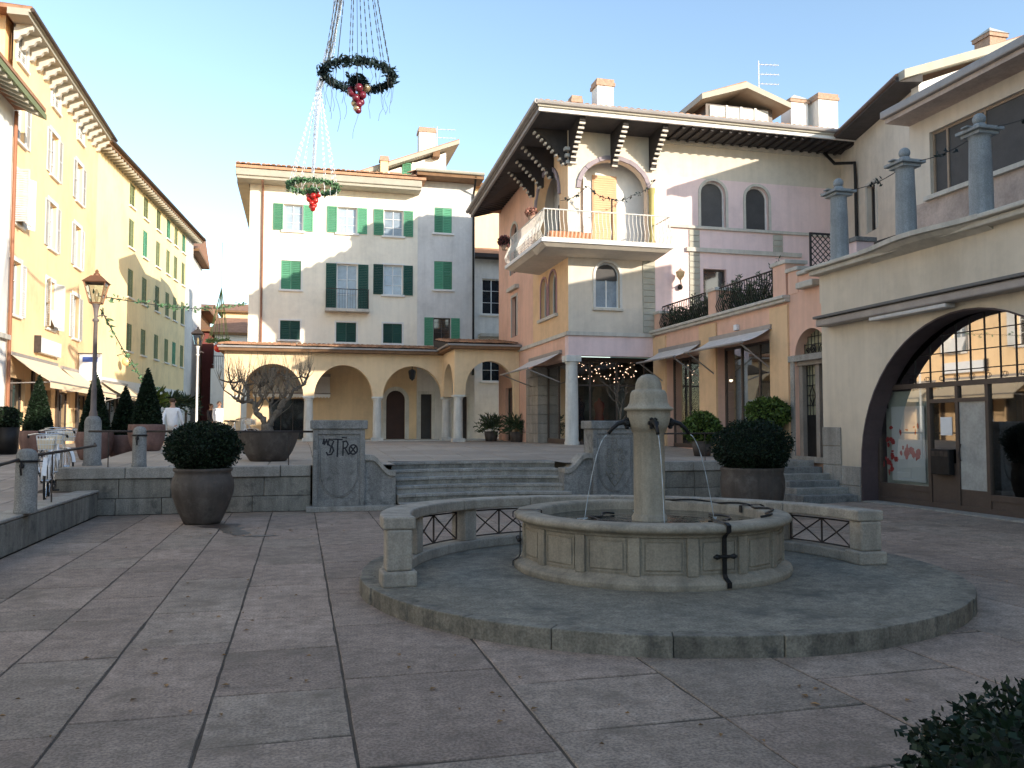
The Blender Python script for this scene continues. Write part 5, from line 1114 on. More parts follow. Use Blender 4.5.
# things on the balcony
t = thing('flower_box', 'long terracotta flower box behind the balcony railing corner', 'planter', (7.9, 24.4, 7.34)); MB().box(7.35, 24.25, 7.34, 8.75, 24.55, 7.62).build('trough', mat('terracotta', (.55, .24, .12), .8, .1, 3, .1), t, bevel=.02); MB().box(7.38, 24.28, 7.58, 8.72, 24.52, 7.60).build('soil', SOIL, t)
t = thing('flower_pot', 'round reddish plant hanging at the far end of the balcony railing', 'planter', (7.0, 28.3, 7.9)); MB().lathe([(.1, 0), (.16, .22), (.14, .22)], (6.95, 28.4, 7.85), 14).build('pot', BRICK, t); foliage(t, (6.95, 28.4, 8.15), .25, .25, .2, 300, .07, mat('reddish plant leaves', (.14, .05, .05), .7, .2, 4, 0, island=.4))
t = thing('flower_pot', 'small pot with a pink plant on the side balcony railing', 'planter', (7.1, 25.9, 8.2)); MB().lathe([(.09, 0), (.14, .2), (.12, .2)], (7.15, 25.6, 8.24), 14).build('pot', BRICK, t); foliage(t, (7.15, 25.6, 8.5), .2, .2, .15, 250, .06, mat('pink plant leaves', (.45, .22, .16), .7, .2, 4, 0, island=.4))
t = thing('balcony_garland', 'dark garland on a short pole strung across the loggia front', 'garland', (9.6, 24.2, 7.34)); q = MB(); q.tube([(9.4, 24.3, 7.34), (9.4, 24.3, 8.75)], .025, 6); q.build('pole', IRON, t)
q = MB(); gpts = [Vector((7.9, 24.9, 8.75)), Vector((8.7, 24.6, 9.2)), Vector((9.4, 24.3, 8.75)), Vector((10.2, 24.6, 9.0)), Vector((11.2, 25.0, 9.7))]
for a, b in zip(gpts, gpts[1:]):
    for k in range(22):
        p = a.lerp(b, k / 22) + Vector((0, 0, -.12 * sin(pi * k / 22)))
        for _ in range(2 if (k // 4) % 2 else 0): q.leaf(p + Vector((rnd.gauss(0, .03), rnd.gauss(0, .03), rnd.gauss(0, .03))), .06, 2)
q.build('greenery', GARL, t, recalc=False); q = MB()
for a, b in zip(gpts, gpts[1:]): q.tube([a.lerp(b, k / 6) + Vector((0, 0, -.12 * sin(pi * k / 6))) for k in range(7)], .01, 4)
q.build('wire', WIRE, t)
# shop decorations: strings of small lit bulbs
for j, (z, lb) in enumerate(((3.62, 'upper row of small lit bulbs inside the corner shop window'), (3.28, 'lower row of small lit bulbs inside the corner shop window'))):
    t = thing('light_string', lb, 'light string', (9.6, 26.4, z)); q = MB()
    for k in range(34): q.ball((8.75 + k * .072 + rnd.uniform(-.02, .02), 26.35 + rnd.uniform(0, .3), z + .07 * sin(k * .5) + rnd.uniform(-.13, .13)), .010 + .010 * rnd.random(), 5, 4)
    q.build('bulbs', BULB, t); MB().tube([(8.7, 26.4, z + .1), (9.9, 26.4, z + .05), (11.2, 26.4, z + .1)], .006, 4).build('cord', WIRE, t)
# ------------------------------------------------------------------ shop wing with roof terrace
B = thing('shop_wing', 'low salmon shop wing with roof terrace, awnings and arched iron door', 'building', (11.2, 20.5, .85)); F = Fr((11.2, 25.2, 0), (0, -1, 0), (-1, 0, 0))
o1, o2, od = (.95, 3.2, .98, 3.72, 0), (4.25, 6.95, .98, 3.78, 0), (7.96, 9.22, .92, 3.84, .63)
wall(F, 0, 9.3, 0, 4.56, [o1, o2, od], .28).build('wall', PINKO, B)
q = MB()
for a, b in ((0, .93), (3.22, 4.23), (6.97, 7.75)): MB().fb(F, a, .8, 0, b, 4.5, .05).build('pilaster', APRI, B)
q = MB()
for a, b in ((0, .95), (3.2, 4.25), (6.95, 7.77)): MB().fb(F, a, .8, 0, b, 1.0, .08).build('plinth', CAPST, B)
q = MB(); q.fb(F, 0, 4.561, -.4, 7.8, 4.64, .14); q.fb(F, 0, 4.641, -.4, 7.8, 4.72, .2); q.build('cornice', TRIM, B, bevel=.015)
MB().box(11.3, 16.0, 4.4, 18.4, 25.15, 4.555).build('terrace_deck', TRIM, B)
wall(F, 7.801, 9.3, 4.56, 5.1).build('parapet', PINKO, B); MB().fb(F, 7.8, 4.56, -.3, 9.3, 5.1, -.002).build('parapet', PINKO, B)
q = MB(); q.fb(F, 8.35, 4.75, 0, 9.0, 4.9, .22); q.fb(F, 8.2, 5.1, -.3, 9.1, 5.2, .1); q.build('moulding', TRIM, B, bevel=.03)
def pier(u, w_, v1):
    p = MB().fb(F, u, 4.721, -.5, u + w_, v1, .012).build('parapet_pier', PINKO, B); MB().fb(F, u - .06, v1, -.56, u + w_ + .06, v1 + .09, .06).build('cap', TRIM, p, bevel=.01)
pier(.02, .42, 5.25); pier(3.75, .45, 5.4); pier(7.1, .55, 5.5); pier(7.75, .4, 5.25)
belly_rail(F.P(.48, 4.74, -.08), F.u, F.n, 3.2, .72, .12).build('railing', IRON, B); belly_rail(F.P(4.24, 4.74, -.08), F.u, F.n, 2.8, .72, .12).build('railing', IRON, B)
for o in (o1, o2):
    q = MB(); a, b, c, d, _ = o; n_ = 3 if o is o2 else 2
    for k in range(n_ + 1): u = a + (b - a - .06) * k / n_; q.fb(F, u, c, -.27, u + .06, d, -.21)
    q.fb(F, a, c, -.268, b, c + .12, -.2); q.fb(F, a, d - .07, -.268, b, d, -.212); sw = q.build('shop_window', BROWNP, B)
    MB().face(F.P(a, c, -.24), F.P(b, c, -.24), F.P(b, d, -.24), F.P(a, d, -.24)).build('pane', MIRR, sw)
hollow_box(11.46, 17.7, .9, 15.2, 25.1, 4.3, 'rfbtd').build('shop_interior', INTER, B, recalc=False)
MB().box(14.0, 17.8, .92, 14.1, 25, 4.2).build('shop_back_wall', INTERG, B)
q = MB(); q.box(12.4, 21.45, .92, 14.0, 21.5, 4.2); q.build('partition', INTERG, B)
# iron and glass arched door
a, b, c, d, _ = od; zl = 3.02
dq = MB(); dq.fb(F, a, c, -.26, a + .14, zl, -.1); dq.fb(F, b - .14, c, -.26, b, zl, -.1); dq.fb(F, a, zl, -.27, b, zl + .16, -.05); dq.fb(F, (a + b) / 2 - .02, c, -.26, (a + b) / 2 + .12, zl, -.12)
dr_ = dq.build('door', mat('grey door stone', (.30, .26, .22), .8, .15, 3, .2), B)
q = MB()
for u0, u1 in ((a + .15, (a + b) / 2 - .03), ((a + b) / 2 + .13, b - .15)):
    q.fb(F, u0, c, -.24, u1, c + .95, -.2)
    for k in range(5): u = u0 + (u1 - u0) * k / 4; q.tube([F.P(u, c + .95, -.21), F.P(u, zl, -.21)], .011, 5)
    for k in range(6): v = c + .95 + (zl - c - .95) * k / 5; q.tube([F.P(u0, v, -.21), F.P(u1, v, -.21)], .01, 5)
    m_ = (u0 + u1) / 2; q.tube([F.P(m_ + x, v, -.2) for x, v in ((0, 2.1), (.11, 2.32), (0, 2.55), (-.11, 2.32), (0, 2.1))], .013, 5)
for k in range(9): u = a + .1 + (b - a - .2) * k / 8; h = .6 * sqrt(max(0, 1 - ((u - (a + b) / 2) / .63) ** 2)); q.tube([F.P(u, zl + .16, -.2), F.P(u, 3.2 + h, -.2)], .01, 5)
for v in (3.3, 3.5, 3.68): h = .6 * sqrt(max(0, 1 - ((v - 3.21) / .63) ** 2)); q.tube([F.P((a + b) / 2 - h, v, -.2), F.P((a + b) / 2 + h, v, -.2)], .01, 5)
for sg in (-1, 1):
    for r_, ox in ((.13, .16), (.08, .36), (.09, .2)):
        cx = (a + b) / 2 + sg * ox; q.tube([F.P(cx + r_ * (1 - i / 18) * cos(i * .6) * sg, 3.36 + r_ * (1 - i / 18) * sin(i * .6), -.18) for i in range(15)], .013, 5)
q.build('iron_grille', IRON, dr_)
pm = MB(); pm.face(*[F.P(u, v, -.25) for u, v in [(a, c), (b, c)] + list(reversed(arcpts(a, b, d - .63, .63)))]); pm.build('pane', glass_dark('yellowish door glass', (.34, .33, .22), .3, .4), dr_)
q = MB(); q.fb(F, a - .16, c, 0, a - .01, zl + .1, .03); q.fb(F, a - .2, zl + .1, 0, b + .05, zl + .24, .06); q.build('door_surround', CAPST, dr_)
MB().fb(F, 7.7, .8, 0, 9.31, .935, .07).build('threshold', CAPST, B)
awning('grey canvas awning over the farther shop window of the low wing', F, .55, 3.3, 4.0, 3.62, .85, CAN, .0)
awning('grey canvas awning over the shop window next to the iron door', F, 3.95, 7.05, 4.02, 3.66, .85, CAN, .0)
awning('grey canvas awning on the shaded side of the corner shop left of the column', F2 if False else Fr((8.25, 34.8, 0), (0, -1, 0), (-1, 0, 0)), 5.2, 8.9, 4.02, 3.5, 1.15, CAN, .0)
t = thing('box_sign', 'small lit box on the salmon wall above the right awning', 'lamp', F.P(5.3, 4.2, .02)); MB().fb(F, 5.3, 4.15, .0, 5.45, 4.3, .1).build('housing', SIGNW, t, bevel=.01)
# inside the windows: hanging lamps, sign, displays
for k, (x, y, z) in enumerate(((12.2, 23.5, 3.3), (12.4, 22.4, 3.0), (12.6, 20.4, 3.3), (12.3, 19.4, 3.15), (13.0, 18.6, 3.3))):
    t = thing('pendant_lamp', ['lit pendant lamp deepest in the farther shop window', 'lit pendant lamp by the white sign in the farther shop window', 'lit pendant lamp at the left of the shop window by the door', 'lit pendant lamp in the middle of the shop window by the door', 'lit pendant lamp at the right of the shop window by the door'][k], 'lamp', (x, y, z), 'pendant lamps in the shop')
    MB().tube([(x, y, 4.29), (x, y, z + .1)], .01, 5).build('cord', WIRE, t); MB().lathe([(.03, .12), (.14, .0)], (x, y, z), 14).build('shade', IRON, t); MB().ball((x, y, z - .01), .055, 8, 6).build('bulb', WARM, t)
t = thing('window_sign', 'white rectangular sign standing on a post in the farther shop window', 'sign', (11.8, 22.6, .95)); MB().box(11.75, 22.1, 1.95, 11.8, 23.0, 2.55).build('panel', SIGNW, t); MB().box(11.76, 22.5, .95, 11.79, 22.56, 1.95).build('post', SIGNW, t)
t = thing('window_sign', 'pale yellow panel on a post in the shop window by the door', 'sign', (11.9, 19, .95)); MB().box(12.0, 18.3, 2.2, 12.05, 19.25, 3.0).build('panel', mat('pale yellow panel', (.75, .7, .4), .6, .05, 3, 0), t); MB().box(12.01, 19.0, .95, 12.05, 19.06, 2.2).build('post', SIGNW, t)
for k, (x, y, m_, lb) in enumerate(((12.4, 20.3, INTERG, 'grey coat on a dress form in the shop window by the door'), (12.2, 18.6, WTRIM, 'cream dress form at the right of the shop window by the door'), (12.3, 24.0, DARKC, 'dark dress form in the farther shop window'), (9.3, 27.2, DARKC, 'dark decorated dress form behind the shaded corner shop window'), (9.9, 26.9, mat('dull red cloth', (.16, .03, .03), .8, .1, 3, 0), 'red dress form inside the corner shop'))):
    t = thing('dress_form', lb, 'mannequin', (x, y, .92)); z = 1.0
    MB().lathe([(.16, 0), (.16, .03), (.02, .05), (.02, .8)], (x, y, z), 14).build('stand', IRON, t); MB().lathe([(.14, .7), (.19, .8), (.13, 1.05), (.19, 1.3), (.17, 1.42), (.06, 1.5), (.05, 1.58), (.001, 1.6)], (x, y, z), 18, sy=.75).build('torso', m_, t, smooth=True)
q = MB()
for i in range(5): q.box(13.4, 22 + i * .6, 1, 13.95, 22.05 + i * .6, 3)
for i in range(4): q.box(13.4, 22, 1.2 + i * .5, 13.95, 24.6, 1.24 + i * .5)
single(q.build('shop_shelf', INTERG), 'dim shelving unit at the back of the farther shop window', 'shelf')
# oleander hedge on the roof terrace
for k, (u0, u1, z0, h, lb) in enumerate(((.5, 3.7, 4.75, .75, 'oleander hedge behind the farther terrace railing'), (4.25, 7.2, 4.75, .85, 'oleander hedge behind the terrace railing above the right awning'))):
    t = thing('oleander_hedge', lb, 'hedge', F.P((u0 + u1) / 2, 4.6, -.4)); q = MB(); R_ = random.Random(40 + k); st_ = MB()
    for i in range(120):
        u = R_.uniform(u0, u1); w_ = R_.uniform(-.55, -.02) - .05; H_ = h * R_.uniform(.55, 1.15) * (1 + .2 * sin(u * 3)); p0 = Vector(F.P(u, z0 - .15, w_)); tip = p0 + Vector((R_.gauss(0, .08), R_.gauss(0, .14), H_)); st_.tube([p0, tip], .006, 3)
        for j in range(26):
            s_ = R_.uniform(.15, 1); d = Vector((R_.gauss(0, 1), R_.gauss(0, 1), R_.uniform(.1, 1.2))).normalized(); q.leaf(p0.lerp(tip, s_) + d * .06, .035, 3.6, d, R_)
    q.build('leaves', OLEA, t, recalc=False); st_.build('stems', BARK, t); MB().fb(F, u0 + .05, 4.558, -.6, u1 - .05, 4.7, -.2).build('trough', BRICK, t)
def lattice(F, u0, u1, v0, v1, sp=.14, r=.012):
    q = MB(); w_, h = u1 - u0, v1 - v0; q.fb(F, u0, v0, -.02, u0 + .04, v1, .02); q.fb(F, u1 - .04, v0, -.02, u1, v1, .02); q.fb(F, u0 + .04, v0, -.018, u1 - .04, v0 + .04, .018); q.fb(F, u0 + .04, v1 - .04, -.018, u1 - .04, v1, .018)
    k = -h
    while k < w_:
        for sg in (0, 1):
            p, e = max(k, 0), min(k + h, w_)
            if e - p > .03:
                y0, y1 = (p - k, e - k) if sg == 0 else (h - (p - k), h - (e - k)); q.tube([F.P(u0 + p, v0 + y0, .006 * (1 if sg else -1)), F.P(u0 + e, v0 + y1, .006 * (1 if sg else -1))], r, 4)
        k += sp
    return q
Fx = Fr((0, 16.65, 0), (1, 0, 0), (0, -1, 0)); single(lattice(Fx, 11.25, 12.05, 4.92, 6.05).build('wooden_trellis', DWOOD), 'tall dark wooden trellis left of the first grey terrace column', 'trellis')
# ------------------------------------------------------------------ beige building with the big arch
B = thing('arched_building', 'beige building with big arched shopfront and grey columns on its terrace', 'building', (11, 11, .1)); F = Fr((11.0, 15.9, 0), (0, -1, 0), (-1, 0, 0))
arch = (1.24, 6.84, .08, 3.62, 2.8)
wall(F, 0, 11, 0, 4.9, [arch], .42).build('wall', BEIGE, B)
MB().box(11.001, 15.901, 4.3, 13.4, 15.95, 4.9).build('end_wall', BEIGE, B)
blocks(MB(), F, 0, .62, [(.0, .4), (.4, .8), (.8, 1.2), (1.2, 1.6)], 0, .035, .3, .5).build('stone_base', CAPST, B, bevel=.012)
blocks(MB(), F, .621, 1.235, [(.0, .4), (.4, .8)], 0, .03, .3, .6).build('stone_base', CAPST, B, bevel=.012)
q = MB(); q.fb(F, 1.24, .0, -.9, 7, .12, -.0); q.build('threshold', CAPST, B)
q = MB(); po = arcpts(1.24, 6.84, .82, 2.8, 28); pi_ = arcpts(1.27, 6.81, .82, 2.77, 28)
for k in range(28): q.hexa([F.P(*pi_[k], -.4), F.P(*pi_[k + 1], -.4), F.P(*po[k + 1], -.4), F.P(*po[k], -.4), F.P(*pi_[k], .01), F.P(*pi_[k + 1], .01), F.P(*po[k + 1], .01), F.P(*po[k], .01)])
q.fb(F, 1.24, .12, -.4, 1.27, .82, .01); q.build('arch_lining', mat('dark mauve paint', (.085, .06, .062), .7, .15, 2, .1), B, recalc=False)
# shopfront set back in the arch
class FrMap(Fr):
    def P(s, u, v, w=0):
        for (a, x), (b, y) in zip(((-9, -9), (1.24, 1.24), (2.46, 2.71), (5.3, 5.5), (6.84, 6.84)), ((1.24, 1.24), (2.46, 2.71), (5.3, 5.5), (6.84, 6.84), (20, 20))):
            if u <= b: u = x + (y - x) * (u - a) / (b - a); break
        return Fr.P(s, u, v, w)
G = FrMap((11.4, 15.9, 0), (0, -1, 0), (-1, 0, 0)); fr_ = MB()
def vbar(u, v0, v1, w_=.07): fr_.fb(G, u - w_ / 2, v0, -.04, u + w_ / 2, v1, .04)
def hbar(u0, u1, v, w_=.07): fr_.fb(G, u0, v - w_ / 2, -.038, u1, v + w_ / 2, .037)
def archz(u): x = (u - 4.04) / 2.8; return .82 + 2.8 * sqrt(max(0, 1 - x * x)) - .03
for u in (1.28, 2.46, 3.16, 3.85, 5.3, 6.8): vbar(u, .12, 2.34)
hbar(1.26, 6.82, 2.38, .09); hbar(2.46, 3.85, 2.08, .07); hbar(1.26, 2.46, .44, .1); hbar(3.85, 6.82, .40, .1); hbar(1.26, 6.82, .16, .1)
sf = fr_.build('shopfront', BROWNP, B)
q = MB(); q.fb(G, 1.31, .2, -.02, 2.43, .4, .02); q.fb(G, 2.5, .2, -.02, 3.12, .95, .02); q.fb(G, 3.2, .2, -.02, 3.81, .5, .02); q.fb(G, 3.89, .2, -.02, 6.78, .36, .02); q.build('lower_panels', BROWNP, sf, bevel=.01)
q = MB(); u = 1.5
while u < 6.8: q.tube([G.P(u, 2.42, .0), G.P(u, archz(u), .0)], .013, 4); u += .33
for v in (2.62, 2.95, 3.28):
    h = 2.8 * sqrt(max(0, 1 - ((v + .03 - .82) / 2.8) ** 2)); q.tube([G.P(4.04 - h, v), G.P(4.04 + h, v)], .012, 4)
for i in range(14):
    c_ = 1.7 + i * .36
    if archz(c_) > 2.75: q.tube([G.P(c_ + .05 * cos(a_ * .5), 2.49 + .045 * sin(a_ * .5), .01) for a_ in range(14)], .005, 4)
q.build('lunette_bars', IRON, sf)
pm = MB(); pts = [(1.26, 2.38), (6.82, 2.38)] + [(u, v) for u, v in reversed(arcpts(1.26, 6.82, .82, 2.78, 40)) if v > 2.38]; pm.face(*[G.P(u, v, -.005) for u, v in pts]); pm.build('lunette_pane', MIRR2, sf)
pm = MB(); pm.face(G.P(1.28, .44, -.005), G.P(2.46, .44, -.005), G.P(2.46, 2.38, -.005), G.P(1.28, 2.38, -.005)); pm.face(G.P(2.46, 2.08, -.005), G.P(3.85, 2.08, -.005), G.P(3.85, 2.38, -.005), G.P(2.46, 2.38, -.005)); pm.face(G.P(3.85, .4, -.005), G.P(6.8, .4, -.005), G.P(6.8, 2.38, -.005), G.P(3.85, 2.38, -.005))
pm.face(G.P(2.5, .95, -.005), G.P(3.16, .95, -.005), G.P(3.16, 2.08, -.005), G.P(2.5, 2.08, -.005)); pm.build('pane', MIRR, sf)
dm = MB(); dm.fb(G, 3.2, .5, -.01, 3.82, 2.05, .012); dm.build('door_blind', GLB, sf); q = MB(); q.tube([G.P(3.26, 1.0, .06), G.P(3.22, 1.1, .08), G.P(3.26, 1.3, .06)], .015, 6); q.build('door_handle', RUST, sf)
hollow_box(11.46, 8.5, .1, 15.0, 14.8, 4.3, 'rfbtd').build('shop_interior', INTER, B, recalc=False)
MB().box(11.48, 13.35, .46, 11.52, 14.5, 2.3).build('window_backing', mat('greyish backing sheet', (.52, .55, .48), .8, .1, 2, 0), B)
# poster with red figures
t = thing('shop_poster', 'white poster with red figures behind the left pane of the arch', 'poster', G.P(1.9, .5, -.03)); MB().fb(G, 1.55, .55, -.045, 2.3, 2.0, -.03).build('sheet', SIGNW, t)
q = MB()
R_ = random.Random(4)
for k in range(46):
    g_ = R_.random()
    if g_ < .4: x, v = R_.gauss(1.5, .05), R_.uniform(.7, 1.6)
    elif g_ < .9: a_ = R_.uniform(0, 6.28); d_ = R_.uniform(.03, .2); x, v = 1.98 + d_ * 1.2 * cos(a_), 1.12 + d_ * .8 * sin(a_)
    else: x, v = R_.uniform(1.7, 2.3), R_.uniform(1.5, 1.62)
    rx, ry = R_.uniform(.015, .06), R_.uniform(.02, .08); q.prism(G, [(x + rx * R_.uniform(.6, 1.2) * cos(i * .8), v + ry * R_.uniform(.6, 1.2) * sin(i * .8)) for i in range(8)], -.029 + .00008 * k, -.0255 + .00008 * k)
q.build('print', REDP, t)
t = thing('mail_box', 'black metal letter box on the shopfront left of the white door', 'letter box', G.P(2.85, 1.0, .05)); MB().fb(G, 2.62, .74, .042, 3.08, 1.2, .16).build('body', IRON, t, bevel=.012)
q = MB()
for k in range(4): q.fb(G, 2.65 + k * .105, 1.07, .161, 2.74 + k * .105, 1.16, .166)
q.build('name_plates', RUST, t)
single(MB().fb(G, 2.72, 1.45, .0, 3.0, 1.78, .004).build('paper_notice', SIGNW), 'white paper notice taped above the black letter box', 'notice')
# retracted awning, cornice, terrace columns
t = thing('retracted_awning', 'rolled-up grey awning box running along above the big arch', 'awning', F.P(5, 3.85, .1)); MB().fb(F, .22, 3.74, .0, 11, 3.90, .30).build('cassette', FASC, t, bevel=.03); MB().fb(F, .2, 3.905, .0, 11, 3.96, .36).build('cover', mat('dark awning cover', (.16, .15, .14), .7, .1, 3, .1), t, bevel=.01); MB().fb(F, 1.9, 3.66, .05, 3.9, 3.735, .27).build('rolled_canvas', CAN, t, bevel=.02)
q = MB(); q.fb(F, -.12, 4.9, -.5, 11, 5.0, .22); q.fb(F, -.15, 5.001, -.5, 11, 5.08, .32); q.build('cornice', TRIM, B, bevel=.02)
q = MB(); n_ = 14; bu = [(1.7 + 3.0 * i / n_, .21 + .2 * sin(pi * i / n_) ** 2) for i in range(n_ + 1)]
for (a, x), (b, y) in zip(bu, bu[1:]): q.hexa([F.P(a, 4.84, .0), F.P(b, 4.84, .0), F.P(b, 4.93, y * .8), F.P(a, 4.93, x * .8), F.P(a, 5.002, 0), F.P(b, 5.002, 0), F.P(b, 5.0, y + .02), F.P(a, 5.0, x + .02)]); q.hexa([F.P(a, 5.002, .0), F.P(b, 5.002, .0), F.P(b, 5.002, y + .11), F.P(a, 5.002, x + .11), F.P(a, 5.084, 0), F.P(b, 5.084, 0), F.P(b, 5.084, y + .12), F.P(a, 5.084, x + .12)])
q.build('balcony_bulge', TRIM, B)
MB().box(11.3, 4.9, 4.9, 13.5, 15.9, 5.0).build('terrace_deck', CAPST, B)
cl = None
for k, y in enumerate((15.22, 13.22, 11.43, 9.6, 7.8)):
    lb = ['grey stone column with ball finial on the terrace, nearest the trellis', 'grey stone column with ball finial above the left side of the big arch', 'grey stone column with ball finial nearest the camera, before the wide window', 'grey stone column with ball finial just outside the right edge', 'grey stone column with ball finial farthest along the terrace'][k]
    if cl is None:
        cl = t = thing('terrace_column', lb, 'column', (11.0, y, 5.08), 'grey columns on the terrace'); c = (11.0, y, 5.08)
        MB().lathe([(.20, 0), (.205, .04), (.185, .1), (.185, .5), (.165, 1.32), (.165, 1.36), (.19, 1.38)], c, 26).build('shaft', GRANL, t, smooth=True)
        q = MB(); q.box(c[0] - .2, y - .2, c[2] + 1.381, c[0] + .2, y + .2, c[2] + 1.44); q.box(c[0] - .26, y - .26, c[2] + 1.442, c[0] + .26, y + .26, c[2] + 1.5); q.box(c[0] - .32, y - .07, c[2] + 1.502, c[0] + .32, y + .07, c[2] + 1.53); q.build('capital', GRANL, t, bevel=.01)
        q = MB(); q.lathe([(.13, 1.50), (.1, 1.58), (.09, 1.6)], c, 18); q.ball((c[0], y, c[2] + 1.68), .105, 16, 10); q.build('ball_finial', GRANL, t, smooth=True)
    elif y > 8: copy_tree(cl, (11.0, y, 5.08), lb)
t = thing('column_garland', 'thin dark garland wire strung between the grey terrace columns', 'garland', (11.1, 14, 6.5)); q = MB(); l_ = MB()
ps = [Vector((13.2, 22.5, 7.2)), Vector((11.12, 15.2, 6.6)), Vector((11.12, 13.22, 6.6)), Vector((11.12, 11.43, 6.62)), Vector((11.12, 9.6, 6.6))]
for a, b in zip(ps[1:], ps[2:]):
    q.tube([a.lerp(b, k / 8) + Vector((0, 0, -.12 * sin(pi * k / 8))) for k in range(9)], .009, 4)
    for k in range(24):
        s_ = rnd.uniform(.1, .98); 
        if sin(s_ * 9) > .2 or True:
            for _ in range(2 if abs(s_ - .5) < .12 else 0): l_.leaf(a.lerp(b, s_) + Vector((rnd.gauss(0, .03), 0, rnd.gauss(0, .03) - .12 * sin(pi * s_))), .05, 2)
q.build('wire', WIRE, t); l_.build('greenery', GARL, t, recalc=False)
single(lattice(Fr((13.35, 17.6, 0), (0, -1, 0), (-1, 0, 0)), 0, 1.3, 5.2, 6.05).build('wooden_trellis', DWOOD), 'low dark wooden trellis between the first and second grey columns', 'trellis')
B2 = B
p = MB().box(12.0, 16.0, 4.9, 12.45, 16.4, 5.75).build('pink_pier', PINK, B); MB().box(11.95, 15.95, 5.75, 12.5, 16.45, 5.85).build('cap', GRAN, p, bevel=.01)
# upper storey set back
H_ = Fr((13.5, 16.05, 0), (0, -1, 0), (-1, 0, 0)); st_op = (.62, 11.4, 6.72, 8.14, 0)
wall(H_, 0, 11.5, 4.9, 6.62).build('upper_wall', RBEI, B); wall(H_, 0, 11.5, 6.62, 8.5, [(.62, 11.4, 6.72, 8.14, 0)], .15).build('upper_wall', PUTTY, B)
MB().fb(H_, .5, 6.62, 0, 11.5, 6.715, .1).build('sill', TRIM, B)
fq = MB()
for u in (.62, 1.02, 2.05, 3.05, 4.0, 5.0, 6.0, 7.0, 8, 9, 10, 11.35): fq.fb(H_, u, 6.72, -.14, u + .05, 8.14, -.09)
fq.fb(H_, .62, 6.72, -.138, 11.4, 6.77, -.092); fq.fb(H_, .62, 8.09, -.138, 11.4, 8.14, -.092); wf = fq.build('window_band', mat('tan window frame', (.34, .25, .18), .6, .1, 3, 0), B)
MB().face(H_.P(.62, 6.72, -.12), H_.P(11.4, 6.72, -.12), H_.P(11.4, 8.14, -.12), H_.P(.62, 8.14, -.12)).build('blind_panes', SCREEN, wf)
q = MB(); q.box(12.85, 4.6, 8.5, 18.5, 16.05, 8.6); q.build('eave', RBEI, B); q = MB(); q.box(12.75, 4.6, 8.601, 12.95, 16.1, 8.78); q.build('gutter', FASC, B, bevel=.03)
q = MB(); q.hexa([(12.8, 4.6, 8.61), (18.5, 4.6, 8.61), (18.5, 16.1, 8.61), (12.8, 16.1, 8.61), (12.8, 4.6, 8.72), (18.5, 4.6, 10.0), (18.5, 16.1, 10.0), (12.8, 16.1, 8.72)]); q.build('roof', TILEF, B)
MB().box(13.72, 4.9, 4.9, 18, 16.0, 8.5).build('core', BEIGE, B); MB().box(15.05, 4.9, 0, 18, 15.9, 4.9).build('core', BEIGE, B)
# tall house behind the terrace
B = thing('tall_house', 'tall beige house with white gable and brick chimney above the terrace', 'building', (17.5, 21, 4.6)); dv = Vector((16.75 - 18.35, 19.5 - 25.3, 0)); Ld = dv.length; dv.normalize(); nv_ = Vector((dv.y, -dv.x, 0))
if nv_.x > 0: nv_ = -nv_
F = Fr((18.35, 25.3, 0), dv, nv_); so_ = (2.35, 3.0, 7.85, 9.35, 0)
wall(F, 0, Ld, 4.5, 11.2, [so_], .25).build('wall', PUTTY, B); window(B, F, *so_[:4], pane=GLD, mun=(1, 1), fr=BROWNP, sur=TRIM, surw=.12)
Fg = Fr((16.75, 19.5, 0), (1, 0, 0), (0, -1, 0)); q = MB(); q.prism(Fg, [(0, 4.5), (11, 4.5), (11, 13.4), (5.5, 13.4), (0, 11.25)], -.3, 0); q.build('gable_wall', WHITEP, B)
q = MB(); q.prism(Fg, [(-.7, 11.22), (5.4, 13.35), (12, 13.35), (12, 13.58), (5.4, 13.58), (-.7, 11.46)], -.1, .3); q.build('gable_fascia', LFASC, B)
e0 = Vector(F.P(-.3, 11.2, .0)); e1 = Vector(F.P(Ld + .25, 11.2, 0)); n2 = nv_ * .75; z_ = Vector((0, 0, 1))
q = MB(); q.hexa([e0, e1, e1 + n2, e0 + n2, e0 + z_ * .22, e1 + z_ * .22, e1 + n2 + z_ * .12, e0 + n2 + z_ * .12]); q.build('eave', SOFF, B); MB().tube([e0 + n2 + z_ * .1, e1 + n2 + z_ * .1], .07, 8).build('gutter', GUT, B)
p1, p2, p3, p4 = e0 + n2 + z_ * .14, e1 + n2 + z_ * .14, Vector((22.2, 19.2, 13.6)), Vector((24.0, 25.6, 13.6)); q = MB(); q.hexa([p1, p2, p3, p4, p1 + z_ * .08, p2 + z_ * .08, p3 + z_ * .08, p4 + z_ * .08]); q.hexa([p4, p3, Vector((28, 19.2, 13.6)), Vector((28, 25.6, 13.6)), p4 + z_ * .08, p3 + z_ * .08, Vector((28, 19.2, 13.68)), Vector((28, 25.6, 13.68))]); q.build('roof', TILEF, B)
MB().tube([F.P(.5, 11.1, .7), F.P(.9, 10.6, .5), F.P(1.6, 10.4, .1), F.P(1.6, 9.9, .08), F.P(1.6, 4.8, .08)], .055, 8).build('downpipe', IRON, B)
chimney(B, 21.2, 21.5, 12.9, 14.15, .62, .62, 'pyramid', BRICK)
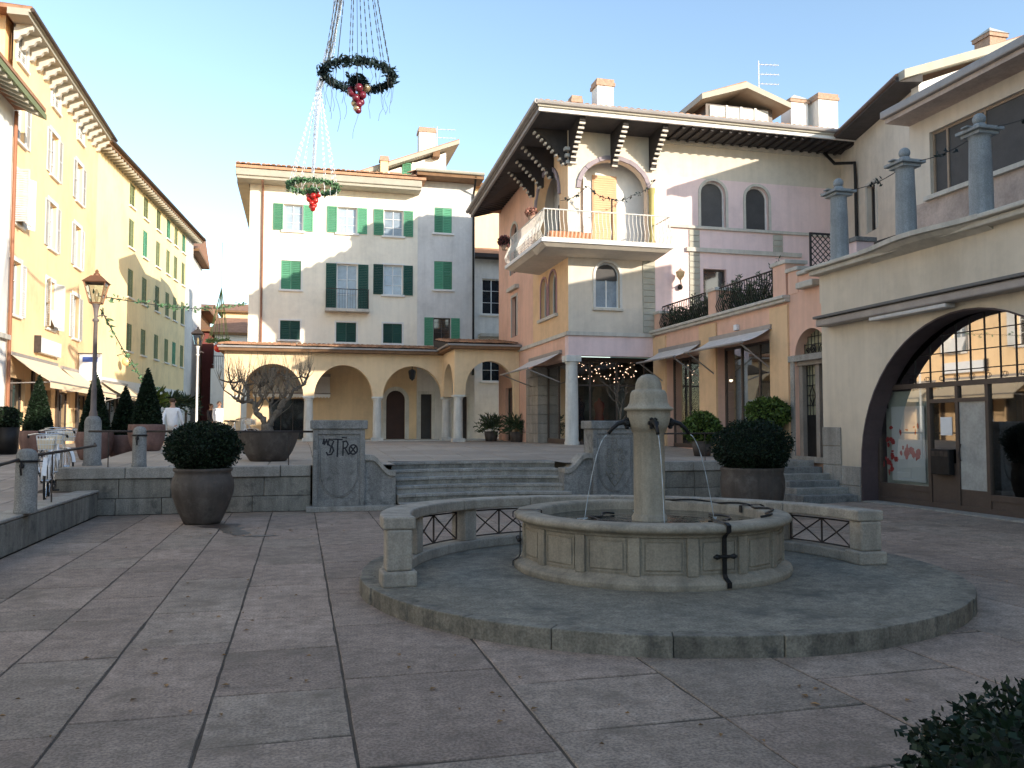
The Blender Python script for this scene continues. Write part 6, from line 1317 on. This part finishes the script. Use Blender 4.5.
# ------------------------------------------------------------------ unseen row of houses behind the viewer, built to shade the square
B = thing('unseen_row_house', 'long unseen ochre row house shading the square on the right behind the viewer', 'building', (13, -12, 0)); F = Fr((11.2, 4.8, 0), (0, -1, 0), (-1, 0, 0))
ops = [(1.5 + i * 3.4, 2.6 + i * 3.4, z, z + 1.6, 0) for i in range(10) for z in (4.2, 7.0)] + [(1.2 + i * 3.4, 3.0 + i * 3.4, .1, 2.7, 0) for i in range(10)]
wall(F, 0, 36, 0, 9.6, ops).build('wall', CREAM, B); MB().box(11.45, -31.2, 0, 20, 4.75, 9.5).build('wall', CREAM, B)
for a, b, c, d, r in ops: window(B, F, a, b, c, d, sh='open' if c > 3 else None, shm=GREEN, mun=(2, 2), sill=TRIM if c > 3 else None)
MB().box(10.7, -31.5, 9.6, 20.3, 5.0, 9.78).build('eave', BWOOD, B); hip('roof', B, 10.7, -31.5, 20.4, 5.0, 9.9, 2, ridge_x=False)
B = thing('unseen_row_house', 'pale unseen house shading the square from its far south side behind the viewer', 'building', (0, -26, 0)); F = Fr((11, -24, 0), (-1, 0, 0), (0, 1, 0))
ops = [(1.5 + i * 3, 2.6 + i * 3, z, z + 1.6, 0) for i in range(6) for z in (1, 4.2, 7.0)]
wall(F, 0, 20, 0, 10, ops).build('wall', CREAMW, B); MB().box(-9, -34, 0, 11, -24.3, 9.9).build('wall', CREAMW, B)
for a, b, c, d, r in ops: window(B, F, a, b, c, d, sh='open', shm=DGREEN, mun=(2, 2), sill=TRIM)
hip('roof', B, -9.5, -34.5, 11.2, -23.4, 10.1, 2.2)
# ------------------------------------------------------------------ hanging Christmas decorations
def deco(name_label, c, R, apex, balls, gm, sm_, drop=.8, ns=14, seed=1, rb=.085):
    R_ = random.Random(seed); t = thing('christmas_ring', name_label, 'christmas decoration', c, 'garland rings hung over the square'); c = Vector(c); A = Vector(apex)
    q = MB()
    for i in range(60): 
        a = 2 * pi * i / 60
        for k in range(26):
            b = a + R_.uniform(0, .105); p = c + Vector((R * cos(b), R * sin(b), 0)) + Vector((R_.gauss(0, .042), R_.gauss(0, .042), R_.gauss(0, .042))); q.leaf(p, .045, 2.6, None, R_)
    q.build('garland_hoop', gm, t, recalc=False); MB().tube([c + Vector((R * cos(2 * pi * i / 40), R * sin(2 * pi * i / 40), 0)) for i in range(41)], .03, 6).build('hoop', GARL, t)
    for i in range(ns):
        a = 2 * pi * i / ns; p = c + Vector((R * cos(a), R * sin(a), 0)); l = MB(); m_ = MB(); n_ = int((A - p).length / .16)
        l.tube([p, A], .004, 3)
        for k in range(n_): e = p.lerp(A, (k + .3) / n_); l.tube([e, e.lerp(A, .5 / n_ / (1 - (k + .3) / n_ + .01)) if k < n_ - 1 else A], .0115, 4)
        l.build('strand', sm_, t)
    for i in range(ns + 4):
        a = 2 * pi * i / (ns + 4) + .1; p = c + Vector((R * cos(a), R * sin(a), 0)); n_ = R_.randint(4, 8); pts = [p]
        for k in range(n_): pts.append(pts[-1] + Vector((R_.gauss(0, .03), R_.gauss(0, .03), -drop / 7)))
        MB().tube(pts, .004, 3).build('icicle_strand', sm_, t)
    q = MB()
    for i in range(200): q.leaf(c + Vector((R_.gauss(0, .1), R_.gauss(0, .1), -.12 + R_.gauss(0, .06))), .06, 2, None, R_)
    q.build('greenery_tuft', gm, t, recalc=False)
    for k in range(balls):
        lv = k / balls; a = k * 2.4; rr = .16 * (1 - lv); m_ = REDB if sm_ is FAIRY else (REDD if k % 3 else GOLDB)
        MB().ball(tuple(c + Vector((rr * cos(a), rr * sin(a), -.22 - .5 * lv))), rb * (1 - .25 * lv), 12, 8).build('bauble', m_, t, smooth=True)
    MB().tube([c + Vector((0, 0, -.2)), A], .006, 3).build('strand', sm_, t); return t
APX = (.93, 16, 12.2)
deco('dark garland ring with baubles hanging high, nearer and higher one', (1.0, 16, 8.36), .66, APX, 14, GARL, WIRE, .9)
deco('green garland ring with red baubles hanging before the cream block', (.3, 26, 8.95), .74, (.45, 25.8, 12.2), 12, GARG, FAIRY, .5, 12, 5, .1)
t = thing('fairy_light_rope', 'thick bundle of white light strings rising from the lower ring', 'light string', (.45, 25.8, 12.2)); q = MB(); R_ = random.Random(9)
a, b = Vector((.3, 26, 9.4)), Vector(APX)
mid = Vector((.45, 25.8, 12.0))
for k in range(9):
    o = Vector((R_.gauss(0, .05), R_.gauss(0, .05), 0)); pts = [a + o * .5, mid + o] + [mid.lerp(b, s_ / 10) + Vector((0, 0, -.7 * sin(pi * s_ / 10))) + o * (1 + .6 * sin(s_ * 2 + k)) for s_ in range(1, 11)]
    q.tube(pts, .008, 3)
    for p0, p1 in zip(pts, pts[1:]):
        for j in range(14): q.ball(tuple(p0.lerp(p1, R_.random())), .016, 4, 3)
q.build('strings', FAIRY, t)
single(MB().tube([APX, (4, 4, 13.2), (12.0, -10, 11)], .012, 5).build('support_cable', WIRE), 'steel cable carrying the two hanging garland rings', 'cable')
# small garlands across the street
def garland(pts, lab, m_=GARG, n=10, sag=.3, size=.07):
    t = thing('street_garland', lab, 'garland', pts[0]); q = MB(); l_ = MB(); a, b = Vector(pts[0]), Vector(pts[1]); f_ = lambda s_: a.lerp(b, s_) + Vector((0, 0, -sag * sin(pi * s_)))
    q.tube([f_(k / 12) for k in range(13)], .012, 4); q.build('wire', WIRE, t)
    for k in range(int((b - a).length * n)): s_ = rnd.random(); l_.leaf(f_(s_) + Vector((rnd.gauss(0, .04), rnd.gauss(0, .04), rnd.gauss(0, .04))), size, 2.2)
    l_.build('greenery', m_, t, recalc=False)
garland(((-3.86, 17.6, 4.15), (-2.3, 37.9, 7.0)), 'thin green garland strung from the near lamp to the cream block', n=9, sag=.25, size=.06)
garland(((-3.8, 17.7, 3.9), (-8.1, 53, 3.9)), 'drooping green wire garland between lamp and yellow house wall', n=3, sag=.5, size=.07)
t = thing('christmas_cone', 'small hanging cone of green strings with red ball down the street', 'christmas decoration', (-4.0, 44, 6.5)); c = Vector((-4.0, 44, 5.9)); A = Vector((-3.9, 44, 8.6)); q = MB()
for i in range(10): a = 2 * pi * i / 10; q.tube([c + Vector((.5 * cos(a), .5 * sin(a), 0)), A], .014, 3)
q.build('strings', GARG, t); q = MB()
for i in range(400): a = rnd.uniform(0, 6.28); q.leaf(c + Vector((.5 * cos(a), .5 * sin(a), 0)) + Vector((rnd.gauss(0, .05), rnd.gauss(0, .05), rnd.gauss(0, .05))), .07, 2)
q.build('garland_hoop', GARG, t, recalc=False); MB().ball((c.x, c.y, c.z - .35), .22, 14, 10).build('bauble', REDB, t, smooth=True); MB().tube([c + Vector((0, 0, -.2)), A, A + Vector((0, 0, 2.3))], .01, 3).build('cord', WIRE, t)
# ------------------------------------------------------------------ bicycles
def bicycle(label, loc, rz, basket=True):
    t = thing('bicycle', label, 'bicycle', (0, 0, 0), 'bicycles parked by the kerb wall'); r = .33; wb = 1.06
    for k, x in enumerate((0, wb)):
        c = (x, 0, r); w_ = MB(); w_.tube([(x + (r - .02) * cos(2 * pi * i / 32), 0, r + (r - .02) * sin(2 * pi * i / 32)) for i in range(33)], .018, 8, cap=False); wo = w_.build('wheel', RUBB, t, smooth=True)
        q = MB(); q.tube([(x + (r - .045) * cos(2 * pi * i / 32), 0, r + (r - .045) * sin(2 * pi * i / 32)) for i in range(33)], .011, 6, cap=False)
        for i in range(18): a = 2 * pi * i / 18; q.tube([(x, .02 * (-1) ** i, r), (x + (r - .045) * cos(a), 0, r + (r - .045) * sin(a))], .0022, 3)
        q.tube([(x, -.05, r), (x, .05, r)], .022, 8); q.build('rim', CHROME, wo)
        f = MB(); pts = [(x + (r + .03) * cos(a), r + (r + .03) * sin(a)) for a in [radians(d_) for d_ in range(15 if k else 30, 176 if k else 200, 15)]]
        for (a, b), (c_, d_) in zip(pts, pts[1:]): f.hexa([(a, -.03, b), (c_, -.03, d_), (c_, .03, d_), (a, .03, b), (a, -.03, b + .008), (c_, -.03, d_ + .008), (c_, .03, d_ + .008), (a, .03, b + .008)])
        f.build('mudguard', WHITEB, t)
    q = MB(); bb = (.42, 0, .28); seat = (.33, 0, .80); hd = (.88, 0, .86); hb = (.93, 0, .70)
    q.tube([(0, .06, r), bb], .012, 6); q.tube([(0, -.06, r), bb], .012, 6); q.tube([(0, .05, r), seat], .01, 6); q.tube([(0, -.05, r), seat], .01, 6); q.tube([bb, seat], .018, 8); q.tube([bb, (.62, 0, .32), (.80, 0, .52), hb], .022, 8); q.tube([hd, hb], .024, 8); q.tube([hb, (wb - .03, .05, .5), (wb, .055, r)], .013, 6); q.tube([hb, (wb - .03, -.05, .5), (wb, -.055, r)], .013, 6)
    q.build('frame', WHITEB, t, smooth=True)
    q = MB(); q.tube([(.84, 0, .84), (.80, 0, 1.06)], .014, 6); q.tube([(.62, .28, 1.02), (.74, .27, 1.05), (.82, .15, 1.07), (.83, 0, 1.06), (.82, -.15, 1.07), (.74, -.27, 1.05), (.62, -.28, 1.02)], .012, 6); hbo = q.build('handlebar', CHROME, t, smooth=True); MB().tube([(.60, .28, 1.015), (.72, .272, 1.045)], .018, 8).tube([(.60, -.28, 1.015), (.72, -.272, 1.045)], .018, 8).build('grips', RUBB, hbo)
    q = MB(); q.tube([seat, (.30, 0, .93)], .014, 6); q.build('seat_post', CHROME, t); MB().prism(Fr((0, 0, 0), (1, 0, 0), (0, 1, 0)), [(.14, .93), (.16, .99), (.3, .985), (.44, .97), (.45, .945), (.3, .93)], -.07, .07).build('saddle', RUBB, t, bevel=.03)
    q = MB(); q.tube([(.42, -.1, .28), (.42, .1, .28)], .03, 8); q.tube([(.42, .1, .28), (.52, .11, .15)], .01, 5); q.tube([(.42, -.1, .28), (.32, -.11, .41)], .01, 5); q.box(.47, .09, .13, .57, .18, .155); q.box(.27, -.18, .4, .37, -.09, .425); q.tube([(.42 + .09 * cos(i * .5), .07, .28 + .09 * sin(i * .5)) for i in range(14)], .008, 5); q.build('pedals', RUBB, t)
    if basket:
        q = MB(); 
        for z, s_ in ((.82, .11), (.9, .125), (.98, .135), (1.04, .14)): q.tube([(1.02 - s_, -s_, z), (1.02 + s_, -s_, z), (1.02 + s_, s_, z), (1.02 - s_, s_, z), (1.02 - s_, -s_, z)], .005, 4)
        for i in range(7):
            k = -1 + i / 3
            for sgx, sgy in ((1, 0), (-1, 0), (0, 1), (0, -1)):
                a, b = ((sgx, k) if sgx else (k, sgy)); q.tube([(1.02 + a * .11, b * .11, .82), (1.02 + a * .14, b * .14, 1.04)], .004, 3)
        q.build('basket', WHITEB, t)
        MB().hexa([(.92, -.11, .82), (1.12, -.11, .82), (1.12, .11, .82), (.92, .11, .82), (.90, -.12, .98), (1.13, -.13, 1.01), (1.12, .12, .96), (.92, .12, 1.03)]).build('bag', CANO, t, bevel=.03)
    q = MB(); q.tube([(-.15, -.07, .72), (.25, -.07, .72)], .008, 5); q.tube([(-.15, .07, .72), (.25, .07, .72)], .008, 5); q.tube([(-.12, .07, .72), (0, .06, r)], .007, 4); q.tube([(-.12, -.07, .72), (0, -.06, r)], .007, 4)
    for i in range(5): q.tube([(-.14 + i * .09, -.07, .72), (-.14 + i * .09, .07, .72)], .006, 4)
    q.build('rack', CHROME, t)
    t.location = loc; t.rotation_euler[2] = rz; return t
b1 = bicycle('white bicycle with full front basket nearest the low kerb wall', (-4.12, 15.75, .42), radians(-78))
copy_tree(b1, (-4.36, 17.3, .48), 'white bicycle standing farthest from the kerb wall', rz=radians(-80)); copy_tree(b1, (-4.9, 18.4, .52), 'white bicycle parked just behind, closer to the lamp base', rz=radians(-55))
copy_tree(b1, (-2.9, 33.0, sz(33)), 'distant white bicycle beside the pale slender lamp', rz=radians(10), group='bicycles far down the street'); copy_tree(b1, (-2.75, 34.0, sz(34)), 'distant white bicycle nearest the portico corner pier', rz=radians(-20), group='bicycles far down the street')
# ------------------------------------------------------------------ people
def person(label, loc, rz, stride=.16, coat=SHIRT, legs=TROU, arm=.1, h=1.0):
    t = thing('person', label, 'person', (0, 0, 0)); 
    def skin(name, verts, edges, rad, m, parent):
        me = bpy.data.meshes.new(name); me.from_pydata(verts, edges, []); o = bpy.data.objects.new(name, me); COL.objects.link(o); o.parent = parent; me.materials.append(m); W[o.name] = Vector()
        sk_ = o.modifiers.new('skin', 'SKIN'); 
        for i, r in enumerate(rad): d = me.skin_vertices[0].data[i]; d.radius = (r, r) if not isinstance(r, tuple) else r
        me.skin_vertices[0].data[0].use_root = True; sk_.use_smooth_shade = True; s_ = o.modifiers.new('sub', 'SUBSURF'); s_.levels = 2; s_.render_levels = 2; return o
    st = stride
    V = [(0, 0, .95), (0, 0, 1.15), (0, .01, 1.35), (0, .01, 1.46), (0, 0, 1.53), (0, -.01, 1.64), (0, -.01, 1.72)]
    Ed = [(0, 1), (1, 2), (2, 3), (3, 4), (4, 5), (5, 6)]; Rr = [(.13, .09), (.115, .08), (.15, .085), (.09, .07), .052, (.082, .095), (.06, .07)]
    def chain(pts, rs, frm):
        k = len(V); V.extend(pts); Rr.extend(rs); Ed.append((frm, k)); [Ed.append((k + i, k + i + 1)) for i in range(len(pts) - 1)]
    for sg in (-1, 1):
        chain([(sg * .09, 0, .86), (sg * .095, -st * sg * .5, .48), (sg * .10, -st * sg + (.06 if sg > 0 else .04), .09), (sg * .10, -st * sg - .1, .035)], [.085, .058, .04, (.04, .03)], 0)
        chain([(sg * .19, .01, 1.40), (sg * .235, .03 + arm * sg, 1.13), (sg * .22, -.05 + arm * 2 * sg, .89), (sg * .215, -.09 + arm * 2.2 * sg, .81)], [.055, .042, .030, (.022, .035)], 2)
    body = skin('body', V, Ed, Rr, SKIN, t)
    Vs = [(0, 0, .80), (0, 0, 1.12), (0, .01, 1.36), (0, .01, 1.45)]; Es = [(0, 1), (1, 2), (2, 3)]; Rs = [(.19, .15), (.172, .13), (.185, .122), (.09, .08)]
    for sg in (-1, 1): k = len(Vs); Vs += [(sg * .195, .01, 1.40), (sg * .24, .03 + arm * sg, 1.13), (sg * .222, -.045 + arm * 1.95 * sg, .91)]; Rs += [.068, .054, .042]; Es += [(2, k), (k, k + 1), (k + 1, k + 2)]
    skin('shirt', Vs, Es, Rs, coat, t)
    Vt = [(0, 0, .97), (0, 0, .88)]; Et = [(0, 1)]; Rt = [(.155, .115), (.16, .125)]
    for sg in (-1, 1): k = len(Vt); Vt += [(sg * .092, 0, .82), (sg * .096, -st * sg * .5, .48), (sg * .10, -st * sg + (.06 if sg > 0 else .04), .10)]; Rt += [.098, .072, .062]; Et += [(1, k), (k, k + 1), (k + 1, k + 2)]
    skin('trousers', Vt, Et, Rt, legs, t)
    skin('hair', [(0, .015, 1.60), (0, .01, 1.70), (0, 0, 1.755)], [(0, 1), (1, 2)], [(.085, .085), (.094, .10), (.06, .065)], HAIR, t)
    for sg in (-1, 1):
        MB().tube([(sg * .10, -st * sg + .10, .035), (sg * .10, -st * sg - .02, .04), (sg * .10, -st * sg - .14, .03)], [.045, .05, .04], 8).build('shoe', DARKC, t, smooth=True)
        MB().ball((sg * .032, -.098, 1.655), .012, 6, 5).build('eye', DARKC, t); MB().ball((sg * .088, 0, 1.635), .022, 6, 5).build('ear', SKIN, t)
    MB().tube([(0, -.10, 1.655), (0, -.125, 1.62), (0, -.10, 1.615)], .012, 6).build('nose', SKIN, t); MB().tube([(-.025, -.10, 1.585), (.025, -.10, 1.585)], .007, 5).build('mouth', REDB, t)
    t.location = loc; t.rotation_euler[2] = rz; t.scale = (h, h, h); return t
person('person in white jacket and pale trousers walking behind the iron handrail', (-3.84, 27.8, sz(27.8) - .06), radians(160))
person('distant person in a pale top near the slender lamp', (-3.2, 36.0, sz(36)), radians(20), .05)
person('distant person in white standing in the dark doorway at the street end', (-4.4, 56.0, sz(56)), radians(-10), .05, SHIRT, SHIRT)
person('distant person in dark clothes standing beside the far lamp', (-3.9, 40.0, sz(40)), radians(60), .05, DARKC, DARKC)
# wet run-off from the urn and around the fountain kerb
q = MB(); R_ = random.Random(31)
def blot(cx, cy, rx, ry):
    n_ = 26; sd_ = R_.uniform(0, 90); q.face(*[(cx + rx * cos(2 * pi * i / n_) * (1 + .9 * noise.noise(Vector((cos(2 * pi * i / n_) * 1.6, sin(2 * pi * i / n_) * 1.6, sd_)))), cy + ry * sin(2 * pi * i / n_) * (1 + .9 * noise.noise(Vector((cos(2 * pi * i / n_) * 1.6, sin(2 * pi * i / n_) * 1.6, sd_ + 4)))), .0045 + .0004 * (len(q.f) % 4)) for i in range(n_)])
for a_ in ((-1.2, 14.35, .35, .3), (-1.0, 13.8, .22, .4), (-.85, 13.3, .12, .35), (-.55, 12.9, .2, .09)): blot(*a_)
struct(q.build('wet_paving', mat('wet slab stain', (.085, .062, .05), .45, .3, 5, .6, 30, speck=.3), recalc=False))
# ------------------------------------------------------------------ fallen leaves and water stain on the paving
q = MB(); R_ = random.Random(77)
for cx, cy, n_, s_ in ((-.55, 13.0, 26, .5), (-.5, 8.0, 14, .6), (2.9, 4.6, 10, .5), (1.5, 4.6, 5, .3), (.9, 5.4, 5, .4), (-.45, 6.0, 8, .4), (1.9, 4.3, 6, .4), (3.2, 3.8, 6, .4), (-1.2, 5.2, 8, .5), (7, 7, 18, 2), (0, 10, 20, 3)):
    for k in range(n_):
        x, y = R_.gauss(cx, s_), R_.gauss(cy, s_)
        if (x - FC[0]) ** 2 + (y - FC[1]) ** 2 < 9.4: continue
        a = R_.uniform(0, 6.28); r_ = R_.uniform(.012, .032); c_, d_ = cos(a) * r_, sin(a) * r_; z = gz(x) + .006; q.face((x - c_, y - d_, z), (x + d_ * .6, y - c_ * .6, z + .008), (x + c_, y + d_, z + .002), (x - d_ * .6, y + c_ * .6, z + .01))
o = q.build('fallen_leaves', DRYL, recalc=False); single(o, 'scattered small dry leaves lying on the paving slabs', 'leaves'); o['kind'] = 'stuff'
